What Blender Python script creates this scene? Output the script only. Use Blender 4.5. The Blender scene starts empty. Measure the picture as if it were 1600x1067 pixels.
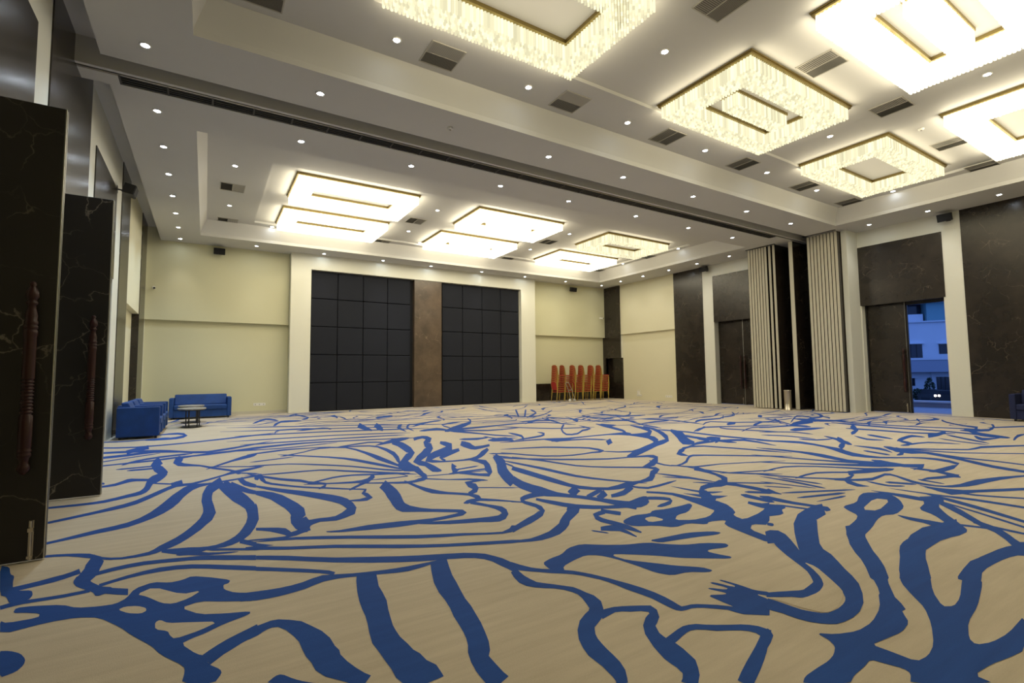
import bpy, bmesh, math, random
from mathutils import Matrix, Vector, noise
random.seed(7)
S = bpy.context.scene
COL = S.collection
PI = math.pi

# ---------------------------------------------------------------- camera
cam_d = bpy.data.cameras.new('camera')
cam_d.sensor_width = 36.0
cam_d.lens = 771.0 / 1600.0 * 36.0
cam_d.clip_end = 300
cam = bpy.data.objects.new('camera', cam_d)
COL.objects.link(cam)
yaw, pitch, roll = (math.radians(a) for a in (31.82, 3.835, -0.565))
fw = Vector((math.sin(yaw) * math.cos(pitch), math.cos(yaw) * math.cos(pitch), math.sin(pitch)))
rt = Vector((math.cos(yaw), -math.sin(yaw), 0))
up = rt.cross(fw)
r2 = rt * math.cos(roll) + up * math.sin(roll)
u2 = up * math.cos(roll) - rt * math.sin(roll)
M = Matrix((r2, u2, -fw)).transposed().to_4x4()
M.translation = Vector((0, 0, 1.2))
cam.matrix_world = M
S.camera = cam

# ---------------------------------------------------------------- world, exposure
W = bpy.data.worlds.new('dusk_sky')
S.world = W
W.use_nodes = True
bg = W.node_tree.nodes['Background']
bg.inputs[0].default_value = (0.16, 0.33, 0.95, 1)
bg.inputs[1].default_value = 1.3
S.view_settings.view_transform = 'Standard'
S.view_settings.look = 'None'
S.view_settings.exposure = -0.1
S.view_settings.gamma = 1.0
S.view_settings.use_curve_mapping = False
CH_HOT, CH_DIM = 4.0, 1.15         # crystal radiance of the bright and the dimmed chandeliers
CH_W = {True: 34.0, False: 22.0}   # lamp power inside a bright / dimmed chandelier
CH_SIDE = {True: 11.0, False: 8.0}   # light leaving one long side
CH_COL = (1.0, 0.87, 0.60)
SPOT_W = 105.0                     # one cool downlight
WARM_W = 45.0                      # one neutral white downlight
SPOT_COL = (0.68, 0.84, 1.0)

# ---------------------------------------------------------------- materials
MAT = {}
def newmat(name):
    m = bpy.data.materials.new(name); m.use_nodes = True
    MAT[name] = m
    return m, m.node_tree.nodes, m.node_tree.links, m.node_tree.nodes['Principled BSDF']
def plain(name, col, rough=0.6, metal=0.0, spec=0.5, coat=0.0, bump=0.0, bscale=60.0, vary=0.0, vscale=3.0):
    m, n, l, b = newmat(name)
    b.inputs['Base Color'].default_value = (*col, 1)
    b.inputs['Roughness'].default_value = rough
    b.inputs['Metallic'].default_value = metal
    b.inputs['Specular IOR Level'].default_value = spec
    b.inputs['Coat Weight'].default_value = coat
    tc = n.new('ShaderNodeTexCoord')
    if vary:
        nz = n.new('ShaderNodeTexNoise'); nz.inputs['Scale'].default_value = vscale; nz.inputs['Detail'].default_value = 4
        l.new(tc.outputs['Object'], nz.inputs['Vector'])
        mp = n.new('ShaderNodeMapRange'); mp.inputs[3].default_value = 1 - vary; mp.inputs[4].default_value = 1 + vary
        l.new(nz.outputs[0], mp.inputs[0])
        mx = n.new('ShaderNodeMix'); mx.data_type = 'RGBA'; mx.blend_type = 'MULTIPLY'; mx.inputs[0].default_value = 1
        mx.inputs[6].default_value = (*col, 1)
        l.new(mp.outputs[0], mx.inputs[7]); l.new(mx.outputs[2], b.inputs['Base Color'])
    if bump:
        nb = n.new('ShaderNodeTexNoise'); nb.inputs['Scale'].default_value = bscale; nb.inputs['Detail'].default_value = 3
        l.new(tc.outputs['Object'], nb.inputs['Vector'])
        bp = n.new('ShaderNodeBump'); bp.inputs['Strength'].default_value = bump; bp.inputs['Distance'].default_value = 0.01
        l.new(nb.outputs[0], bp.inputs['Height']); l.new(bp.outputs[0], b.inputs['Normal'])
    return m
def emit(name, col, strength, vary=None):
    m, n, l, b = newmat(name)
    n.remove(b)
    e = n.new('ShaderNodeEmission'); e.inputs[0].default_value = (*col, 1); e.inputs[1].default_value = strength
    l.new(e.outputs[0], n['Material Output'].inputs[0])
    if vary:
        g = n.new('ShaderNodeNewGeometry')
        mp = n.new('ShaderNodeMapRange'); mp.inputs[3].default_value = strength * vary[0]; mp.inputs[4].default_value = strength * vary[1]
        p = n.new('ShaderNodeMath'); p.operation = 'POWER'; p.inputs[1].default_value = vary[2]
        l.new(g.outputs['Random Per Island'], p.inputs[0]); l.new(p.outputs[0], mp.inputs[0]); l.new(mp.outputs[0], e.inputs[1])
    return m
def marble(name, base, light, vein, rough, coat=0.0, vw=0.013, lo=0.50, hi=0.68):
    m, n, l, b = newmat(name)
    tx = n.new('ShaderNodeTexCoord'); oi = n.new('ShaderNodeObjectInfo')
    tc = n.new('ShaderNodeVectorMath'); tc.operation = 'ADD'     # every slab its own veins
    l.new(tx.outputs['Object'], tc.inputs[0]); l.new(oi.outputs['Location'], tc.inputs[1])
    nz = n.new('ShaderNodeTexNoise'); nz.inputs['Scale'].default_value = 1.7; nz.inputs['Detail'].default_value = 8; nz.inputs['Roughness'].default_value = 0.62
    l.new(tc.outputs[0], nz.inputs['Vector'])
    r = n.new('ShaderNodeValToRGB'); r.color_ramp.elements[0].position = 0.35; r.color_ramp.elements[1].position = 0.75
    r.color_ramp.elements[0].color = (*base, 1); r.color_ramp.elements[1].color = (*light, 1)
    l.new(nz.outputs[0], r.inputs[0])
    # thin broken veins: edges of warped cells, kept only where a second noise allows
    wz = n.new('ShaderNodeTexNoise'); wz.inputs['Scale'].default_value = 3.6; wz.inputs['Detail'].default_value = 5
    l.new(tc.outputs[0], wz.inputs['Vector'])
    ad = n.new('ShaderNodeVectorMath'); ad.operation = 'MULTIPLY_ADD'; ad.inputs[1].default_value = (0.4, 0.4, 0.4)
    l.new(wz.outputs[1], ad.inputs[0]); l.new(tc.outputs[0], ad.inputs[2])
    v = n.new('ShaderNodeTexVoronoi'); v.feature = 'DISTANCE_TO_EDGE'; v.inputs['Scale'].default_value = 2.4
    l.new(ad.outputs[0], v.inputs['Vector'])
    rv = n.new('ShaderNodeValToRGB'); rv.color_ramp.elements[0].position = 0.0; rv.color_ramp.elements[1].position = vw
    rv.color_ramp.elements[0].color = (1, 1, 1, 1); rv.color_ramp.elements[1].color = (0, 0, 0, 1)
    l.new(v.outputs['Distance'], rv.inputs[0])
    mz = n.new('ShaderNodeTexNoise'); mz.inputs['Scale'].default_value = 2.2; mz.inputs['Detail'].default_value = 3
    mo = n.new('ShaderNodeVectorMath'); mo.operation = 'ADD'; mo.inputs[1].default_value = (7.3, 2.1, 4.4)
    l.new(tc.outputs[0], mo.inputs[0]); l.new(mo.outputs[0], mz.inputs['Vector'])
    rm = n.new('ShaderNodeValToRGB'); rm.color_ramp.elements[0].position = lo; rm.color_ramp.elements[1].position = hi
    l.new(mz.outputs[0], rm.inputs[0])
    mu = n.new('ShaderNodeMath'); mu.operation = 'MULTIPLY'; mu.use_clamp = True
    l.new(rv.outputs[0], mu.inputs[0]); l.new(rm.outputs[0], mu.inputs[1])
    mx = n.new('ShaderNodeMix'); mx.data_type = 'RGBA'
    l.new(mu.outputs[0], mx.inputs[0]); l.new(r.outputs[0], mx.inputs[6]); mx.inputs[7].default_value = (*vein, 1)
    l.new(mx.outputs[2], b.inputs['Base Color'])
    b.inputs['Roughness'].default_value = rough
    b.inputs['Coat Weight'].default_value = coat; b.inputs['Coat Roughness'].default_value = 0.12
    return m
def carpet(name, cols, streak, sheen=0.15):
    m, n, l, b = newmat(name)
    tc = n.new('ShaderNodeTexCoord')
    big = n.new('ShaderNodeTexNoise'); big.inputs['Scale'].default_value = 0.55; big.inputs['Detail'].default_value = 5
    l.new(tc.outputs['Object'], big.inputs['Vector'])
    mp = n.new('ShaderNodeMapping'); mp.inputs['Scale'].default_value = (1.5, 17.0, 1.0); mp.inputs['Rotation'].default_value = (0, 0, math.radians(-14))
    l.new(tc.outputs['Object'], mp.inputs['Vector'])
    st = n.new('ShaderNodeTexNoise'); st.inputs['Scale'].default_value = 1.0; st.inputs['Detail'].default_value = 5; st.inputs['Roughness'].default_value = 0.6
    l.new(mp.outputs[0], st.inputs['Vector'])
    fi = n.new('ShaderNodeTexNoise'); fi.inputs['Scale'].default_value = 190; fi.inputs['Detail'].default_value = 2
    l.new(tc.outputs['Object'], fi.inputs['Vector'])
    a1 = n.new('ShaderNodeMath'); a1.operation = 'MULTIPLY_ADD'; a1.inputs[1].default_value = streak; a1.inputs[2].default_value = 0.0
    l.new(st.outputs[0], a1.inputs[0])
    a2 = n.new('ShaderNodeMath'); a2.operation = 'MULTIPLY_ADD'; a2.inputs[1].default_value = 0.8
    l.new(big.outputs[0], a2.inputs[0]); l.new(a1.outputs[0], a2.inputs[2])
    a3 = n.new('ShaderNodeMath'); a3.operation = 'MULTIPLY_ADD'; a3.inputs[1].default_value = 0.35
    l.new(fi.outputs[0], a3.inputs[0]); l.new(a2.outputs[0], a3.inputs[2])
    mr = n.new('ShaderNodeMapRange'); c = 0.5 * (streak + 1.15); mr.inputs[1].default_value = c - 0.42; mr.inputs[2].default_value = c + 0.42
    l.new(a3.outputs[0], mr.inputs[0])
    r = n.new('ShaderNodeValToRGB'); r.color_ramp.elements[0].color = (*cols[0], 1); r.color_ramp.elements[1].color = (*cols[1], 1)
    l.new(mr.outputs[0], r.inputs[0]); l.new(r.outputs[0], b.inputs['Base Color'])
    b.inputs['Roughness'].default_value = 0.85
    b.inputs['Specular IOR Level'].default_value = 0.25
    b.inputs['Sheen Weight'].default_value = sheen; b.inputs['Sheen Roughness'].default_value = 0.4
    bp = n.new('ShaderNodeBump'); bp.inputs['Strength'].default_value = 0.25; bp.inputs['Distance'].default_value = 0.004
    l.new(fi.outputs[0], bp.inputs['Height']); l.new(bp.outputs[0], b.inputs['Normal'])
    return m

carpet('carpet_beige', ((0.385, 0.322, 0.236), (0.65, 0.562, 0.437)), 0.7)
carpet('carpet_blue', ((0.0085, 0.045, 0.215), (0.016, 0.085, 0.37)), 0.7, 0.0)
plain('ceiling_paint', (0.58, 0.575, 0.56), 0.7, vary=0.02)
plain('white_paint', (0.72, 0.72, 0.65), 0.45, spec=0.4)
plain('cream_paint', (0.66, 0.64, 0.435), 0.55, spec=0.4, vary=0.03, vscale=0.8)
plain('pale_cream_paint', (0.70, 0.665, 0.49), 0.5, spec=0.4, vary=0.03, vscale=0.8)
plain('frame_white', (0.77, 0.765, 0.66), 0.3, spec=0.5)
marble('brown_marble', (0.014, 0.0105, 0.008), (0.034, 0.0255, 0.019), (0.15, 0.12, 0.09), 0.27, 0.05)
marble('pillar_marble', (0.062, 0.043, 0.029), (0.135, 0.092, 0.06), (0.34, 0.25, 0.17), 0.3, 0.15)
marble('leaf_marble', (0.0085, 0.0068, 0.0060), (0.015, 0.0118, 0.0102), (0.17, 0.145, 0.115), 0.42, 0.0, 0.015, 0.43, 0.66)
plain('navy_fabric', (0.011, 0.013, 0.021), 0.8, spec=0.3, bump=0.3, bscale=220)
plain('dark_gap', (0.006, 0.006, 0.007), 0.8)
plain('vent_metal', (0.42, 0.40, 0.35), 0.5)
plain('vent_dark', (0.19, 0.185, 0.165), 0.7)
plain('black_plastic', (0.012, 0.012, 0.013), 0.5)
plain('slot_grey', (0.055, 0.053, 0.05), 0.6)
plain('slot_black', (0.016, 0.015, 0.014), 0.6)
plain('aluminium', (0.55, 0.54, 0.50), 0.35, metal=1.0)
plain('panel_edge', (0.56, 0.53, 0.43), 0.45)
plain('gold_metal', (0.34, 0.265, 0.11), 0.45, metal=1.0)
plain('chair_gold', (0.50, 0.37, 0.08), 0.4, metal=0.6)
plain('red_velvet', (0.33, 0.018, 0.014), 0.8, vary=0.2, vscale=20)
plain('blue_velvet', (0.003, 0.045, 0.21), 0.7, vary=0.4, vscale=5)
plain('navy_velvet', (0.006, 0.013, 0.07), 0.8, vary=0.25, vscale=6)
plain('handle_wood', (0.028, 0.006, 0.005), 0.42, spec=0.3, coat=0.1, vary=0.3, vscale=30)
plain('brushed_steel', (0.58, 0.53, 0.44), 0.3, metal=1.0)
plain('black_metal', (0.012, 0.012, 0.013), 0.4)
plain('table_stone', (0.32, 0.31, 0.30), 0.25, vary=0.15, vscale=9)
plain('white_plastic', (0.80, 0.79, 0.74), 0.4)
plain('facade_white', (0.62, 0.66, 0.72), 0.8, vary=0.06, vscale=0.6)
plain('facade_grey', (0.30, 0.33, 0.40), 0.8)
plain('facade_teal', (0.14, 0.30, 0.33), 0.6)
plain('window_glass', (0.012, 0.015, 0.022), 0.12)
plain('leaf_green', (0.012, 0.035, 0.014), 0.7, vary=0.4, vscale=8)
plain('asphalt', (0.06, 0.06, 0.065), 0.85, vary=0.2)
plain('terrace_tile', (0.22, 0.24, 0.30), 0.5)
emit('downlight_lens', (0.80, 0.90, 1.0), 70.0)
emit('crystal_hot', (1.0, 0.92, 0.70), CH_HOT, (0.75, 1.25, 1.0))
emit('crystal_dim', (1.0, 0.93, 0.60), CH_DIM, (0.74, 1.3, 1.1))
for nm in ('crystal_hot', 'crystal_dim'): MAT[nm].cycles.emission_sampling = 'NONE'
emit('headlamp_glow', (1.0, 0.85, 0.75), 9.0)

# ---------------------------------------------------------------- mesh helpers
class MB:
    """collects shapes and links them as one mesh object"""
    def __init__(s): s.v = []; s.f = []; s.mi = []
    def add(s, vs, fs, mi=0):
        o = len(s.v); s.v += [tuple(p) for p in vs]
        for f in fs: s.f.append([i + o for i in f]); s.mi.append(mi)
        return s
    def box(s, x0, x1, y0, y1, z0, z1, mi=0):
        if x0 > x1: x0, x1 = x1, x0
        if y0 > y1: y0, y1 = y1, y0
        if z0 > z1: z0, z1 = z1, z0
        return s.add([(x0, y0, z0), (x1, y0, z0), (x1, y1, z0), (x0, y1, z0), (x0, y0, z1), (x1, y0, z1), (x1, y1, z1), (x0, y1, z1)],
                     [(0, 3, 2, 1), (4, 5, 6, 7), (0, 1, 5, 4), (1, 2, 6, 5), (2, 3, 7, 6), (3, 0, 4, 7)], mi)
    def rod(s, x, y, r, z0, z1):          # square rod, open top
        return s.add([(x - r, y, z0), (x, y - r, z0), (x + r, y, z0), (x, y + r, z0), (x - r, y, z1), (x, y - r, z1), (x + r, y, z1), (x, y + r, z1)],
                     [(0, 3, 2, 1), (0, 1, 5, 4), (1, 2, 6, 5), (2, 3, 7, 6), (3, 0, 4, 7)])
    def lathe(s, prof, cx=0, cy=0, n=14, caps=True):
        o = []
        for (r, z) in prof:
            for k in range(n): a = 2 * PI * k / n; o.append((cx + r * math.cos(a), cy + r * math.sin(a), z))
        fs = []
        for i in range(len(prof) - 1):
            for k in range(n):
                k2 = (k + 1) % n
                fs.append((i * n + k, i * n + k2, (i + 1) * n + k2, (i + 1) * n + k))
        if caps: fs.append(tuple(range(n - 1, -1, -1))); fs.append(tuple(range((len(prof) - 1) * n, len(prof) * n)))
        return s.add(o, fs)
    def tube(s, pts, r, n=8, closed=False):
        pts = [Vector(p) for p in pts]; m = len(pts); vs = []
        for i, p in enumerate(pts):
            a = pts[(i - 1) % m] if closed or i > 0 else p
            b = pts[(i + 1) % m] if closed or i < m - 1 else p
            d = (b - a).normalized()
            ref = Vector((0, 0, 1)) if abs(d.z) < 0.9 else Vector((1, 0, 0))
            u = d.cross(ref).normalized(); w = u.cross(d)
            rr = r[i] if isinstance(r, (list, tuple)) else r
            for k in range(n): t = 2 * PI * k / n; vs.append(p + (u * math.cos(t) + w * math.sin(t)) * rr)
        fs = []
        for i in range(m if closed else m - 1):
            j = (i + 1) % m
            for k in range(n): k2 = (k + 1) % n; fs.append((i * n + k, i * n + k2, j * n + k2, j * n + k))
        if not closed: fs.append(tuple(range(n - 1, -1, -1))); fs.append(tuple(range((m - 1) * n, m * n)))
        return s.add(vs, fs)
    def prism(s, poly, axis, a0, a1):      # polygon (2D) extruded along an axis
        def P(p, a):
            return (a, p[0], p[1]) if axis == 'x' else (p[0], a, p[1]) if axis == 'y' else (p[0], p[1], a)
        n = len(poly)
        return s.add([P(p, a0) for p in poly] + [P(p, a1) for p in poly],
                     [tuple(range(n))[::-1], tuple(range(n, 2 * n))] + [(i, (i + 1) % n, n + (i + 1) % n, n + i) for i in range(n)])
    def mesh(s, name, mats, smooth=False, bevel=0, seg=2):
        me = bpy.data.meshes.new(name); me.from_pydata(s.v, [], s.f)
        for m in (mats if isinstance(mats, (list, tuple)) else [mats]): me.materials.append(MAT[m])
        if len(set(s.mi)) > 1: me.polygons.foreach_set('material_index', s.mi)
        bm = bmesh.new(); bm.from_mesh(me)
        if bevel:
            bmesh.ops.bevel(bm, geom=[e for e in bm.edges if e.calc_face_angle(0) > 0.6], offset=bevel, segments=seg, affect='EDGES', profile=0.6)
        bmesh.ops.recalc_face_normals(bm, faces=bm.faces)
        bm.to_mesh(me); bm.free()
        if smooth: me.polygons.foreach_set('use_smooth', [True] * len(me.polygons))
        me.update()
        return me
    def build(s, name, mats, parent=None, smooth=False, bevel=0, seg=2):
        return link(name, s.mesh(name, mats, smooth, bevel, seg), parent)
def link(name, me, parent=None):
    o = bpy.data.objects.new(name, me); COL.objects.link(o)
    if parent: o.parent = parent
    return o
def tag(o, label=None, cat=None, group=None, kind=None):
    if label: o['label'] = label
    if cat: o['category'] = cat
    if group: o['group'] = group
    if kind: o['kind'] = kind
    return o
def empty(name, loc=(0, 0, 0), rz=0):
    o = bpy.data.objects.new(name, None); COL.objects.link(o)
    o.location = loc; o.rotation_euler = (0, 0, rz); o.empty_display_size = 0.1
    return o
def copy_tree(o, parent=None):
    c = o.copy(); COL.objects.link(c); c.parent = parent
    for ch in o.children: copy_tree(ch, c)
    return c
def wall_pieces(mb, y0, y1, z0, z1, holes, face, back):
    """wall slab in a plane of constant X with rectangular holes (ya,yb,za,zb) in y order"""
    y = y0
    for (ya, yb, za, zb) in holes:
        if ya > y: mb.box(face, back, y, ya, z0, z1)
        if za > z0: mb.box(face, back, ya, yb, z0, za)
        if zb < z1: mb.box(face, back, ya, yb, zb, z1)
        y = yb
    if y1 > y: mb.box(face, back, y, y1, z0, z1)

XL, XR, YN, YB = -1.6, 16.75, -1.75, 18.35
ZS, ZC, ZT, ZG = 5.4, 5.87, 5.93, 5.77      # soffit, coffer, chandelier tray, perimeter shadow gap
TOP = 6.1

# ---------------------------------------------------------------- floor and carpet
fl = MB().box(XL - 0.6, XR + 0.6, YN - 0.1, YB + 0.25, -0.12, 0.0).build('floor', 'carpet_beige')
tag(fl, 'beige carpet floor with a winding blue line pattern', 'floor', kind='structure')
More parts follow.
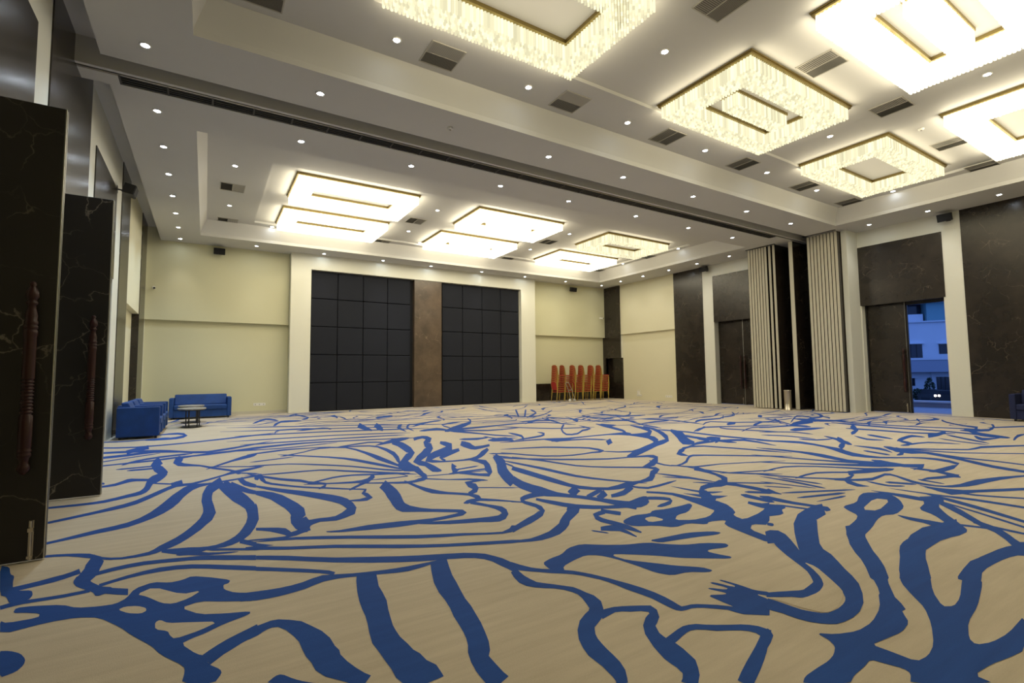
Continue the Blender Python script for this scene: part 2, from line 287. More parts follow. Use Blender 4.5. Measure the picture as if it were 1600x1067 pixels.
# carpet pattern in floor millimetres: r = ribbon (left x,y, right x,y), b = blue patch, h = beige patch; second value = pile layer
CARPET = [
('r',0,'-1715,12074,-1721,12117 -1605,11973,-1631,12155 -1480,11935,-1503,12112 -1313,11895,-1334,12079 -1144,11899,-1164,12085 -975,11936,-991,12110 -808,12007,-822,12184 -679,12064,-693,12266 -580,12197,-582,12244'),
('r',1,'-951,11860,-957,11919 -813,11776,-834,12038 -646,11762,-668,12098 -455,11776,-480,12241 -342,11962,-369,12466 -282,12383,-331,12549 -365,12980,-357,12498 -487,13170,-469,12719 -654,13114,-634,12777 -792,12996,-777,12779 -897,12869,-892,12814'),
('r',0,'-1638,11172,-1646,11224 -1472,11002,-1498,11193 -1276,10867,-1301,11075 -987,10762,-1007,10965 -620,10796,-633,10997 -177,10921,-183,11124 394,11170,399,11417 904,11442,920,11694 1361,11773,1368,11843'),
('r',1,'-1022,9925,-1094,10470 -955,10095,-1023,10650 -871,10277,-938,10875 -817,10392,-875,10965 -777,10427,-836,11042'),
('r',0,'-1487,10334,-1495,10388 -1364,10224,-1397,10458 -1223,10175,-1259,10455 -1029,10118,-1061,10411 -809,10032,-835,10335 -596,9929,-615,10224 -459,9799,-473,10094 -328,9673,-336,9923 -152,9436,-157,9710 68,9316,66,9591 435,9595,441,9838 791,9963,802,10151 1112,10333,1116,10383'),
('r',2,'-1390,9655,-1401,9723 -1275,9583,-1316,9859 -1147,9612,-1187,9908 -980,9674,-1015,9965 -829,9775,-858,10070 -674,9852,-695,10123 -502,9775,-514,9999 -370,9680,-377,9851 -266,9649,-268,9688'),
('r',1,'-1318,9166,-1323,9193 -1223,9200,-1240,9313 -1108,9299,-1124,9414 -955,9427,-969,9542 -801,9540,-814,9661 -678,9632,-689,9748 -580,9747,-583,9780'),
('r',3,'-1264,8797,-1269,8830 -1164,8774,-1183,8899 -1047,8804,-1063,8925 -892,8830,-909,8970 -756,8838,-773,9000 -621,8866,-635,9028 -489,8921,-502,9107 -340,8996,-350,9175 -159,9026,-165,9199 67,9068,65,9252 421,9211,428,9441 745,9361,762,9630 1033,9607,1038,9670'),
('r',2,'-951,8710,-956,8750 -916,8737,-937,8886 -881,8832,-903,9001 -814,8968,-834,9136 -694,9082,-713,9272 -547,9187,-563,9386 -383,9256,-394,9447 -250,9282,-258,9491 -143,9390,-145,9438'),
('r',0,'-569,9276,-476,8558 -604,9053,-500,8369 -610,8497,-542,8412 -528,7913,-511,8481 -465,7654,-459,8283 -415,7548,-410,8005 -378,7521,-375,7772'),
('r',1,'-405,7835,-371,7573 -445,7786,-388,7355 -485,7670,-418,7154 -523,7573,-450,7039 -550,7370,-474,6988 -546,7085,-478,6870 -540,6899,-480,6668 -544,6768,-498,6522 -561,6653,-528,6430 -597,6585,-571,6388 -653,6528,-628,6354 -733,6434,-710,6283 -822,6356,-799,6218 -904,6323,-884,6204 -995,6316,-975,6207 -1123,6321,-1102,6217 -1226,6325,-1207,6235'),
('r',2,'-1013,7116,-1017,7141 -959,7085,-977,7197 -897,7089,-918,7223 -822,7109,-848,7281 -769,7192,-800,7392 -723,7263,-758,7509 -692,7285,-720,7526 -656,7290,-675,7484 -580,7246,-596,7428 -514,7206,-526,7368 -464,7228,-467,7265'),
('r',0,'-991,7367,-996,7401 -978,7312,-996,7444 -970,7302,-988,7438 -962,7297,-979,7427 -954,7286,-971,7422 -945,7277,-963,7414 -945,7323,-949,7354'),
('r',1,'-970,8356,-973,8384 -905,8315,-920,8435 -830,8317,-844,8443 -755,8328,-767,8443 -678,8332,-689,8451 -600,8336,-610,8458 -540,8386,-543,8416'),
('r',1,'-836,8168,-840,8203 -784,8116,-799,8254 -726,8114,-740,8254 -667,8110,-681,8255 -608,8112,-620,8251 -548,8110,-560,8251 -504,8160,-507,8198'),
('r',3,'-1145,5589,-1150,5609 -1077,5594,-1097,5682 -998,5639,-1019,5736 -892,5705,-913,5808 -790,5767,-811,5884 -689,5827,-713,5976 -604,5887,-630,6054 -525,5974,-554,6162 -443,6160,-471,6354 -363,6372,-388,6566 -300,6541,-320,6724 -240,6649,-254,6841 -178,6656,-186,6823 -93,6666,-101,6813 64,6851,60,6966 227,7050,225,7169 288,7111,286,7282 334,7135,336,7371 466,7246,473,7446 591,7355,598,7491 698,7470,700,7503'),
('r',0,'-205,7085,-185,6834 -230,7042,-210,6799 -256,7010,-235,6755 -281,6964,-259,6724 -307,6936,-282,6678'),
('r',4,'-541,7092,-542,7114 -500,7026,-506,7107 -453,6981,-458,7062 -405,6933,-410,7020 -358,6889,-362,6973 -311,6844,-315,6929 -275,6841,-276,6861'),
('r',1,'-263,9149,-248,8995 -312,9250,-250,8639 -348,9082,-273,8478 -357,8529,-305,8598 -286,8202,-286,8636 -217,8129,-222,8422 -127,8076,-130,8272 -32,7998,-31,8140 40,7838,44,8003 112,7669,118,7845 212,7510,219,7662 301,7347,311,7502 349,7187,366,7377 373,7067,397,7297 403,7075,409,7127'),
('r',4,'-342,8906,-345,8943 -239,8937,-246,9089 -109,9056,-114,9199 67,9175,65,9335 230,9224,232,9389 397,9236,402,9400 583,9205,592,9367 729,9168,740,9324 851,9193,855,9233'),
('r',0,'39,7666,38,7697 118,7761,114,7888 220,7939,217,8089 357,8166,357,8345 486,8294,492,8597 598,8421,610,8772 659,8516,672,8841 689,8607,698,8824 715,8717,718,8773'),
('r',2,'62,7889,62,7912 152,7797,154,7885 265,7724,267,7807 377,7652,380,7729 489,7574,494,7657 601,7502,607,7579 693,7471,695,7490'),
('r',0,'307,7233,308,7258 348,7156,353,7251 401,7105,406,7198 454,7050,460,7149 506,7001,513,7095 558,6952,566,7041 603,6944,605,6966'),
('r',2,'-952,4910,-969,4980 -895,4938,-912,5013 -817,4971,-837,5065 -744,5004,-767,5116 -668,5038,-691,5170 -581,5065,-605,5211 -495,5108,-521,5271 -419,5201,-448,5381 -347,5306,-387,5553 -282,5443,-337,5775 -226,5615,-293,6010 -185,5812,-256,6223 -156,6034,-213,6399 -121,6213,-167,6592 -81,6379,-107,6718 -20,6501,-29,6715 58,6567,55,6701 143,6617,142,6721 247,6655,247,6759 406,6720,409,6823 547,6774,552,6883'),
('r',5,'182,6996,214,6405 115,6774,152,6293 40,6488,99,6114 6,6115,88,5935 -1,5751,87,5743 13,5458,99,5517 15,5318,112,5202 10,5230,80,4954 -8,5069,39,4826 -39,4932,2,4695 -75,4796,-40,4588 -115,4675,-83,4482 -157,4571,-129,4389 -206,4486,-181,4319 -251,4412,-229,4274 -274,4351,-257,4245 -303,4309,-292,4228 -372,4286,-364,4223 -447,4283,-440,4234 -506,4313,-499,4262 -557,4361,-550,4300 -597,4425,-588,4338 -643,4492,-629,4383 -707,4539,-693,4448 -775,4575,-763,4511 -846,4606,-834,4547 -900,4626,-887,4566'),
('r',1,'156,6316,237,6781 201,5959,293,6438 258,5583,349,6040 310,5357,394,5741 341,5192,428,5423 345,5022,435,5077 338,4870,416,4758 317,4708,370,4517 284,4557,323,4347 255,4446,280,4249 222,4360,237,4191 184,4295,194,4147 143,4247,148,4125 97,4215,100,4132 46,4210,49,4133 -9,4228,-2,4100 -70,4263,-62,4082 -156,4291,-150,4157 -228,4311,-225,4242'),
('r',0,'252,6263,288,6626 323,6072,357,6370 401,5882,428,6105 445,5800,467,6003 471,5774,489,5951'),
('r',4,'356,6690,407,6864 367,6522,414,6722 393,6314,430,6573 448,6189,474,6415 496,6114,516,6290'),
('r',0,'-614,4459,-537,4268 -619,4402,-534,4195 -622,4315,-535,4115 -625,4242,-531,4032 -619,4166,-538,3957 -623,4085,-551,3887 -628,4024,-562,3836'),
('r',1,'-893,3945,-917,4030 -845,3958,-869,4044 -785,3976,-808,4065 -732,3991,-758,4092 -687,4020,-710,4113 -649,4053,-672,4145 -621,4074,-647,4179'),
('r',2,'-561,3965,-575,4025 -521,3984,-535,4056 -461,4010,-474,4085 -386,4024,-398,4104 -302,4028,-312,4109 -215,4010,-222,4087 -130,3980,-136,4061 -62,3962,-65,4038 2,3931,0,4022 66,3892,67,3988 136,3842,139,3946 234,3781,239,3877 314,3724,322,3826'),
('r',0,'-486,3754,-498,3810 -435,3787,-445,3839 -361,3819,-372,3879 -286,3834,-297,3908 -206,3835,-215,3923 -124,3822,-129,3907 -39,3787,-42,3872 46,3728,46,3812 130,3657,134,3744 225,3583,231,3669 299,3527,306,3607'),
('r',0,'242,4164,254,4276 265,4126,278,4236 288,4088,302,4196 311,4049,325,4157 334,4014,348,4115'),
('r',3,'25,4139,25,4153 76,4085,76,4145 139,4048,141,4103 203,4007,205,4064 267,3970,270,4022 330,3929,335,3985 383,3918,384,3932'),
('r',0,'-135,4118,-137,4137 -116,4096,-123,4170 -96,4092,-103,4188 -63,4077,-67,4191 -14,4039,-13,4135 47,4003,47,4065 119,3980,119,4025 178,3965,178,4003 225,3964,225,3973'),
('r',0,'-877,3678,-897,3742 -854,3690,-874,3755 -822,3700,-842,3769 -796,3704,-812,3764 -760,3700,-775,3757 -697,3693,-710,3747 -628,3686,-640,3741 -566,3690,-578,3744 -521,3696,-532,3750'),
('b',2,'-1084,4523 -1046,4480 -1025,4431 -999,4332 -985,4291 -967,4262 -956,4226 -942,4150 -931,4099 -912,4020 -899,3986 -882,3960 -862,3943 -821,3919 -803,3893 -789,3840 -785,3809 -786,3767 -801,3752 -845,3747 -868,3771 -895,3850 -911,3886 -933,3911 -968,4029 -1061,4399'),
('r',1,'-607,3858,-612,4011 -576,3794,-581,3954 -534,3728,-541,3872 -496,3674,-505,3805 -452,3631,-462,3735 -387,3572,-398,3678 -333,3529,-343,3634'),
('b',3,'-625,4038 -595,4036 -579,4008 -560,3928 -541,3874 -503,3794 -476,3755 -432,3719 -419,3692 -422,3650 -434,3629 -469,3608 -486,3619 -502,3672 -525,3717 -580,3798 -606,3845 -627,3906 -634,3949 -634,4016'),
('b',2,'-331,3508 -317,3586 -296,3624 -245,3656 -211,3654 -163,3616 -134,3604 -97,3607 -75,3616 -47,3639 -16,3628 49,3569 88,3529 141,3470 156,3440 150,3412 142,3401 125,3397 120,3379 121,3333 132,3301 163,3251 195,3221 258,3179 277,3142 272,3075 240,3071 147,3126 95,3159 29,3204 -10,3212 -61,3190 -60,3155 -8,3072 29,3034 92,3000 136,2979 205,2952 227,2936 224,2914 199,2898 131,2873 93,2854 45,2821 19,2807 -11,2796 -29,2786 -54,2769 -49,2734 -12,2651 9,2615 33,2591 42,2568 41,2526 50,2497 77,2452 86,2430 88,2410 83,2391 67,2355 40,2357 -26,2400 -46,2430 -41,2481 -40,2508 -43,2537 -61,2579 -117,2677 -143,2731 -164,2790 -189,2843 -244,2947 -274,3007 -307,3081 -339,3141 -401,3248 -441,3298 -499,3335 -541,3351 -607,3359 -663,3355 -759,3334 -799,3363 -828,3477 -831,3506 -810,3475 -779,3463 -708,3457 -685,3466 -688,3498 -704,3520 -747,3554 -772,3571 -801,3588 -811,3607 -814,3648 -802,3659 -762,3649 -723,3632 -642,3590 -600,3557 -556,3503 -522,3477 -464,3452 -431,3441 -390,3434 -368,3442 -343,3473'),
('h',3,'-278,3527 -236,3566 -191,3537 -105,3413 -59,3374 -5,3375 2,3359 -33,3310 -59,3288 -101,3268 -126,3271 -156,3297 -181,3333 -225,3416 -250,3458 -282,3500'),
('h',4,'-349,3343 -334,3358 -317,3358 -283,3341 -264,3325 -241,3295 -232,3277 -228,3251 -231,3238 -244,3225 -259,3228 -293,3253 -314,3276 -344,3322'),
('h',3,'-174,3073 -163,3083 -152,3074 -131,3037 -107,3016 -55,2988 -13,2964 62,2922 71,2897 25,2867 -10,2851 -70,2834 -93,2839 -106,2872 -112,2893 -117,2922 -129,2942 -161,2974 -173,3001 -177,3052'),
('r',0,'49,2500,22,2604 70,2525,45,2630 100,2560,79,2663 136,2589,118,2695 174,2622,160,2722 219,2650,208,2750 255,2667,245,2774'),
('b',0,'-739,3131 -714,3116 -695,3100 -666,3066 -650,3040 -631,2997 -623,2972 -619,2940 -620,2919 -627,2888 -639,2874 -667,2861 -689,2908 -732,3075'),
('r',1,'525,6574,522,6637 548,6531,536,6805 564,6581,566,6909 572,6639,622,6948 576,6492,623,6657 603,6286,627,6418 657,6172,673,6286 730,6064,745,6175 829,5927,843,6022 936,5796,950,5879 1032,5703,1047,5784 1131,5617,1148,5699 1245,5511,1262,5583 1350,5416,1365,5476 1428,5355,1445,5418 1467,5302,1493,5371 1455,5330,1447,5236 1388,5189,1432,5237 1389,5021,1450,5163 1404,5007,1438,4954 1387,5010,1356,4862 1316,4972,1294,4878 1244,4981,1228,4915 1187,5002,1176,4954 1139,5008,1137,4996'),
('r',5,'473,7001,476,7033 550,6797,563,6920 648,6598,664,6734 767,6379,786,6522 870,6240,893,6393 955,6142,980,6285 987,6069,1015,6209 1019,6007,1041,6129 1103,5908,1127,6028 1165,5811,1196,5920 1151,5819,1146,5723 1104,5754,1094,5653 1062,5665,1059,5637'),
('r',6,'439,6894,439,6911 556,6847,561,6913 707,6812,714,6891 905,6770,916,6863 1095,6763,1108,6848 1274,6728,1290,6818 1386,6638,1407,6737 1514,6485,1540,6593 1784,6198,1816,6307 2015,5944,2056,6061 2213,5793,2225,5822'),
('r',0,'967,5947,969,5968 1050,5975,1061,6065 1164,6057,1176,6145 1309,6140,1325,6234 1423,6161,1443,6262 1533,6154,1555,6248 1638,6109,1665,6213 1754,6052,1783,6156 1918,5990,1946,6082 2051,5928,2086,6032 2174,5922,2182,5946'),
('r',2,'959,5974,962,5993 1084,5891,1097,5963 1246,5816,1262,5895 1429,5733,1454,5839 1533,5704,1568,5853 1609,5714,1649,5912 1683,5811,1709,6010 1735,5906,1746,6111 1776,6061,1779,6116'),
('r',0,'1318,5397,1321,5423 1354,5411,1368,5513 1407,5478,1422,5577 1475,5555,1494,5664 1541,5620,1562,5732 1593,5665,1617,5785 1644,5749,1651,5779'),
('r',1,'1613,5791,1616,5804 1743,5755,1757,5806 1915,5732,1932,5787 2085,5737,2101,5792 2094,5897,2073,5846 2040,6013,2018,5953 1987,6081,1982,6066'),
('r',7,'480,7598,482,7624 610,7533,617,7648 778,7520,786,7609 994,7456,1004,7536 1174,7305,1189,7399 1347,7121,1367,7225 1517,6945,1539,7045 1678,6750,1703,6846 1832,6499,1862,6598 1961,6278,1994,6381 2054,6166,2088,6266 2113,6111,2147,6207 2172,6101,2182,6127'),
('r',3,'977,8441,981,8476 1078,8276,1096,8411 1209,8135,1229,8266 1385,7936,1407,8060 1568,7702,1598,7842 1734,7437,1775,7605 1833,7152,1895,7370 1922,6877,1986,7084 2036,6534,2097,6707 2127,6281,2173,6402 2207,6115,2220,6145'),
('r',0,'986,8223,989,8255 1076,8245,1089,8375 1199,8342,1212,8459 1361,8473,1374,8581 1497,8619,1516,8752 1647,8724,1673,8876 1844,8709,1876,8867 2022,8568,2057,8711 2096,8200,2151,8386 2124,7792,2198,8018 2128,7466,2228,7751 2123,7135,2248,7477 2158,6761,2258,7016 2193,6487,2259,6647 2232,6308,2248,6346'),
('r',1,'561,7943,562,7965 640,7928,646,8021 744,7953,751,8049 850,7980,859,8076 959,8008,968,8103 1070,8038,1080,8129 1165,8094,1168,8118'),
('r',1,'577,8729,579,8763 702,8727,711,8874 867,8784,880,8957 1058,8853,1077,9038 1140,8883,1160,9059 1229,8889,1250,9052 1461,8887,1479,9005 1673,8866,1692,8970 1853,8881,1858,8908'),
('r',2,'1764,8734,1769,8765 1892,8679,1916,8794 2064,8650,2095,8786 2266,8588,2307,8748 2403,8517,2449,8677 2483,8316,2547,8508 2478,7845,2587,8130 2435,7387,2568,7675 2366,7048,2476,7219 2310,6815,2386,6902 2284,6643,2303,6663'),
('r',3,'1843,8690,1851,8730 2010,8735,2041,8883 2240,8852,2280,9025 2508,8969,2555,9146 2636,8918,2687,9090 2697,8834,2750,9003 2766,8829,2779,8871'),
('r',0,'2527,8565,2541,8621 2628,8591,2693,8832 2772,8674,2881,9060 2947,8763,3122,9338 3113,8899,3271,9385 3247,9028,3356,9351 3376,9187,3405,9270'),
('r',1,'2812,8564,2931,8911 2811,8419,2995,8936 2812,8256,3043,8855 2782,8041,3052,8669 2749,7808,3015,8381 2705,7533,2958,8014 2715,7461,2804,7423 2653,7396,2578,6960 2502,7097,2455,6764 2370,6823,2370,6556 2290,6654,2306,6383'),
('r',4,'2219,6540,2481,7044 2171,6306,2474,6904 2153,6069,2449,6723 2219,6014,2414,6477 2273,5991,2406,6305'),
('r',5,'3299,8773,3447,9219 3425,8908,3571,9324 3550,8997,3703,9387 3545,8792,3767,9290 3555,8721,3716,8945 3600,8925,3451,8370 3369,8494,3419,8388 3176,7952,3421,8255 3152,7817,3213,7674 3083,7734,2970,7202 2923,7435,2799,6941 2719,7106,2621,6689 2483,6641,2574,6661 2459,6346,2616,6704 2502,6253,2643,6550 2469,6053,2631,6351 2437,5842,2621,6196 2484,5787,2598,6022 2541,5799,2577,5874'),
('r',0,'3532,8138,3672,8431 3487,7838,3731,8325 3476,7660,3720,8040 3505,7786,3404,7342 3431,7698,3191,7028 3279,7544,3041,6909 3098,7363,2909,6818 2893,7112,2762,6655 2641,6586,2781,6784 2684,6434,2782,6658 2801,6387,2852,6503 2953,6346,2996,6441 3112,6321,3169,6442 3223,6306,3308,6486 3331,6336,3439,6580 3469,6461,3584,6757 3606,6619,3740,6972 3764,6831,3876,7114 3888,6998,3978,7223'),
('r',2,'3573,7453,3450,7162 3442,7379,3291,7007 3273,7251,3116,6835 3106,7059,2990,6713 2931,6773,2950,6697 2872,6528,2955,6678 2888,6456,2942,6560'),
('r',1,'3732,7727,3997,8223 3695,7522,4024,8123 3682,7343,4014,7917 3674,7217,3932,7659 3716,7140,3894,7487 3907,7232,4044,7502 4097,7342,4221,7583'),
('r',5,'2344,6266,2384,6336 2259,6008,2421,6288 2240,5846,2376,6075 2219,5668,2326,5847 2199,5552,2315,5727 2235,5591,2228,5483 2216,5606,2154,5409 2148,5556,2095,5392 2074,5500,2032,5371 1989,5482,1950,5367 1871,5526,1840,5432 1748,5593,1724,5515 1638,5646,1620,5585 1558,5687,1544,5635 1490,5703,1487,5691'),
('r',0,'2136,5559,2143,5577 2196,5464,2223,5531 2283,5381,2308,5439 2397,5285,2418,5332 2499,5210,2532,5279 2591,5142,2637,5233 2661,5068,2710,5159 2709,5017,2752,5093 2761,4999,2772,5017'),
('r',1,'2140,5667,2143,5677 2259,5621,2277,5667 2419,5584,2439,5632 2621,5544,2641,5590 2799,5524,2820,5566 2933,5511,2955,5554 3051,5517,3056,5527'),
('r',2,'2892,6250,2846,5990 2820,6109,2815,5964 2725,5904,2789,5934 2639,5685,2774,5845 2576,5521,2765,5758'),
('r',0,'2704,5777,2712,5795 2744,5756,2781,5839 2814,5772,2849,5851 2882,5784,2921,5867 2953,5798,2993,5883 3024,5812,3066,5898 3098,5857,3108,5876'),
('r',3,'2555,5605,2565,5628 2657,5572,2698,5666 2804,5572,2851,5671 2971,5580,3016,5669 3036,5579,3084,5671 3060,5575,3112,5675 3101,5613,3113,5636'),
('r',4,'3191,6386,3209,6421 3198,6249,3271,6383 3211,6094,3342,6324 3196,5901,3391,6192 3138,5768,3283,5891 3032,5566,3175,5661 2975,5400,3047,5400 2968,5360,2882,5185 2877,5413,2803,5278 2794,5542,2727,5414 2722,5609,2671,5508 2674,5656,2631,5568 2622,5666,2612,5645'),
('r',6,'3578,6329,3784,6589 3459,6058,3730,6376 3343,5807,3606,6031 3249,5639,3418,5683 3084,5333,3322,5504 2965,5042,3237,5310 2886,4829,3158,5106 2842,4687,3091,4946 2811,4593,3056,4849'),
('r',1,'3700,6659,3714,6685 3724,6584,3786,6693 3786,6547,3843,6645 3844,6501,3906,6606 3902,6457,3967,6565 3961,6416,4027,6522 4034,6422,4049,6447'),
('r',2,'3653,6460,3671,6489 3645,6353,3723,6482 3673,6285,3748,6407 3698,6214,3776,6338 3724,6145,3802,6267 3752,6081,3826,6194 3799,6068,3819,6098'),
('r',0,'3487,5954,3504,5979 3458,5857,3521,5951 3450,5782,3514,5873 3445,5710,3505,5795 3436,5635,3498,5723 3427,5561,3493,5653 3447,5540,3462,5560'),
('r',2,'1620,5344,1793,5682 1613,5226,1781,5538 1594,5064,1767,5348 1560,4884,1750,5154 1539,4733,1711,4930 1510,4574,1666,4740 1488,4395,1641,4635 1507,4292,1631,4567 1558,4257,1640,4459 1638,4210,1690,4338 1726,4147,1766,4240 1818,4076,1860,4169 1896,4015,1940,4104 1928,3957,1985,4061 1945,3980,1975,3960 1948,4004,1906,3895 1878,3982,1842,3892 1772,3966,1739,3881 1648,3964,1617,3877 1523,3995,1484,3879 1395,4035,1350,3889 1267,4058,1228,3919 1144,4080,1112,3948 1020,4073,1002,3986 920,4072,909,4017 862,4087,854,4049 830,4097,826,4078'),
('r',3,'1958,5523,1971,5550 1948,5379,1991,5470 1951,5237,2000,5340 1960,5070,2014,5181 1967,4917,2040,5069 1991,4794,2070,4960 2045,4721,2106,4851 2112,4660,2155,4750 2194,4579,2236,4664 2261,4492,2311,4582 2267,4381,2343,4502 2257,4297,2354,4440 2294,4294,2316,4327'),
('r',1,'2735,5106,2696,5025 2625,5107,2576,5002 2509,5085,2470,4954 2428,4836,2543,5024 2423,4714,2575,4937 2439,4727,2505,4738 2440,4739,2398,4571 2381,4672,2328,4530 2323,4626,2278,4509'),
('r',0,'2430,4800,2435,4810 2484,4742,2504,4780 2560,4687,2582,4726 2636,4632,2659,4672 2713,4578,2736,4616 2789,4524,2813,4562 2859,4495,2865,4504'),
('r',0,'2085,4243,2097,4273 2112,4214,2162,4339 2167,4237,2224,4362 2258,4245,2308,4341 2384,4146,2423,4211 2492,4045,2516,4082 2580,3969,2586,3978'),
('r',1,'2130,4201,2184,4297 2170,4118,2222,4205 2216,4018,2263,4094 2236,3924,2303,4024 2236,3836,2330,3958 2218,3774,2318,3859 2217,3766,2254,3717 2208,3764,2159,3606 2160,3730,2082,3570 2090,3733,2015,3593 1994,3754,1937,3643 1867,3789,1819,3686 1735,3829,1696,3740 1611,3879,1584,3811 1518,3915,1503,3874'),
('r',4,'468,5748,489,5946 518,5612,554,5894 576,5438,632,5766 615,5206,699,5575 650,5004,743,5335 663,4827,777,5143 663,4729,799,4917 650,4671,772,4667 629,4482,733,4584 637,4297,768,4621 660,4224,768,4540 679,4169,774,4456 702,4159,769,4366'),
('r',8,'745,4309,760,4496 785,4353,799,4497 839,4389,856,4501 897,4366,918,4486 960,4346,982,4490 1033,4383,1053,4568 1095,4429,1121,4672 1138,4460,1146,4659 1206,4668,1137,4621 1223,4861,1122,4674 1217,5045,1119,4794 1187,5165,1106,4895 1134,5285,1064,5014 1033,5457,977,5205 915,5639,872,5410 814,5776,781,5575 716,5912,690,5733 602,6090,584,5948 510,6235,499,6132'),
('r',0,'743,4371,734,4196 709,4326,701,4175 665,4274,660,4150 626,4244,619,4117 596,4230,580,4109 590,4275,557,4148 574,4359,540,4190 527,4411,504,4257 474,4446,460,4334 418,4480,410,4392 375,4506,369,4429'),
('r',5,'606,4198,607,4181 591,4200,595,4131 577,4171,576,4101 539,4143,534,4086 441,4164,437,4119 350,4193,348,4155 278,4205,278,4195'),
('r',0,'435,5361,440,5363 425,5268,443,5274 420,5160,440,5162 413,5025,431,5013 399,4876,415,4855 387,4757,401,4737 382,4659,385,4654'),
('r',4,'333,4125,333,4132 396,4097,398,4129 476,4068,480,4118 600,4014,609,4081 764,3921,778,3997 954,3810,971,3881 1155,3674,1179,3750 1352,3549,1380,3624 1522,3470,1551,3539 1677,3411,1703,3465 1822,3340,1844,3382 1939,3288,1963,3331 2014,3283,2053,3372 2061,3298,2107,3428 2120,3374,2132,3407'),
('r',6,'320,4033,322,4063 335,3979,343,4098 357,3982,364,4069 380,3982,385,4044 403,3978,406,4022 426,3978,427,3997 444,3975,444,3980'),
('r',5,'272,4015,273,4038 331,3938,338,4026 408,3889,415,3965 520,3819,529,3887 653,3754,663,3818 809,3668,824,3738 997,3541,1017,3615 1184,3415,1209,3488 1329,3333,1353,3395 1477,3257,1502,3313 1700,3154,1730,3213 1889,3071,1926,3132 2059,3027,2069,3041'),
('r',1,'532,11586,534,11640 912,11450,928,11673 1410,11386,1435,11601 2118,11253,2158,11471 2981,10983,3043,11216 3708,10734,3790,10976 4345,10624,4368,10681'),
('r',1,'551,10042,553,10088 797,9958,810,10145 1119,9943,1137,10124 1587,9911,1614,10092 2169,9858,2207,10034 2736,9788,2788,9980 3090,9750,3140,9912 3291,9717,3342,9870 3473,9743,3487,9782'),
('r',2,'590,9402,593,9464 752,9356,769,9624 967,9435,990,9690 1263,9516,1292,9756 1510,9552,1541,9763 1852,9530,1885,9704 2539,9360,2582,9523 3176,9190,3224,9332 3722,9093,3737,9129'),
('r',2,'370,10700,371,10738 847,10602,859,10769 1478,10552,1501,10728 2279,10466,2313,10627 2890,10267,2938,10442 3317,10096,3370,10261 3684,10014,3700,10056'),
('r',0,'456,13661,457,13718 1053,13280,1071,13507 1814,12911,1843,13123 2715,12487,2757,12681 3339,12218,3396,12430 3762,12069,3821,12260 4127,12010,4144,12059'),
('r',2,'305,12743,306,12792 988,12429,1001,12610 1870,12110,1897,12289 2903,11712,2950,11905 3515,11426,3573,11616 3882,11240,3941,11411 4198,11147,4214,11189'),
('r',1,'602,9250,603,9279 737,9183,745,9298 911,9152,922,9269 1163,9129,1178,9261 1503,9195,1520,9314 1801,9260,1823,9387 2060,9364,2067,9397'),
('r',0,'1063,14384,1068,14494 1159,14558,1183,15054 1295,15013,1328,15569 1461,15436,1514,16057 1574,15250,1638,15836 1644,14937,1713,15510 1727,14909,1742,15032'),
('r',1,'1440,13373,1447,13500 1502,13466,1536,14051 1600,13921,1638,14430 1743,14374,1795,14873 1936,14456,1995,14917 2099,14428,2157,14837 2251,14533,2267,14640'),
('r',0,'2396,17133,2416,17266 2433,16455,2516,16974 2509,15869,2601,16402 2564,15335,2644,15711 2538,15442,2473,14972 2425,15245,2365,14821 2317,14953,2301,14836'),
('r',3,'3059,11850,3389,12917 3036,11610,3372,12696 3033,11339,3326,12290 3071,11057,3257,11646 3106,10830,3206,11137'),
('r',4,'3420,11747,3747,12649 3365,11428,3705,12348 3299,11042,3650,11967 3293,10820,3524,11416 3305,10695,3413,10967'),
('r',0,'4168,11919,4128,11785 4139,11963,3994,11472 4036,11816,3895,11285 3769,11133,3921,11412 3700,10689,3860,11078 3687,10435,3781,10664 3690,10271,3711,10320'),
('r',3,'4316,11777,4292,11698 4271,11750,4178,11438 4163,11564,4088,11272 3961,11061,4070,11257 3888,10667,4001,10929 3868,10427,3933,10577 3858,10257,3874,10294'),
('r',1,'1743,11863,1753,11937 1892,11838,1937,12143 2104,11950,2155,12263 2336,12046,2391,12336 2406,11922,2467,12207 2416,11769,2484,12061 2453,11762,2468,11829'),
('r',3,'1274,11575,1273,11611 1309,11727,1303,11867 1342,11945,1356,12181 1447,12185,1478,12473 1730,12164,1772,12473 1997,12082,2047,12392 2235,12131,2248,12206'),
('r',4,'4112,11113,4135,11180 4275,11234,4374,11518 4536,11529,4645,11827 4854,11860,4979,12186 5055,11980,5199,12332 5190,12037,5328,12364 5347,12192,5384,12279'),
('r',1,'3953,10191,3988,10284 4022,10096,4165,10471 4166,10129,4333,10548 4314,10094,4536,10615 4421,10000,4592,10378 4494,9911,4597,10128 4563,9860,4589,9914'),
('r',0,'4354,9755,4406,9885 4414,9706,4629,10229 4551,9792,4859,10524 4808,10051,5153,10844 5185,10458,5529,11222 5637,11047,5840,11526 6040,11834,5909,11665 6196,12255,6034,11986 6253,12466,6211,12396'),
('r',2,'4416,9966,4463,10075 4577,9835,4768,10257 4882,9890,5058,10254 5309,9961,5475,10280 5839,10078,5989,10342 6284,10162,6445,10428 6721,10331,6764,10398'),
('r',3,'4368,10051,4398,10120 4537,9755,4672,10043 4815,9543,4940,9789 5163,9328,5282,9544 5511,9319,5618,9504 5789,9364,5888,9527 6051,9452,6077,9494'),
('r',4,'4452,9972,4491,10059 4484,9565,4652,9914 4612,9266,4751,9539 4752,8924,4863,9126 4822,8691,4930,8881 4888,8511,4990,8684 4993,8341,5092,8503 5089,8237,5167,8361 5187,8187,5206,8217'),
('r',0,'4058,8436,4088,8499 4085,8296,4212,8555 4174,8236,4311,8507 4290,8177,4442,8472 4438,8233,4555,8459 4555,8291,4650,8472 4677,8389,4700,8431'),
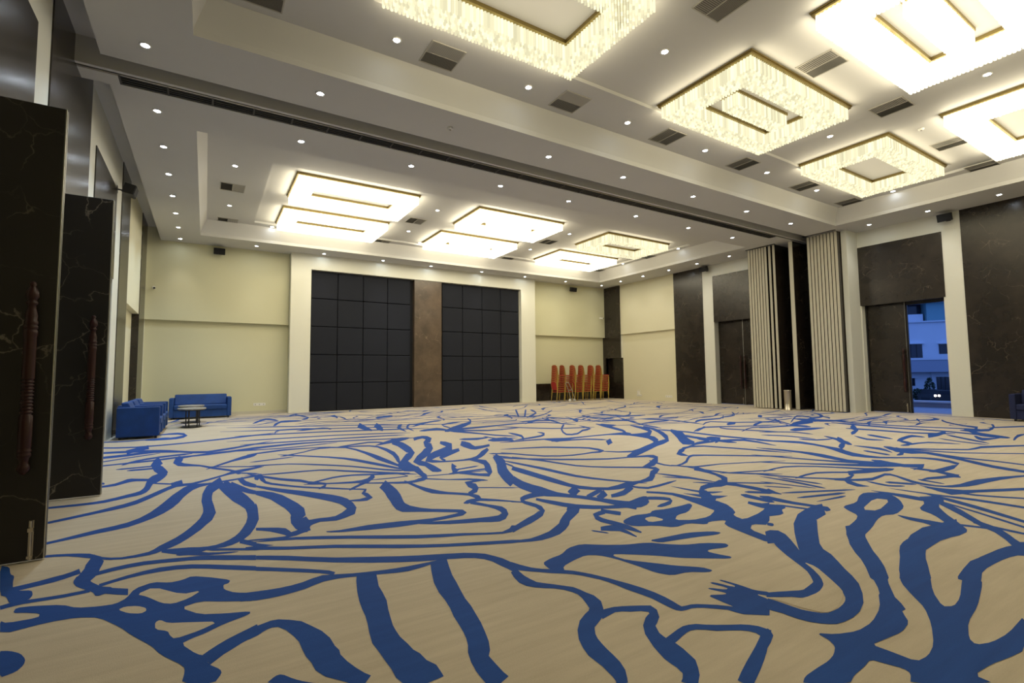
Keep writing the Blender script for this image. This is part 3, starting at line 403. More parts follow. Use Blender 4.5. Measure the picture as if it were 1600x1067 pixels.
('r',1,'4408,7966,4460,8063 4424,7814,4641,8206 4522,7768,4789,8235 4633,7720,4935,8221 4701,7698,4932,8062 4735,7672,4901,7925 4798,7702,4840,7766'),
('r',2,'4654,8598,4671,8628 4625,8426,4698,8550 4622,8271,4698,8400 4656,8106,4729,8232 4795,8024,4862,8137 4923,7967,5000,8093 5059,7974,5078,8004'),
('r',1,'4795,10388,4764,10325 4854,10691,4737,10450 4873,10964,4757,10727 4852,11045,4947,11302 5105,11222,5242,11537 5373,11357,5513,11663 5647,11575,5686,11659'),
('r',0,'4836,14674,4788,14525 4814,14828,4638,14265 4703,14751,4533,14200 4566,14665,4398,14107 4428,14568,4270,14027 4323,14496,4170,13964 4185,14241,4146,14104'),
('r',2,'5282,12276,5254,12208 5084,12220,4984,11969 4797,12029,4710,11802 4507,11859,4425,11637 4395,11851,4312,11625 4351,11887,4266,11653 4282,11821,4262,11766'),
('r',0,'315,3735,322,3815 387,3680,396,3768 491,3601,504,3692 610,3502,625,3589 748,3388,769,3481 927,3265,956,3371 1098,3164,1133,3269 1200,3111,1239,3217 1283,3076,1323,3179 1384,3039,1424,3134 1475,3000,1518,3090 1537,2961,1582,3043 1578,2911,1630,2995 1602,2849,1660,2928 1610,2773,1685,2863 1622,2694,1697,2778 1627,2631,1705,2716'),
('r',1,'298,3522,305,3595 372,3468,379,3535 464,3396,474,3459 552,3324,563,3387 626,3262,638,3319 669,3215,685,3274 683,3195,709,3226 679,3212,680,3160 656,3190,655,3153'),
('r',3,'191,3095,194,3214 221,3083,225,3201 266,3063,270,3190 322,3053,326,3177 384,3051,389,3167 448,3059,453,3167 512,3072,516,3179 567,3099,572,3205 622,3121,634,3221 696,3119,709,3189 779,3097,790,3151 868,3066,881,3121 954,3035,970,3096 1023,3009,1044,3081 1093,2994,1115,3072 1190,3005,1208,3066 1273,3026,1284,3060'),
('r',1,'813,3124,917,3076 783,3019,897,2982 752,2877,875,2882 730,2748,869,2792 719,2649,857,2680 713,2566,832,2575 701,2484,814,2481 685,2399,800,2403 670,2297,796,2350 675,2200,794,2281 677,2120,803,2208 680,2059,807,2147 677,1991,821,2104 691,1930,826,2040 688,1879,847,1987 718,1888,844,1930 687,1883,841,1897'),
('r',1,'1265,3066,1378,3062 1213,2923,1334,2927 1157,2749,1292,2786 1130,2614,1271,2686 1121,2512,1244,2575 1106,2417,1220,2469 1083,2322,1208,2376 1071,2238,1188,2284 1058,2164,1169,2195 1043,2100,1145,2111 1025,2048,1119,2028 999,1997,1088,1960 977,1923,1062,1925 965,1854,1060,1892 962,1802,1058,1846 960,1751,1056,1793 954,1711,1059,1757'),
('r',1,'199,2635,190,2740 216,2643,208,2745 240,2655,231,2752 260,2676,252,2758 281,2691,276,2766 305,2698,305,2776 329,2688,341,2770 358,2633,385,2735 380,2555,433,2687 393,2490,467,2612 395,2417,499,2536 399,2347,519,2450 411,2284,523,2367 415,2218,532,2321 440,2153,528,2282 477,2104,540,2216 507,2064,560,2146 522,2019,580,2092 527,1980,597,2060'),
('b',0,'240,2237 263,2259 275,2267 289,2267 302,2254 325,2215 339,2195 357,2172 373,2155 403,2124 377,2137 269,2207'),
('r',1,'2960,4841,3141,5048 2904,4676,3106,4913 2856,4471,3070,4738 2848,4279,3064,4551 2850,4101,3083,4392 2894,4023,3075,4248 2959,3969,3077,4115 3030,3887,3122,3998 3099,3795,3180,3887 3148,3688,3235,3783 3188,3577,3286,3677 3213,3447,3339,3569 3230,3329,3390,3479 3249,3252,3438,3427 3263,3205,3472,3396'),
('r',3,'3310,5379,3460,5593 3300,5121,3468,5349 3302,4835,3461,5038 3300,4588,3456,4777 3310,4383,3446,4540 3322,4234,3432,4358 3352,4103,3454,4218 3445,3981,3529,4075 3559,3886,3647,3984 3680,3852,3819,4010 3811,3856,3996,4063 3957,3903,4087,4045 4095,3954,4168,4031 4178,3939,4310,4077 4281,3947,4437,4141 4474,4086,4504,4198 4559,4162,4682,4345 4652,4211,4823,4409 4855,4353,4795,4359 4936,4489,4788,4365 4866,4556,4787,4484 4676,4696,4611,4631 4459,4860,4394,4790 4305,5004,4249,4941 4193,5183,4130,5108 4125,5440,4057,5356 4064,5728,3992,5631 3951,6015,3881,5912 3847,6230,3789,6139'),
('r',0,'3551,6053,3569,6080 3564,5778,3631,5879 3601,5491,3683,5605 3639,5140,3742,5272 3661,4839,3762,4960 3700,4582,3783,4677 3777,4385,3848,4462 3867,4221,3929,4286 3967,4067,4024,4123 4043,3955,4103,4012 4126,3889,4141,3902'),
('r',0,'3419,4280,3300,4017 3351,4215,3246,3980 3289,4161,3189,3936 3234,4122,3129,3880 3174,4069,3077,3840'),
('r',2,'3158,3729,3234,3847 3231,3760,3318,3892 3310,3797,3401,3932 3393,3839,3484,3970 3474,3874,3575,4018'),
('r',4,'3528,3923,3418,3738 3466,3881,3362,3702 3403,3836,3309,3672 3343,3794,3256,3640 3291,3764,3198,3598'),
('r',5,'3938,3970,3826,3790 3812,3878,3706,3718 3676,3793,3556,3640 3554,3756,3448,3631 3458,3737,3380,3644'),
('r',1,'3865,3930,3879,3943 3860,3848,3916,3900 3875,3767,3940,3827 3936,3693,4007,3761 4122,3704,4199,3780 4309,3739,4386,3813 4493,3794,4514,3814'),
('r',0,'3796,3586,3855,3640 3867,3500,3935,3559 3933,3383,4015,3448 3919,3253,4032,3333 3882,3122,4037,3229 3859,3016,4066,3157 3832,2916,4093,3086 3804,2804,4105,2990 3787,2717,4070,2873 3746,2647,3983,2755 3716,2598,3897,2671'),
('r',2,'4055,6920,4067,6941 4223,6837,4277,6926 4455,6766,4525,6873 4729,6662,4816,6785 4891,6535,4989,6665 5016,6398,5124,6535 5160,6295,5263,6420 5254,6167,5366,6293 5246,5942,5395,6099 5205,5797,5341,5897 5244,5898,5124,5759 5091,5902,5007,5801 4893,5868,4824,5781 4687,5866,4616,5776 4482,5930,4415,5841 4298,6058,4227,5959 4137,6293,4075,6200 4027,6520,3961,6417 3910,6665,3893,6639'),
('r',0,'4449,7611,4469,7645 4661,7543,4745,7682 4972,7524,5061,7661 5302,7466,5410,7619 5315,7265,5549,7578 5318,7097,5651,7544 5578,7187,5794,7475 5917,7299,6037,7450 6337,7330,6440,7452 6729,7313,6864,7461 6908,7200,7165,7469 6969,7078,7372,7487 7223,7186,7317,7279'),
('r',1,'5269,7197,5295,7233 5412,7128,5510,7259 5633,7095,5743,7236 5893,7042,6005,7176 6036,6925,6155,7060 6119,6822,6237,6952 6227,6786,6259,6820'),
('r',0,'6104,6698,6413,6911 6021,6590,6312,6789 5933,6481,6224,6677 5856,6380,6129,6563 5769,6275,6049,6460'),
('r',3,'5218,5873,5234,5890 5278,5745,5343,5816 5375,5615,5454,5697 5554,5513,5663,5625 5902,5599,6079,5781 6277,5745,6552,6029 6534,5875,6765,6166 7027,6315,6661,6087 7271,6623,6775,6224 7326,6829,6965,6511 7280,7075,7005,6816 7196,7261,7000,7069 7085,7371,7036,7322'),
('r',4,'5142,5194,5259,5328 5230,5205,5441,5443 5412,5256,5753,5634 5844,5475,6215,5869 6342,5733,6724,6115 6645,5853,7023,6216 6987,6035,7160,6265 7586,6577,7232,6353 7953,7005,7543,6699 8215,7367,7839,7066 8416,7698,8080,7414 8503,7941,8257,7724 8549,8112,8345,7927'),
('r',1,'6977,7130,7023,7177 6968,7035,7153,7222 7045,7005,7226,7185 7140,6951,7355,7159 7204,6826,7558,7164 7326,6779,7774,7229 7914,7270,7692,7152 8278,7701,7831,7324 8391,8009,8033,7686 8436,8249,8176,8007 8417,8393,8353,8332'),
('r',2,'7166,7293,7157,7299 7267,7369,7229,7398 7475,7589,7247,7405 7655,7857,7374,7590 7859,8374,7534,8047 8012,8857,7699,8528 8034,9154,7948,9061'),
('r',1,'3583,6265,3597,6289 3740,6059,3795,6147 3953,5841,4017,5935 4232,5582,4312,5687 4532,5392,4607,5482 4817,5246,4893,5330 5055,5196,5125,5270 5215,5180,5296,5263 5380,5201,5400,5221'),
('r',0,'5124,5208,5143,5228 5197,5162,5274,5241 5312,5129,5417,5232 5422,5072,5566,5206 5424,4983,5638,5165 5412,4942,5575,5026 5367,4932,5247,4732 5229,4838,4994,4563 5052,4732,4864,4532 4902,4651,4800,4544 4780,4583,4756,4558'),
('r',1,'5217,4866,5245,4889 5143,4734,5258,4828 5117,4626,5210,4701 5102,4504,5175,4564 5128,4419,5191,4471 5196,4373,5261,4430 5333,4396,5424,4481 5521,4471,5615,4576 5734,4617,5794,4701 5894,4720,6016,4837 6002,4755,6123,4852 6153,4686,6253,4761 6507,4406,6604,4471 6818,4133,6925,4197 7105,3942,7133,3957'),
('r',0,'5198,4469,5212,4480 5202,4380,5256,4423 5222,4283,5294,4340 5298,4183,5382,4249 5483,4160,5562,4222 5748,4136,5807,4179 6107,4012,6165,4050 6407,3887,6480,3931 6684,3805,6702,3816'),
('r',2,'5992,4823,5963,4801 6047,4919,5931,4832 6111,5038,5896,4877 6157,5107,5952,5014 6097,5039,6336,5282 6290,5141,6498,5357 6393,5221,6585,5417 6502,5284,6673,5433 6691,5335,6840,5456 6909,5256,7030,5346 7116,4810,7228,4883 7252,4394,7378,4467 7407,4111,7436,4126'),
('r',0,'6377,5251,6404,5276 6500,5281,6618,5389 6718,5375,6839,5482 6989,5467,7141,5594 7244,5492,7414,5625 7441,5493,7620,5629 7674,5547,7715,5577'),
('r',2,'8217,7065,8489,7273 7816,6629,8430,7087 7404,6196,8263,6786 7137,5940,7876,6395 6853,5628,7666,6202 6906,5539,7441,5941 7024,5534,7291,5735'),
('r',0,'8173,7399,8217,7438 8148,7163,8345,7332 8223,6967,8393,7108 8265,6654,8458,6804 8237,6292,8428,6432 8212,5889,8409,6026 8283,5411,8474,5532 8368,5053,8527,5146 8479,4806,8519,4828'),
('r',1,'7804,6457,7874,6513 7671,6217,7953,6436 7649,6037,7904,6229 7609,5786,7878,5982 7615,5523,7872,5702 7617,5313,7885,5492 7726,5220,7783,5258'),
('r',5,'7709,6058,7781,6111 7559,5851,7867,6076 7515,5704,7825,5923 7600,5702,7545,5612 7493,5705,7229,5495 7294,5679,7042,5477 7045,5584,6986,5535'),
('r',0,'9537,7205,9466,7146 9512,7228,9229,6992 9335,7134,9082,6923 9179,7057,8924,6842 9029,6984,8768,6761 8868,6900,8631,6696 8661,6764,8602,6712'),
('r',3,'7895,5947,7962,5996 7835,5818,8104,6014 7877,5746,8158,5945 7882,5666,8138,5822 7886,5693,7715,5538 7687,5592,7505,5435 7459,5452,7417,5415'),
('r',6,'7525,5564,7584,5609 7613,5460,7847,5630 7831,5409,8069,5573 8039,5291,8273,5441 8017,5029,8204,5140 7949,4803,8086,4881 7930,4649,7963,4667'),
('r',2,'5153,4079,5406,4259 5156,3987,5345,4118 5140,3861,5275,3950 5097,3734,5213,3806 5010,3602,5168,3692 4899,3506,5107,3585 4957,3533,4776,3353 4921,3560,4643,3338 4746,3509,4574,3372 4627,3503,4468,3370 4492,3475,4379,3349 4255,3323,4373,3332 4071,3148,4371,3311 4072,3063,4274,3187 4105,3016,4197,3073'),
('r',3,'5238,4243,5255,4256 5232,4086,5300,4136 5253,3920,5324,3969 5316,3723,5386,3770 5482,3549,5554,3595 5640,3423,5707,3463 5787,3335,5805,3345'),
('r',0,'5242,3776,5256,3787 5322,3726,5380,3766 5450,3680,5510,3722 5580,3635,5641,3676 5711,3590,5773,3629 5843,3543,5907,3583 5974,3520,5991,3531'),
('r',0,'4575,3640,4589,3650 4632,3540,4689,3583 4718,3431,4796,3485 4794,3270,4912,3344 4801,3065,4932,3140 4789,2902,4924,2975 4831,2804,4865,2822'),
('r',1,'4800,3463,4813,3472 4844,3396,4902,3436 4926,3332,4986,3372 5011,3271,5066,3306 5091,3206,5150,3243 5171,3143,5234,3180 5260,3107,5275,3115'),
('r',1,'4615,4206,4631,4219 4624,4085,4687,4138 4652,3954,4736,4021 4689,3797,4787,3871 4731,3659,4803,3711 4764,3558,4809,3589 4796,3483,4806,3490'),
('r',0,'4528,4024,4538,4033 4551,3962,4593,3998 4597,3902,4642,3939 4647,3844,4688,3877 4695,3786,4735,3817 4738,3726,4784,3761 4793,3693,4804,3701'),
('r',0,'4228,3643,4237,3650 4225,3526,4264,3555 4230,3392,4289,3435 4251,3254,4328,3309 4322,3205,4391,3256 4397,3194,4441,3226 4463,3190,4474,3198'),
('r',1,'4083,3365,4094,3374 4092,3281,4134,3313 4095,3173,4193,3243 4126,3071,4252,3161 4210,3050,4298,3115 4290,3056,4330,3086 4350,3058,4361,3065'),
('r',0,'4488,3012,4522,3032 4440,2933,4569,3008 4441,2872,4564,2942 4445,2814,4557,2877 4442,2753,4556,2816 4443,2696,4552,2754 4483,2672,4509,2685'),
('r',1,'4628,3061,4651,3076 4626,3016,4708,3067 4660,2982,4744,3034 4694,2949,4779,3000 4728,2916,4813,2966 4757,2880,4852,2935 4820,2874,4843,2888'),
('r',1,'4251,2786,4331,2831 4230,2712,4344,2776 4216,2634,4364,2718 4228,2594,4411,2704 4254,2579,4445,2696'),
('r',2,'2022,3268,2062,3370 2077,3298,2119,3403 2155,3338,2207,3458 2257,3381,2324,3528 2372,3447,2435,3587 2465,3506,2515,3644 2576,3627,2538,3646 2638,3765,2545,3679 2643,3854,2567,3765 2632,3937,2557,3842 2616,4003,2549,3920 2630,4056,2558,3993 2614,4038,2639,4132 2642,4039,2720,4190 2711,4062,2801,4219 2805,4067,2918,4251 2879,4057,3024,4283'),
('r',1,'2481,4062,2487,4071 2484,4033,2511,4074 2502,4018,2527,4056 2518,4002,2543,4039 2534,3985,2560,4023 2551,3969,2576,4006 2573,3970,2580,3979'),
('r',6,'2711,3967,2763,4034 2725,3881,2793,3967 2752,3767,2836,3871 2787,3648,2878,3755 2845,3531,2937,3639 2956,3435,3039,3530 3075,3364,3148,3443 3149,3325,3234,3419 3214,3303,3324,3424 3283,3262,3462,3457 3357,3236,3595,3497 3456,3265,3668,3507 3551,3321,3695,3488'),
('r',1,'3575,3447,3593,3465 3583,3406,3656,3476 3620,3381,3707,3463 3671,3349,3764,3432 3722,3304,3812,3379 3747,3257,3834,3321 3743,3246,3764,3231 3727,3247,3650,3157 3651,3227,3567,3141 3581,3216,3506,3140 3501,3182,3482,3163'),
('r',0,'2873,3623,2783,3417 2754,3535,2676,3340 2607,3412,2567,3264 2512,3326,2497,3187 2452,3261,2401,3108 2371,3208,2293,3041 2267,3142,2199,3016 2162,3107,2105,3006 2061,3085,2023,3022 1977,3099,1949,3053 1920,3122,1895,3080'),
('r',3,'2743,3535,2861,3665 2749,3500,2866,3628 2755,3465,2872,3592 2760,3431,2878,3556 2772,3404,2876,3513'),
('b',3,'2973,3048 3080,3083 3146,3087 3235,3062 3284,3064 3343,3097 3388,3101 3462,3080 3529,3074 3655,3073 3723,3076 3800,3085 3817,3073 3790,3031 3738,2994 3614,2926 3543,2902 3448,2896 3393,2876 3320,2825 3320,2793 3391,2745 3451,2727 3562,2718 3640,2733 3767,2788 3835,2834 3909,2918 3926,2894 3900,2741 3872,2676 3814,2628 3789,2590 3771,2527 3828,2516 4025,2546 4162,2583 4377,2669 4304,2611 3912,2378 3780,2328 3728,2383 3682,2386 3597,2341 3562,2290 3538,2185 3503,2135 3425,2089 3410,2117 3442,2255 3464,2343 3498,2467 3536,2524 3613,2565 3608,2589 3515,2620 3469,2622 3423,2597 3389,2609 3331,2673 3276,2690 3171,2679 3120,2698 3069,2768 3019,2808 2923,2857 2889,2893 2884,2950 2893,2983 2927,3023'),
('h',4,'3141,2982 3207,2984 3229,2958 3231,2878 3200,2857 3105,2873 3083,2898 3110,2960'),
('r',4,'3021,3352,2943,3255 2953,3349,2879,3249 2856,3316,2835,3238 2768,3181,2857,3249 2756,3103,2842,3180 2768,3042,2849,3118 2784,2982,2865,3056 2788,2918,2875,2993 2790,2850,2881,2925 2806,2780,2862,2823 2820,2725,2843,2742'),
('r',0,'2932,3303,3030,3404 2959,3269,3043,3354 2981,3231,3062,3311 2999,3189,3085,3272 3023,3154,3100,3227'),
('r',1,'2605,2934,2668,3008 2634,2914,2715,3007 2665,2885,2771,2999 2690,2868,2799,2974 2718,2845,2796,2909 2721,2756,2768,2791 2720,2677,2737,2689'),
('r',0,'2544,2978,2549,2983 2545,2951,2567,2974 2558,2929,2580,2952 2570,2907,2592,2929 2583,2885,2605,2908 2595,2863,2617,2885 2613,2855,2618,2860'),
('r',0,'9115,14514,9164,14569 8771,13973,8966,14189 8456,13438,8649,13648 8177,12957,8340,13132 7905,12495,8066,12666 7660,12074,7802,12222 7521,11803,7558,11842'),
('r',1,'9415,14330,9410,14298 9125,13935,9109,13814 8779,13420,8765,13305 8457,12937,8447,12837 8159,12496,8150,12393 7880,12081,7873,11983 7668,11733,7666,11709'),
('r',2,'9388,14014,9487,14153 9096,13479,9476,14007 8931,13105,9271,13556 8856,12928,8750,12687 8456,12481,8188,12047 8053,12065,7800,11652 7659,11602,7599,11502'),
('r',3,'7481,12487,7526,12562 7500,12129,7671,12402 7600,11817,7771,12080 7781,11558,7963,11831 8120,11690,8309,11971 8549,12014,8732,12286 9039,12485,9220,12756 9441,12905,9651,13221 9874,13399,9929,13481'),
('r',0,'6758,10603,6804,10676 6824,10499,7006,10782 6981,10486,7184,10794 7198,10475,7394,10763 7408,10447,7607,10727 7541,10329,7741,10596 7442,9959,7639,10206 7309,9626,7501,9860 7279,9457,7323,9511'),
('r',5,'7344,9512,7312,9453 7178,9354,7062,9142 6901,9035,6847,8904 6548,8591,6617,8624 6235,8121,6376,8265 6056,7774,6222,7973 6137,7693,6298,7897 6323,7742,6479,7948 6546,7925,6680,8115 6753,8107,6933,8341 6925,8159,7133,8415 7214,8365,7142,8347 7386,8709,7195,8499 7431,8923,7290,8763 7434,9061,7402,9024'),
('r',1,'5327,8768,5364,8826 5264,8524,5408,8745 5234,8303,5414,8570 5191,8068,5370,8310 5109,7904,5204,7991 5025,7765,5064,7773 4953,7631,4963,7633'),
('r',0,'4807,7708,4835,7755 4966,7699,5076,7876 5213,7756,5346,7962 5505,7850,5659,8084 5683,7983,5824,8225 5940,8339,5777,8154 5966,8471,5819,8274 5938,8528,5843,8397 5901,8553,5876,8518'),
('r',1,'5762,9954,5790,10002 5924,9584,6035,9763 6174,9226,6277,9379 6491,8833,6606,8988 6863,8653,6985,8806 7176,8567,7296,8711 7471,8545,7505,8585'),
('r',4,'6037,10293,6064,10341 6305,10198,6423,10391 6700,10162,6834,10367 7139,10044,7284,10247 7308,9698,7453,9887 7363,9378,7514,9565 7464,9202,7500,9245'),
('r',0,'7907,8883,8005,8990 7762,8650,8137,9052 7719,8508,8157,8976 7730,8398,8161,8860 7864,8421,8186,8768 8010,8485,8203,8691 8149,8559,8196,8608'),
('r',0,'8808,8436,8859,8486 8909,8403,9122,8608 9137,8457,9357,8665 9399,8500,9657,8737 9604,8509,9862,8741 9747,8506,9999,8727 9951,8579,10019,8639'),
('r',1,'9714,9342,9766,9391 9764,9099,9957,9277 9902,8873,10116,9062 10032,8552,10230,8717 9954,8077,10165,8243 9872,7710,10051,7846 9864,7472,9909,7504'),
('r',1,'9597,10007,9664,10072 9242,9439,9512,9698 8960,8911,9209,9144 8674,8339,8897,8542 8530,7928,8729,8105 8445,7647,8645,7820 8453,7495,8504,7538'),
('r',0,'10114,7920,10189,7986 10114,7881,10463,8182 10275,7977,10647,8282 10541,8082,10917,8375 10917,8081,11264,8340 11326,8097,11641,8328 11755,8311,11990,8497 12144,8568,12214,8645 12426,8767,12445,8787'),
('r',1,'11736,8365,11814,8421 11833,8313,12156,8544 12092,8345,12455,8601 12490,8468,12796,8691 13159,8916,12905,8780 13527,9216,13184,9008 13672,9362,13577,9303'),
('r',2,'9716,7401,9760,7441 9858,7466,10044,7628 10120,7624,10336,7798 10461,7749,10653,7892 10603,7543,10799,7682 10756,7265,10960,7402 11150,7068,11364,7203 11509,6927,11738,7064 11888,6864,11949,6899'),
('r',0,'10269,7173,10382,7253 10151,7056,10619,7386 10225,7066,10683,7387 10302,7078,10743,7386 10365,7080,10820,7396 10426,7081,10901,7409 10655,7205,10776,7288'),
('r',1,'8479,6681,8525,6722 8625,6732,8821,6902 8903,6877,9120,7056 9293,7009,9501,7168 9622,6904,9828,7052 9975,6741,10140,6852 10386,6581,10573,6698 10726,6459,10919,6575 11076,6404,11124,6432'),
('r',3,'9708,6965,9741,6984 9578,6867,9704,6939 9451,6757,9626,6874 9389,6572,9559,6688 9521,6176,9682,6278 9661,5824,9827,5922 9831,5589,9873,5612'),
('r',0,'9263,6138,9293,6161 9424,6187,9566,6289 9699,6299,9856,6408 10030,6399,10213,6518 10263,6351,10449,6466 10418,6275,10598,6383 10607,6253,10651,6279'),
('r',0,'12824,8002,12992,8104 12594,7843,13225,8228 12564,7802,13244,8215 12565,7781,13227,8181 12548,7748,13231,8160 12562,7735,13201,8118 12789,7853,12947,7948'),
('r',0,'9243,11134,9318,11220 9062,10818,9345,11140 8976,10586,9242,10888 8906,10295,9172,10597 8986,10045,9246,10332 9077,9854,9346,10142 9252,9811,9318,9880'),
('r',0,'9904,11377,9981,11464 9800,10904,10134,11270 9831,10513,10154,10854 9923,10124,10236,10441 10186,10024,10485,10320 10430,10011,10735,10305 10739,10104,10823,10184'),
('r',0,'8574,9526,8619,9576 8654,9395,8834,9591 8841,9327,9015,9510 9026,9213,9217,9406 9085,9071,9272,9254 9096,8953,9278,9127 9170,8921,9217,8965'),
('r',0,'8076,11373,8114,11426 8102,11019,8256,11225 8203,10685,8359,10885 8311,10243,8470,10434 8377,9750,8514,9906 8402,9354,8545,9510 8476,9110,8513,9149'),
('r',1,'1629,2679,1700,2776 1668,2634,1722,2705 1719,2577,1756,2627 1766,2533,1798,2575 1811,2487,1848,2536 1860,2448,1896,2493 1905,2407,1941,2447 1940,2358,1975,2394 1967,2305,2004,2342 1990,2262,2025,2294 2005,2212,2046,2247 2017,2152,2065,2191 2024,2081,2088,2130 2042,2003,2111,2053 2057,1927,2126,1972 2055,1856,2129,1898 2055,1799,2123,1837 2059,1766,2117,1800 2075,1746,2115,1778 2106,1739,2139,1772 2141,1737,2173,1767 2167,1726,2202,1754 2198,1706,2232,1731 2239,1668,2278,1694 2280,1627,2319,1651 2289,1591,2343,1622 2304,1556,2368,1594 2356,1515,2424,1556 2400,1480,2480,1527'),
('r',2,'1610,2633,1671,2669 1587,2564,1660,2613 1571,2480,1651,2549 1583,2418,1653,2494 1614,2376,1661,2433 1650,2341,1691,2394 1691,2311,1726,2353 1728,2268,1762,2307 1750,2218,1796,2263 1758,2179,1806,2217 1749,2132,1811,2173 1724,2065,1823,2120 1705,2020,1809,2048 1694,2012,1757,1971 1685,2003,1690,1910 1648,1987,1632,1878 1582,1949,1601,1862 1516,1885,1584,1841 1469,1819,1563,1813 1440,1755,1545,1777 1421,1696,1533,1737 1419,1647,1522,1692 1418,1605,1513,1642 1410,1562,1501,1589 1404,1528,1479,1537 1395,1503,1448,1495 1381,1484,1428,1471'),
('b',0,'1872,2656 1927,2679 1966,2690 2029,2700 2072,2718 2138,2761 2186,2779 2261,2787 2309,2771 2376,2715 2424,2679 2502,2628 2563,2599 2669,2564 2719,2536 2760,2485 2795,2450 2859,2395 2909,2368 2996,2339 3048,2312 3117,2262 3137,2237 3129,2212 3115,2200 3083,2189 3046,2194 2965,2218 2930,2222 2906,2210 2901,2193 2910,2158 2921,2128 2945,2075 2943,2056 2916,2049 2881,2066 2801,2122 2751,2159 2678,2213 2634,2254 2576,2323 2515,2380 2391,2483 2342,2513 2322,2499 2321,2473 2337,2412 2365,2364 2432,2281 2469,2235 2510,2180 2548,2140 2619,2074 2645,2039 2653,1998 2646,1984 2617,1982 2588,1995 2528,2038 2483,2056 2410,2066 2377,2085 2348,2133 2335,2177 2327,2263 2318,2324 2299,2424 2283,2478 2254,2538 2230,2567 2188,2595 2150,2599 2081,2584 2033,2570 1957,2543 1925,2521 1902,2482 1882,2482 1845,2520 1837,2555 1850,2624'),
('b',1,'2769,2576 2856,2568 2931,2561 3072,2547 3155,2526 3260,2478 3302,2450 3322,2415 3314,2401 3269,2393 3219,2401 3116,2430 3039,2449 2914,2474 2853,2486 2795,2495 2768,2514 2747,2562'),
('r',0,'1686,1900,1725,1970 1730,1909,1768,1972 1785,1918,1820,1964 1821,1905,1861,1947 1854,1880,1900,1927 1903,1857,1947,1900 1928,1828,1990,1873 1916,1813,1982,1823 1903,1810,1933,1763 1870,1795,1878,1728 1806,1750,1852,1715 1755,1690,1839,1695 1729,1640,1817,1660 1706,1594,1810,1628 1689,1550,1807,1595 1673,1505,1810,1559 1668,1467,1803,1517 1667,1435,1790,1474 1659,1411,1776,1430 1656,1398,1739,1388 1645,1388,1703,1353 1626,1374,1663,1328 1606,1364,1638,1311'),
('r',3,'1750,1548,1775,1606 1788,1558,1814,1615 1839,1571,1865,1626 1883,1584,1912,1636 1922,1593,1958,1642 1954,1596,1993,1636 1983,1588,2027,1622 2019,1563,2060,1593 2054,1528,2102,1563 2105,1500,2152,1532 2151,1471,2202,1504 2177,1445,2233,1478 2188,1420,2255,1451 2180,1386,2264,1418 2166,1358,2270,1393'),
('r',1,'2232,1416,2243,1382 2159,1385,2170,1347 2072,1352,2082,1304 2006,1329,2011,1273 1939,1306,1944,1246 1858,1276,1864,1216 1797,1251,1804,1195'),
('b',0,'2354,1781 2411,1750 2433,1743 2442,1751 2437,1771 2413,1822 2410,1840 2422,1841 2437,1828 2472,1789 2489,1778 2504,1783 2503,1804 2484,1863 2485,1882 2504,1879 2518,1856 2541,1792 2553,1773 2566,1780 2568,1801 2558,1860 2560,1878 2573,1873 2582,1851 2595,1794 2601,1757 2605,1702 2616,1674 2644,1641 2643,1625 2615,1608 2598,1614 2574,1648 2565,1642 2565,1594 2531,1558 2437,1502 2391,1496 2341,1531 2327,1560 2333,1617 2335,1649 2334,1688 2334,1719 2334,1772'),
('r',3,'8262,5199,8303,5225 8309,5017,8469,5112 8409,4821,8629,4944 8491,4572,8762,4713 8464,4351,8685,4458 8365,4134,8569,4228 8197,3929,8515,4069 8023,3750,8447,3927 7902,3618,8283,3774 7804,3480,8164,3628 7827,3332,8067,3429 7907,3185,8060,3244 8087,3064,8213,3110 8272,2950,8389,2990 8342,2834,8494,2883 8338,2710,8533,2768 8265,2547,8490,2609 8144,2433,8315,2457 8075,2457,7782,2357 7792,2461,7475,2354 7607,2464,7362,2382 7485,2469,7326,2416 7363,2465,7323,2452'),
('r',0,'9411,4443,9902,4645 9185,4291,9763,4517 9078,4209,9347,4256 8937,4168,8671,3974 8620,4042,8356,3869'),
('r',0,'7462,4702,7496,4722 7460,4510,7577,4578 7487,4299,7644,4385 7511,4051,7686,4141 7442,3840,7696,3963 7363,3648,7660,3784 7300,3467,7556,3579 7258,3296,7469,3385 7227,3097,7529,3219 7222,2951,7595,3095 7377,2898,7476,2935'),
('r',4,'6792,4364,6811,4376 6835,4137,6918,4185 6921,3887,7012,3935 7037,3587,7133,3634 7163,3311,7287,3366 7274,3114,7399,3165 7407,2978,7437,2990'),
('r',2,'6252,4010,6268,4020 6360,3853,6424,3890 6518,3676,6589,3715 6732,3434,6828,3482 6988,3139,7157,3213 7200,2906,7426,2994 7470,2761,7529,2782'),
('r',1,'7640,3180,7712,3207 7496,3025,7774,3128 7455,2890,7709,2981 7430,2739,7677,2825 7514,2645,7795,2741 7573,2589,7883,2682 7673,2645,7501,2579 7476,2625,7384,2590 7319,2608,7298,2600'),
('r',0,'7405,2667,7436,2678 7370,2588,7492,2628 7373,2506,7514,2550 7357,2399,7514,2445 7260,2274,7461,2329 7164,2175,7412,2240 7201,2128,7258,2142'),
('r',1,'7403,2199,7347,2182 7402,2244,7174,2172 7271,2258,7084,2199 7135,2284,6960,2227 7031,2313,6875,2262 6945,2340,6798,2289 6847,2340,6744,2303 6780,2336,6705,2307 6709,2325,6690,2318'),
('r',0,'6709,2352,6733,2360 6666,2304,6765,2335 6664,2261,6753,2288 6663,2219,6740,2242 6661,2177,6730,2197 6658,2136,6719,2153 6676,2108,6691,2113'),
('r',1,'5739,3541,5756,3553 5842,3541,5908,3585 6001,3560,6078,3608 6212,3555,6296,3604 6391,3479,6481,3528 6568,3351,6651,3393 6733,3143,6822,3183 6858,2939,6978,2989 6928,2817,7108,2888 6951,2741,7210,2840 7095,2729,7159,2752'),
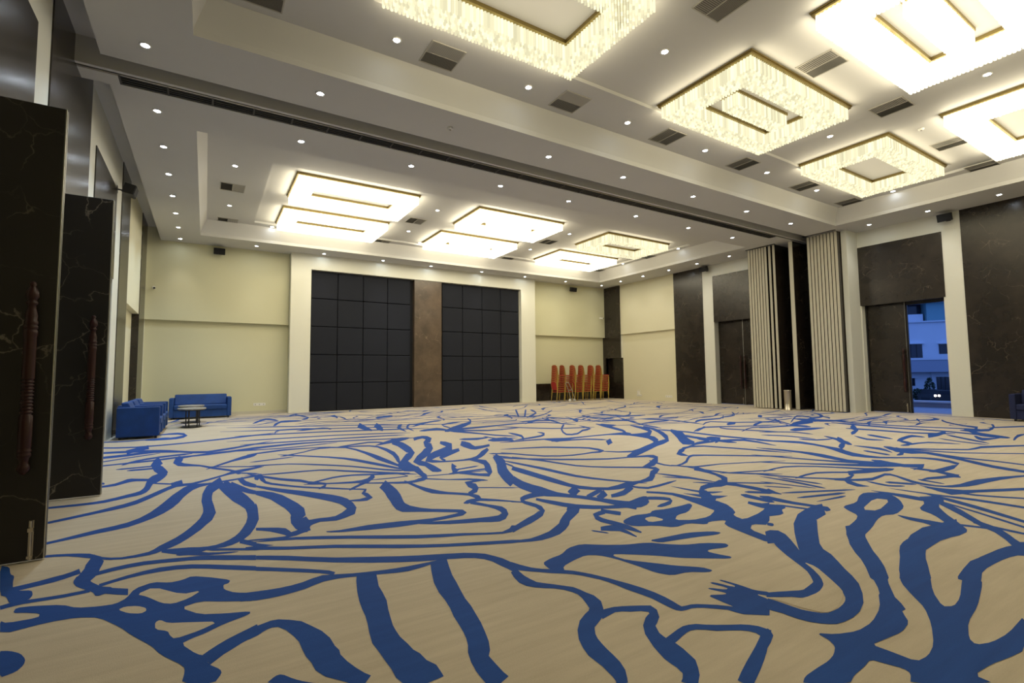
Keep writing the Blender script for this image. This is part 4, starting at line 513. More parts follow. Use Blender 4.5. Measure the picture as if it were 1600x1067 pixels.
('r',5,'7223,2764,7166,2742 7199,2829,6976,2741 7071,2873,6837,2777 6910,2927,6660,2821 6738,2975,6520,2878 6595,3003,6401,2907 6353,2880,6542,2949 6357,2859,6426,2855 6307,2851,6171,2778 6149,2833,6022,2773 6057,2886,5957,2840 5976,2968,5909,2936 5893,3048,5822,3013 5805,3142,5734,3106 5710,3290,5642,3253 5638,3421,5568,3381 5552,3511,5535,3501'),
('r',0,'5673,3125,5695,3138 5763,3117,5863,3177 5931,3140,6028,3195 6144,3138,6244,3190 6338,3044,6433,3089 6479,2946,6576,2990 6627,2884,6653,2894'),
('r',0,'5463,3418,5476,3425 5451,3311,5502,3340 5453,3191,5517,3226 5448,3040,5532,3083 5436,2897,5520,2937 5427,2781,5502,2815 5429,2727,5488,2754 5438,2707,5474,2723 5449,2693,5459,2697'),
('r',0,'5209,3257,5220,3263 5218,3172,5261,3196 5248,3078,5294,3103 5278,2988,5324,3012 5308,2900,5354,2923 5337,2814,5382,2836 5376,2754,5388,2760'),
('r',0,'5028,3103,5039,3109 5037,3063,5078,3087 5068,3025,5108,3048 5095,2986,5140,3011 5126,2949,5169,2972 5156,2912,5197,2934 5195,2890,5205,2896'),
('r',0,'5564,3265,5582,3274 5549,3184,5613,3218 5558,3100,5624,3134 5567,3018,5635,3052 5578,2939,5643,2970 5587,2860,5653,2892 5618,2810,5636,2818'),
('r',4,'5934,2838,5956,2849 5995,2763,6085,2803 6095,2680,6225,2736 6249,2603,6406,2671 6472,2619,6621,2687 6667,2645,6808,2704 6717,2615,6838,2658 6686,2548,6788,2581 6572,2435,6704,2476 6465,2322,6609,2366 6434,2241,6562,2280 6440,2174,6537,2204 6458,2113,6534,2136 6488,2056,6575,2082 6536,2006,6671,2047 6626,1967,6795,2019 6721,1932,6992,2015 6875,1907,7203,2003 7131,1884,7402,1959 7396,1852,7614,1908 7650,1804,7798,1839 7825,1759,7947,1787 8002,1730,8031,1737'),
('r',0,'5998,2768,6053,2789 5875,2685,6091,2766 5838,2626,6019,2694 5798,2556,5961,2619 5835,2523,5935,2563 5878,2505,5929,2526 5912,2492,5924,2496'),
('r',1,'6155,2622,6176,2630 6104,2548,6188,2579 6077,2470,6168,2504 6068,2387,6151,2417 6107,2336,6190,2366 6149,2304,6233,2335 6214,2291,6236,2298'),
('r',0,'6263,2488,6290,2498 6240,2438,6356,2481 6270,2399,6377,2437 6295,2358,6403,2396 6317,2317,6431,2356 6347,2278,6451,2314 6406,2260,6431,2268'),
('r',1,'4885,2834,4902,2844 4966,2774,5030,2810 5094,2714,5165,2752 5226,2655,5299,2692 5361,2597,5431,2631 5495,2537,5567,2570 5630,2501,5648,2509'),
('r',0,'4818,2645,4836,2655 4872,2609,4944,2648 4971,2581,5047,2621 5072,2553,5152,2594 5174,2524,5259,2566 5272,2493,5372,2541 5396,2488,5419,2499'),
('r',0,'4830,2474,4838,2479 4878,2461,4913,2479 4949,2450,4996,2474 5021,2439,5081,2469 5095,2428,5167,2464 5170,2417,5254,2458 5265,2425,5289,2436'),
('r',3,'4873,2987,4916,3009 4808,2932,4970,3017 4818,2912,4943,2977 4820,2888,4924,2942 4831,2868,4897,2902 4838,2847,4875,2866 4845,2831,4855,2836'),
('r',2,'6384,2226,6403,2231 6320,2135,6391,2156 6223,2020,6400,2071 6148,1893,6450,1978 6269,1847,6488,1910 6453,1797,6603,1839 6713,1677,6866,1715 6948,1570,7102,1604 7195,1495,7235,1503'),
('r',0,'6303,2156,6319,2161 6270,2040,6342,2061 6262,1912,6337,1932 6282,1753,6358,1772 6384,1593,6461,1610 6487,1471,6555,1485 6591,1380,6606,1382'),
('r',0,'5974,2336,5986,2341 5969,2212,6020,2230 5982,2071,6042,2089 5998,1906,6073,1928 6015,1798,6113,1824 6036,1687,6140,1713 6042,1514,6145,1537 6048,1377,6137,1394 6081,1276,6103,1280'),
('r',1,'5996,2055,6029,2064 5891,1923,6007,1954 5807,1779,5942,1814 5702,1599,5839,1630 5579,1403,5692,1425 5485,1256,5579,1272 5444,1152,5465,1155'),
('r',0,'5813,1959,5827,1963 5726,1846,5786,1862 5651,1721,5710,1736 5546,1556,5606,1569 5406,1362,5475,1375 5304,1216,5369,1227 5251,1113,5267,1115'),
('r',0,'8952,3461,9088,3510 8728,3309,9248,3492 8707,3214,9172,3374 8703,3102,9107,3239 8815,3056,9097,3150 8886,2975,9108,3045 8838,2790,9010,2840 8761,2583,8932,2630 8784,2424,8918,2459 8803,2271,8927,2300 8780,2095,8894,2119 8752,1961,8864,1984 8771,1866,8800,1872'),
('r',1,'9145,3625,9240,3660 8905,3457,9281,3590 8766,3310,9174,3449 8618,3179,9007,3292 8780,3251,8501,3133 8616,3227,8393,3138 8422,3185,8374,3165'),
('r',2,'8969,3135,9004,3146 8838,2959,8982,3004 8730,2768,8909,2820 8583,2533,8794,2589 8384,2319,8642,2382 8237,2131,8472,2185 8157,1952,8375,1998 8122,1826,8314,1864 8156,1740,8206,1750'),
('r',2,'9104,3444,9144,3458 9098,3238,9243,3288 9164,3017,9288,3057 9301,2737,9414,2769 9629,2445,9731,2470 9923,2214,10029,2237 10196,2038,10226,2044'),
('r',3,'9037,3494,9072,3507 9188,3269,9340,3322 9450,3022,9590,3066 9747,2772,9906,2817 9925,2737,10160,2804 10139,2731,10431,2809 10559,2580,10803,2639 10928,2431,11115,2472 11273,2318,11321,2328'),
('r',2,'8915,3950,8951,3965 8852,3821,8998,3881 8811,3680,9020,3763 8755,3522,9010,3617 8688,3418,8881,3486 8625,3348,8763,3396 8608,3304,8640,3315'),
('r',0,'8467,3623,8512,3641 8385,3539,8550,3604 8360,3466,8520,3528 8335,3395,8490,3454 8309,3325,8463,3382 8283,3256,8437,3312 8318,3221,8360,3236'),
('b',2,'4899,2265 5051,2262 5156,2280 5322,2341 5417,2369 5535,2392 5605,2379 5697,2317 5712,2272 5668,2199 5621,2153 5525,2087 5443,2042 5298,1973 5187,1940 5004,1909 4922,1909 4854,1937 4791,1940 4673,1921 4580,1899 4421,1855 4316,1830 4161,1798 4056,1756 3902,1668 3807,1606 3675,1510 3573,1448 3405,1362 3336,1346 3284,1380 3316,1420 3477,1511 3572,1571 3691,1654 3784,1716 3949,1819 4046,1874 4167,1929 4264,1959 4438,1994 4530,2016 4627,2050 4678,2084 4732,2153 4769,2194 4829,2247'),
('h',3,'4970,2146 5282,2216 5404,2219 5439,2152 5344,2109 5045,2048 4936,2048 4889,2105'),
('b',2,'4400,2664 4440,2590 4440,2554 4401,2522 4372,2510 4323,2506 4281,2485 4205,2429 4142,2420 4029,2444 4065,2496 4301,2638'),
('r',3,'4578,2874,4614,2894 4528,2763,4670,2840 4539,2668,4664,2733 4561,2555,4659,2604 4593,2459,4679,2500 4616,2374,4702,2414 4594,2306,4718,2360 4566,2261,4730,2330 4620,2257,4659,2273'),
('r',0,'4416,2617,4429,2625 4415,2559,4467,2587 4438,2501,4490,2527 4459,2442,4514,2470 4481,2386,4535,2412 4503,2330,4556,2355 4540,2295,4553,2301'),
('r',4,'4795,2410,4466,2218 4688,2420,4324,2194 4496,2399,4185,2171 4279,2351,4085,2124 3990,2228,4053,2117 3766,2099,3992,2074 3622,2010,3846,1982 3473,1915,3664,1888 3314,1804,3544,1825 3220,1717,3489,1779 3147,1646,3433,1711 3049,1551,3324,1605 2972,1476,3239,1524'),
('r',0,'3804,2335,3821,2344 3778,2313,3852,2353 3782,2306,3853,2344 3782,2296,3859,2337 3786,2289,3860,2329 3790,2282,3862,2320 3818,2289,3838,2299'),
('r',3,'5715,2395,5730,2400 5696,2312,5754,2333 5672,2212,5783,2251 5653,2100,5805,2151 5646,2018,5803,2067 5644,1962,5795,2008 5696,1934,5733,1945'),
('b',5,'5348,1873 5533,1904 5632,1940 5745,2022 5822,2032 5936,1977 5943,1934 5855,1864 5772,1836 5615,1822 5510,1789 5358,1709 5256,1649 5106,1550 5020,1497 4908,1434 4831,1415 4711,1416 4627,1427 4497,1458 4402,1463 4251,1451 4169,1440 4070,1419 3988,1390 3845,1328 3747,1287 3595,1226 3517,1227 3425,1288 3445,1325 3606,1379 3734,1426 3964,1516 4083,1556 4191,1578 4275,1587 4419,1592 4507,1581 4622,1545 4677,1535 4725,1544 4761,1567 4820,1628 4842,1678 4847,1767 4866,1818 4921,1881 4940,1879 4943,1811 4949,1760 4964,1677 4969,1635 4972,1591 5011,1603 5133,1687 5198,1744 5266,1833'),
('r',3,'5620,1818,5798,1861 5513,1729,5698,1770 5372,1616,5565,1656 5228,1508,5391,1538 5103,1413,5247,1440 5041,1353,5206,1385 4999,1307,5167,1335 4917,1253,5092,1278 4832,1203,5001,1222 4734,1156,4910,1173 4640,1112,4857,1139 4588,1075,4874,1123 4550,1051,4917,1116'),
('r',0,'4996,1524,5011,1528 4986,1489,5048,1505 5002,1453,5066,1470 5021,1419,5080,1433 5036,1384,5098,1399 5052,1350,5115,1364 5089,1328,5104,1331'),
('r',1,'5158,1468,5177,1473 5119,1404,5198,1422 5110,1335,5183,1351 5100,1256,5169,1270 5096,1200,5160,1212 5094,1162,5154,1173 5114,1136,5128,1139'),
('r',0,'4767,1091,4528,1040 4710,1117,4499,1068 4621,1147,4443,1099 4509,1164,4336,1107 4391,1175,4202,1109 4262,1189,4072,1118 4121,1200,3949,1114 3938,1180,3857,1098 3812,1163,3762,1073 3755,1154,3712,1063 3714,1141,3703,1065'),
('r',0,'11275,6248,11444,6345 11214,6151,11875,6526 11396,6176,12149,6596 11587,6176,12532,6685 11851,6176,12649,6593 12183,6228,12698,6510 12924,6624,12553,6459 13174,6812,12830,6650 13262,6909,13178,6869'),
('r',1,'11743,6512,11781,6539 12173,6706,12339,6823 12810,7012,13055,7169 13483,7304,13878,7525 13575,7204,13960,7404 13474,7016,13844,7203 13524,6933,13620,6981'),
('r',2,'12749,7016,12882,7088 12570,6741,13078,7007 12531,6503,13129,6807 12564,6249,13181,6551 12779,6089,13260,6315 12990,5986,13331,6141 13228,5934,13316,5973'),
('r',3,'12236,7444,12296,7480 12084,7272,12342,7423 12031,7140,12261,7272 11868,6903,12114,7039 11528,6522,11747,6638 11237,6209,11432,6310 11084,6008,11130,6032'),
('r',1,'10144,6309,10203,6346 10329,6221,10567,6366 10655,6166,10941,6332 11012,6083,11324,6254 11060,5922,11448,6126 11051,5798,11442,5997 11189,5773,11286,5821'),
('r',0,'10242,5702,10388,5783 10164,5553,10746,5871 10352,5525,10889,5811 10596,5495,11062,5737 10838,5489,11196,5671 11042,5497,11276,5614 11244,5521,11305,5552'),
('r',1,'12974,6269,13063,6311 12796,5898,13107,6038 12739,5532,13000,5643 12702,5078,12941,5172 12800,4673,13015,4750 12927,4297,13149,4369 13069,3963,13290,4028 13180,3726,13404,3788 13353,3564,13406,3578'),
('r',0,'12475,5974,12577,6021 12298,5540,12649,5694 12238,5102,12580,5240 12223,4603,12492,4701 12263,4202,12531,4291 12293,3838,12546,3914 12187,3466,12445,3536 12094,3203,12329,3262 12103,3022,12161,3036'),
('r',1,'11824,5288,12510,5543 11373,5047,12108,5305 11223,4944,11288,4896 11125,4927,10626,4674 10802,4825,10414,4635'),
('r',2,'11460,5208,11545,5246 11383,5013,11691,5145 11440,4840,11713,4953 11486,4599,11751,4701 11485,4335,11741,4429 11524,4085,11751,4163 11672,3856,11921,3936 11822,3693,12078,3771 12041,3594,12100,3611'),
('r',0,'15003,5212,15115,5246 14765,5127,15178,5251 14643,5074,15078,5204 14545,5029,14957,5151 14442,4982,14846,5102 14349,4938,14727,5050 14402,4941,14503,4971'),
('r',0,'15141,4765,15255,4797 14826,4652,15247,4768 14651,4569,15023,4674 14399,4429,14730,4524 14098,4209,14408,4296 13809,3981,14152,4075 13659,3803,14058,3909 13508,3672,13969,3784 13658,3727,13255,3601 13428,3700,12998,3573 13073,3631,12965,3598'),
('r',2,'12769,3734,12895,3771 12693,3591,13196,3730 12822,3476,13337,3614 13069,3382,13575,3515 13570,3444,13986,3569 14225,3584,14287,3636 14713,3720,14316,3644 14839,3775,14454,3690 14798,3784,14706,3763'),
('r',1,'13797,3589,13871,3608 13838,3506,14125,3578 14015,3434,14318,3507 14191,3361,14514,3436 14383,3290,14697,3361 14570,3218,14888,3288 14840,3186,14918,3202'),
('r',1,'10985,3657,11617,3872 11153,3649,11795,3865 11407,3652,12030,3860 11738,3687,12311,3878 12063,3737,12507,3884'),
('r',0,'10056,3781,10156,3822 10068,3748,10467,3910 10245,3772,10698,3953 10508,3816,10937,3984 10718,3848,11134,4005 10876,3858,11269,3996 10958,3810,11228,3901 10957,3745,11182,3819 11025,3716,11076,3733'),
('r',1,'10626,4469,10694,4497 10487,4358,10747,4461 10412,4261,10714,4378 10346,4150,10642,4262 10305,4050,10549,4141 10281,3977,10470,4046 10310,3937,10360,3955'),
('r',1,'10108,3786,10188,3814 9926,3662,10227,3765 9811,3549,10165,3666 9770,3490,9965,3522 9875,3557,9589,3452 9724,3565,9518,3489 9558,3554,9506,3534'),
('r',0,'9683,3511,9736,3530 9759,3467,9977,3546 9972,3454,10165,3522 10196,3403,10388,3466 10308,3268,10475,3319 10367,3144,10505,3184 10455,3059,10487,3067'),
('r',3,'13153,3784,13250,3809 12738,3608,13148,3712 12367,3431,12907,3566 12012,3229,12638,3384 11919,3070,12477,3205 11907,2945,12373,3054 11936,2884,12281,2963 11957,2853,12245,2919 12056,2847,12132,2864'),
('r',0,'11919,3293,12009,3314 11629,3194,11999,3279 11403,3101,11860,3210 11249,3004,11736,3129 11448,2967,11793,3056 11687,2950,11896,3003 11901,2941,11958,2955'),
('r',0,'11664,2715,11719,2733 11793,2723,12020,2798 12041,2765,12327,2851 12309,2803,12738,2914 12573,2822,12948,2911 12797,2834,13038,2889 13013,2850,13078,2865'),
('r',1,'11711,3624,11782,3645 11491,3480,11760,3555 11351,3342,11607,3411 11166,3169,11433,3239 11013,3011,11245,3069 10912,2897,11093,2941 10883,2820,10927,2830'),
('r',0,'11025,3523,11063,3535 10908,3414,11054,3456 10828,3299,10982,3343 10749,3154,10888,3192 10690,2993,10834,3031 10656,2868,10796,2904 10681,2784,10715,2792'),
('r',1,'9792,4828,9843,4851 9657,4708,9845,4793 9547,4587,9792,4697 9382,4422,9698,4558 9154,4221,9509,4368 8969,4063,9346,4216 8970,4000,9072,4040'),
('r',2,'9040,4885,9084,4908 8990,4782,9163,4871 9008,4695,9179,4782 9059,4600,9232,4687 9207,4554,9374,4637 9346,4529,9511,4609 9517,4537,9562,4558'),
('r',2,'10251,4520,10304,4541 10087,4399,10271,4472 9943,4274,10178,4367 9838,4141,10067,4233 9866,4045,10068,4125 9936,3986,10080,4042 10024,3951,10057,3964'),
('r',0,'9045,5587,9078,5607 9056,5463,9202,5549 9138,5351,9286,5436 9222,5193,9367,5272 9236,4989,9374,5061 9228,4823,9363,4891 9271,4718,9305,4734'),
('r',0,'9445,5877,9484,5901 9534,5748,9694,5844 9724,5635,9876,5722 9901,5475,10067,5566 9914,5299,10081,5386 9887,5163,10043,5242 9922,5084,9958,5102'),
('r',1,'3381,2076,3616,2237 3406,2066,3682,2238 3426,2058,3723,2199 3386,2021,3683,2121 3331,1958,3596,2034 3264,1875,3487,1935 3203,1790,3385,1846 3152,1719,3362,1788 3112,1670,3321,1717 3059,1624,3208,1632 3004,1583,3093,1563 2983,1569,2988,1516 2961,1564,2891,1487 2904,1555,2807,1477 2838,1546,2747,1487 2806,1553,2718,1505 2768,1572,2694,1531 2696,1607,2632,1569 2630,1635,2580,1604'),
('r',6,'4020,2227,4237,2175 3734,2055,3940,2021 3441,1869,3678,1878 3299,1746,3583,1807 3198,1657,3528,1732 3122,1579,3429,1643 3058,1506,3336,1563 3003,1444,3262,1491 2962,1402,3173,1418 2922,1375,3055,1350 2889,1360,2931,1293 2866,1352,2810,1259 2822,1342,2718,1248 2763,1334,2645,1250 2710,1334,2585,1259 2666,1337,2552,1280 2637,1355,2524,1305 2612,1389,2498,1341 2591,1428,2482,1383 2586,1465,2476,1421 2583,1504,2474,1458 2578,1553,2460,1499 2570,1591,2449,1534'),
('r',3,'4255,1975,4443,1929 4069,1881,4261,1849 3840,1761,4085,1764 3690,1661,3962,1693 3589,1583,3825,1612 3479,1513,3714,1535 3395,1453,3580,1458 3298,1395,3441,1387 3203,1337,3314,1328 3106,1288,3224,1279 3016,1241,3144,1235 2902,1191,3085,1184 2831,1154,3030,1147'),
('b',4,'2431,1259 2467,1228 2502,1209 2572,1184 2623,1176 2712,1177 2780,1186 2899,1213 2979,1239 3100,1292 3167,1309 3239,1306 3235,1289 3152,1245 3091,1209 2992,1148 2946,1120 2903,1092 2862,1078 2783,1066 2727,1065 2636,1075 2589,1080 2537,1086 2521,1074 2525,1036 2527,1004 2529,948 2547,928 2600,923 2643,925 2719,938 2785,957 2912,1003 2989,1035 3091,1084 3150,1119 3222,1176 3274,1216 3359,1277 3418,1310 3509,1348 3570,1342 3659,1284 3624,1240 3443,1173 3352,1133 3253,1077 3231,1054 3260,1036 3296,1032 3381,1042 3465,1059 3639,1104 3743,1130 3875,1159 3895,1146 3821,1079 3768,1051 3683,1030 3595,1011 3423,975 3317,957 3168,938 3082,921 2974,889 2931,872 2906,851 2914,837 2964,819 3012,810 3107,801 3199,800 3388,807 3358,788 3099,733 2991,720 2902,732 2851,741 2786,754 2732,761 2637,769 2605,758 2602,721 2547,743 2385,847 2347,887 2395,903 2414,914 2424,931 2423,947 2410,979 2402,999 2391,1029 2371,1037 2321,1030 2286,1027 2231,1024 2198,1020 2154,1009 2109,1024 2018,1083 1997,1107 2029,1119 2058,1124 2113,1126 2151,1127 2213,1127 2247,1130 2288,1137 2315,1145 2358,1162 2378,1176 2398,1201 2407,1221 2416,1257'),
('r',7,'5186,1577,4701,1414 5043,1593,4594,1433 4863,1613,4434,1446 4695,1636,4252,1436 4422,1614,4133,1428 4099,1545,4045,1401 3821,1461,3940,1365 3586,1379,3805,1309 3445,1319,3684,1262'),
('r',1,'4841,1111,4579,1047 4766,1133,4507,1067 4660,1160,4408,1087 4539,1174,4306,1097 4406,1182,4189,1103 4262,1191,4054,1105 4078,1189,3943,1097 3851,1154,3834,1071 3706,1119,3731,1048'),
('r',0,'2243,1407,2273,1415 2232,1391,2265,1396 2216,1376,2234,1364 2166,1353,2169,1337 2115,1332,2116,1320'),
('h',7,'3241,1743 3232,1694 3207,1651 3142,1576 3098,1526 3029,1452 2992,1420 2948,1396 2903,1379 2816,1352 2763,1341 2691,1337 2661,1344 2639,1369 2627,1394 2610,1441 2602,1476 2595,1532 2588,1559 2576,1583 2586,1579 2630,1542 2663,1521 2719,1496 2764,1487 2844,1484 2893,1489 2961,1506 3004,1524 3064,1563 3104,1596 3163,1656 3195,1694 3232,1743'),
('r',1,'7500,10187,7506,10182 7588,10349,7610,10331 7648,10535,7696,10494 7700,10728,7778,10662 7778,10898,7859,10830 7897,11035,7953,10988 8046,11145,8077,11119 8209,11244,8234,11223 8385,11332,8391,11327'),
('r',1,'3839,13028,3841,13021 4221,13132,4227,13111 4579,13315,4586,13292 4918,13564,4929,13526 5253,13825,5270,13770 5604,14035,5620,13982 5980,14158,5990,14124 6382,14197,6387,14179 6800,14179,6803,14171'),
('r',0,'-1333,17427,-1333,17419 -1082,17429,-1081,17334 -830,17418,-830,17275 -578,17388,-578,17278 -327,17378,-327,17313 -75,17417,-75,17342 176,17481,177,17365 428,17510,428,17409 680,17480,680,17472'),
('r',0,'9868,16470,9867,16462 10140,16523,10139,16490 10412,16560,10410,16514 10682,16561,10681,16525 10952,16530,10951,16506 11221,16483,11220,16455 11490,16431,11488,16391 11759,16380,11757,16346 12028,16343,12028,16335'),
('r',1,'-815,14740,-807,14740 -903,15096,-836,15095 -929,15451,-859,15450 -897,15805,-851,15805 -840,16159,-788,16158 -778,16512,-691,16511 -714,16866,-613,16864 -656,17219,-595,17218 -637,17573,-629,17573'),
('r',0,'8856,391,8857,383 9094,376,9098,323 9333,352,9342,227 9572,319,9584,154 9812,283,9821,151 10049,283,10054,207 10281,344,10285,288 10511,443,10515,377 10743,502,10744,494'),
('r',2,'2385,14060,2383,14053 2681,13916,2674,13895 2960,13722,2944,13679 3233,13514,3208,13443 3511,13319,3485,13245 3806,13172,3787,13119 4125,13094,4114,13064 4466,13080,4457,13056 4811,13079,4809,13071'),
('r',0,'9743,11644,9750,11640 9810,11879,9853,11856 9935,12083,9972,12063 10085,12273,10133,12248 10240,12461,10323,12418 10396,12649,10499,12595 10547,12839,10626,12797 10671,13043,10706,13025 10753,13270,10760,13266'),
('r',1,'1735,16118,1737,16111 1969,16181,1983,16141 2203,16243,2226,16179 2438,16303,2458,16248 2668,16377,2680,16343 2889,16478,2900,16448 3103,16599,3118,16554 3320,16709,3335,16665 3549,16787,3551,16780'),
('r',3,'3524,13001,3527,12993 3900,13080,3909,13054 4289,13125,4311,13065 4680,13163,4713,13075 5063,13222,5094,13141 5427,13335,5446,13283 5763,13520,5775,13488 6079,13759,6091,13727 6398,13989,6401,13982'),
('r',0,'14204,17540,14203,17532 14347,17576,14343,17554 14498,17661,14489,17614 14649,17752,14637,17681 14794,17799,14782,17730 14926,17777,14918,17732 15048,17695,15044,17668 15164,17577,15160,17552 15277,17443,15276,17435'),
('r',0,'12654,16103,12653,16095 12953,16168,12950,16119 13253,16256,13247,16149 13552,16309,13544,16185 13846,16299,13841,16208 14138,16239,14135,16187 14428,16160,14425,16109 14718,16071,14715,16010 15007,15964,15007,15956'),
('r',0,'11294,10376,11302,10375 11156,10672,11238,10670 11106,10967,11193,10964 11149,11258,11205,11256 11243,11547,11302,11545 11354,11836,11454,11832 11465,12124,11586,12121 11556,12414,11632,12411 11584,12705,11592,12705'),
('r',1,'10745,13427,10744,13420 10932,13369,10927,13317 11118,13302,11108,13183 11303,13227,11291,13078 11490,13159,11480,13044 11680,13136,11674,13071 11875,13178,11870,13123 12073,13252,12068,13188 12267,13283,12267,13275'),
('r',2,'-486,16863,-478,16861 -554,17038,-527,17031 -674,17226,-615,17211 -782,17411,-702,17390 -815,17576,-747,17558 -752,17716,-711,17705 -613,17836,-584,17829 -434,17946,-401,17937 -247,18053,-239,18051'),
('r',2,'147,15550,152,15543 312,15868,343,15828 494,16164,542,16104 727,16397,765,16349 1010,16566,1033,16537 1326,16695,1351,16663 1654,16807,1691,16760 1978,16924,2012,16882 2278,17072,2283,17066'),
('r',1,'5443,12428,5442,12420 5632,12345,5628,12301 5819,12251,5812,12162 6008,12162,5999,12064 6198,12106,6193,12036 6395,12112,6391,12070 6596,12181,6592,12136 6799,12268,6795,12216 6998,12308,6997,12300'),
('r',0,'6296,13007,6297,12999 6424,13056,6428,13017 6561,13010,6565,12967 6702,12920,6710,12843 6845,12819,6855,12702 6985,12736,6996,12617 7121,12703,7128,12627 7249,12752,7252,12719 7371,12870,7372,12862'),
('r',0,'14707,14407,14709,14399 14882,14514,14888,14475 15052,14659,15064,14570 15224,14786,15240,14668 15405,14848,15418,14751 15595,14843,15603,14786 15792,14796,15797,14755 15990,14731,15997,14684 16191,14650,16192,14642'),
('r',3,'979,15740,982,15733 1240,15852,1260,15801 1496,15977,1516,15928 1733,16148,1767,16065 1963,16337,2018,16202 2206,16495,2266,16346 2473,16593,2513,16492 2756,16649,2772,16608 3045,16690,3048,16683'),
('r',0,'989,281,987,273 1345,137,1325,49 1703,-4,1676,-118 2065,-121,2047,-199 2443,-172,2431,-226 2837,-155,2818,-236 3234,-125,3207,-241 3617,-154,3596,-242 3981,-265,3979,-273'),
('r',1,'9700,12021,9700,12013 9868,12011,9869,11991 10040,11931,10042,11899 10213,11823,10216,11768 10386,11723,10389,11657 10557,11669,10559,11614 10724,11688,10725,11657 10886,11783,10887,11763 11048,11914,11048,11906'),
('r',2,'8516,9902,8519,9895 8563,10089,8599,10018 8653,10191,8690,10120 8785,10211,8809,10164 8940,10187,8968,10131 9101,10149,9148,10055 9260,10114,9314,10007 9408,10103,9440,10039 9523,10155,9527,10148'),
('r',0,'14147,8210,14147,8202 14470,8136,14474,8089 14795,8055,14802,7967 15117,7993,15124,7904 15435,7989,15440,7931 15746,8069,15750,8030 16052,8218,16056,8168 16357,8373,16362,8319 16668,8464,16668,8456'),
('r',0,'-709,987,-701,987 -629,1204,-585,1202 -553,1422,-485,1419 -499,1640,-441,1637 -493,1860,-458,1859 -546,2083,-512,2082 -632,2308,-581,2306 -699,2532,-652,2530 -710,2753,-702,2753'),
('r',4,'2914,14496,2912,14488 3114,14418,3108,14382 3304,14286,3290,14204 3492,14140,3468,14004 3682,14004,3657,13862 3880,13914,3863,13817 4093,13908,4084,13856 4320,13983,4313,13941 4549,14065,4547,14058'),
('r',0,'10137,9046,10140,9039 10240,9107,10252,9066 10357,9121,10369,9080 10476,9126,10497,9055 10596,9129,10629,9018 10718,9128,10753,9009 10838,9128,10862,9049 10951,9156,10961,9123 11053,9219,11056,9211'),
('r',0,'10682,542,10681,534 10857,572,10854,529 11036,667,11030,585 11218,808,11207,655 11398,916,11385,730 11572,935,11562,788 11740,866,11735,790 11905,753,11902,709 12068,607,12067,599'),
('r',2,'10693,12356,10696,12349 10925,12318,10940,12285 11158,12277,11184,12221 11375,12273,11399,12219 11560,12341,11575,12307 11706,12496,11717,12470 11824,12711,11840,12676 11944,12925,11961,12888 12092,13075,12095,13067'),
('r',1,'-386,16008,-386,16000 -121,16077,-123,16023 142,16078,140,16030 403,16031,402,15993 665,15967,663,15906 926,15900,923,15808 1187,15836,1184,15748 1448,15794,1447,15749 1712,15801,1711,15793'),
('r',2,'1537,14949,1533,14942 1707,14843,1698,14828 1914,14802,1904,14784 2151,14810,2134,14781 2392,14825,2368,14784 2608,14799,2585,14759 2783,14702,2768,14676 2919,14538,2911,14524 3029,14329,3025,14323'),
('r',1,'10931,15649,10932,15641 11307,15670,11312,15613 11681,15715,11686,15665 12050,15817,12056,15752 12416,15959,12426,15846 12783,16081,12796,15941 13156,16136,13166,16029 13535,16125,13540,16079 13918,16079,13918,16071'),
('r',5,'2333,13948,2332,13940 2641,14004,2638,13960 2946,14011,2942,13965 3246,13965,3243,13934 3543,13889,3540,13855 3840,13803,3835,13748 4136,13718,4131,13655 4435,13650,4431,13610 4736,13622,4735,13614'),
('r',0,'11987,12598,11991,12592 12171,12724,12201,12684 12356,12850,12425,12756 12547,12967,12640,12842 12747,13072,12823,12969 12940,13187,12984,13127 13108,13335,13140,13292 13260,13505,13297,13455 13432,13648,13437,13641'),
('r',0,'13753,8546,13754,8538 13955,8579,13967,8496 14158,8600,14176,8479 14365,8604,14378,8513 14568,8626,14576,8570 14766,8689,14776,8621 14961,8769,14976,8666 15161,8818,15174,8730 15368,8817,15369,8810'),
('r',3,'1148,13413,1147,13405 1359,13381,1357,13364 1565,13295,1562,13268 1768,13185,1764,13140 1972,13080,1967,13026 2180,13010,2175,12965 2392,12996,2390,12969 2610,13041,2609,13024 2831,13116,2830,13108'),
('r',1,'12789,8013,12789,8005 13040,8070,13040,8021 13292,8046,13293,8002 13545,7987,13546,7920 13798,7919,13799,7807 14051,7853,14053,7722 14303,7804,14305,7710 14555,7804,14556,7765 14806,7866,14806,7858'),
('r',1,'6296,-874,6303,-877 6319,-517,6376,-542 6392,-182,6461,-213 6535,122,6582,102 6726,405,6763,389 6936,680,6994,654 7150,953,7228,918 7355,1230,7410,1205 7520,1524,7527,1521'),
('r',1,'2572,17128,2573,17120 2770,17215,2779,17159 2980,17230,2989,17181 3195,17220,3207,17150 3410,17208,3430,17088 3625,17192,3650,17048 3841,17179,3859,17073 4050,17199,4058,17154 4251,17270,4252,17262'),
('r',1,'2613,-1413,2617,-1420 2897,-1130,2944,-1206 3231,-927,3271,-992 3588,-764,3624,-823 3948,-604,4010,-705 4308,-444,4399,-592 4673,-293,4755,-427 5031,-130,5070,-193 5359,82,5363,75'),
('r',4,'119,15975,120,15967 371,16101,372,16050 621,16283,623,16161 871,16437,875,16275 1124,16496,1127,16365 1379,16456,1381,16380 1635,16354,1637,16298 1892,16224,1894,16160 2150,16071,2150,16063'),
('r',5,'2161,12907,2159,12899 2572,12984,2558,12924 2969,13003,2951,12926 3344,12923,3331,12869 3699,12762,3690,12723 4043,12556,4030,12500 4386,12341,4367,12262 4733,12145,4719,12085 5094,12010,5092,12002'),
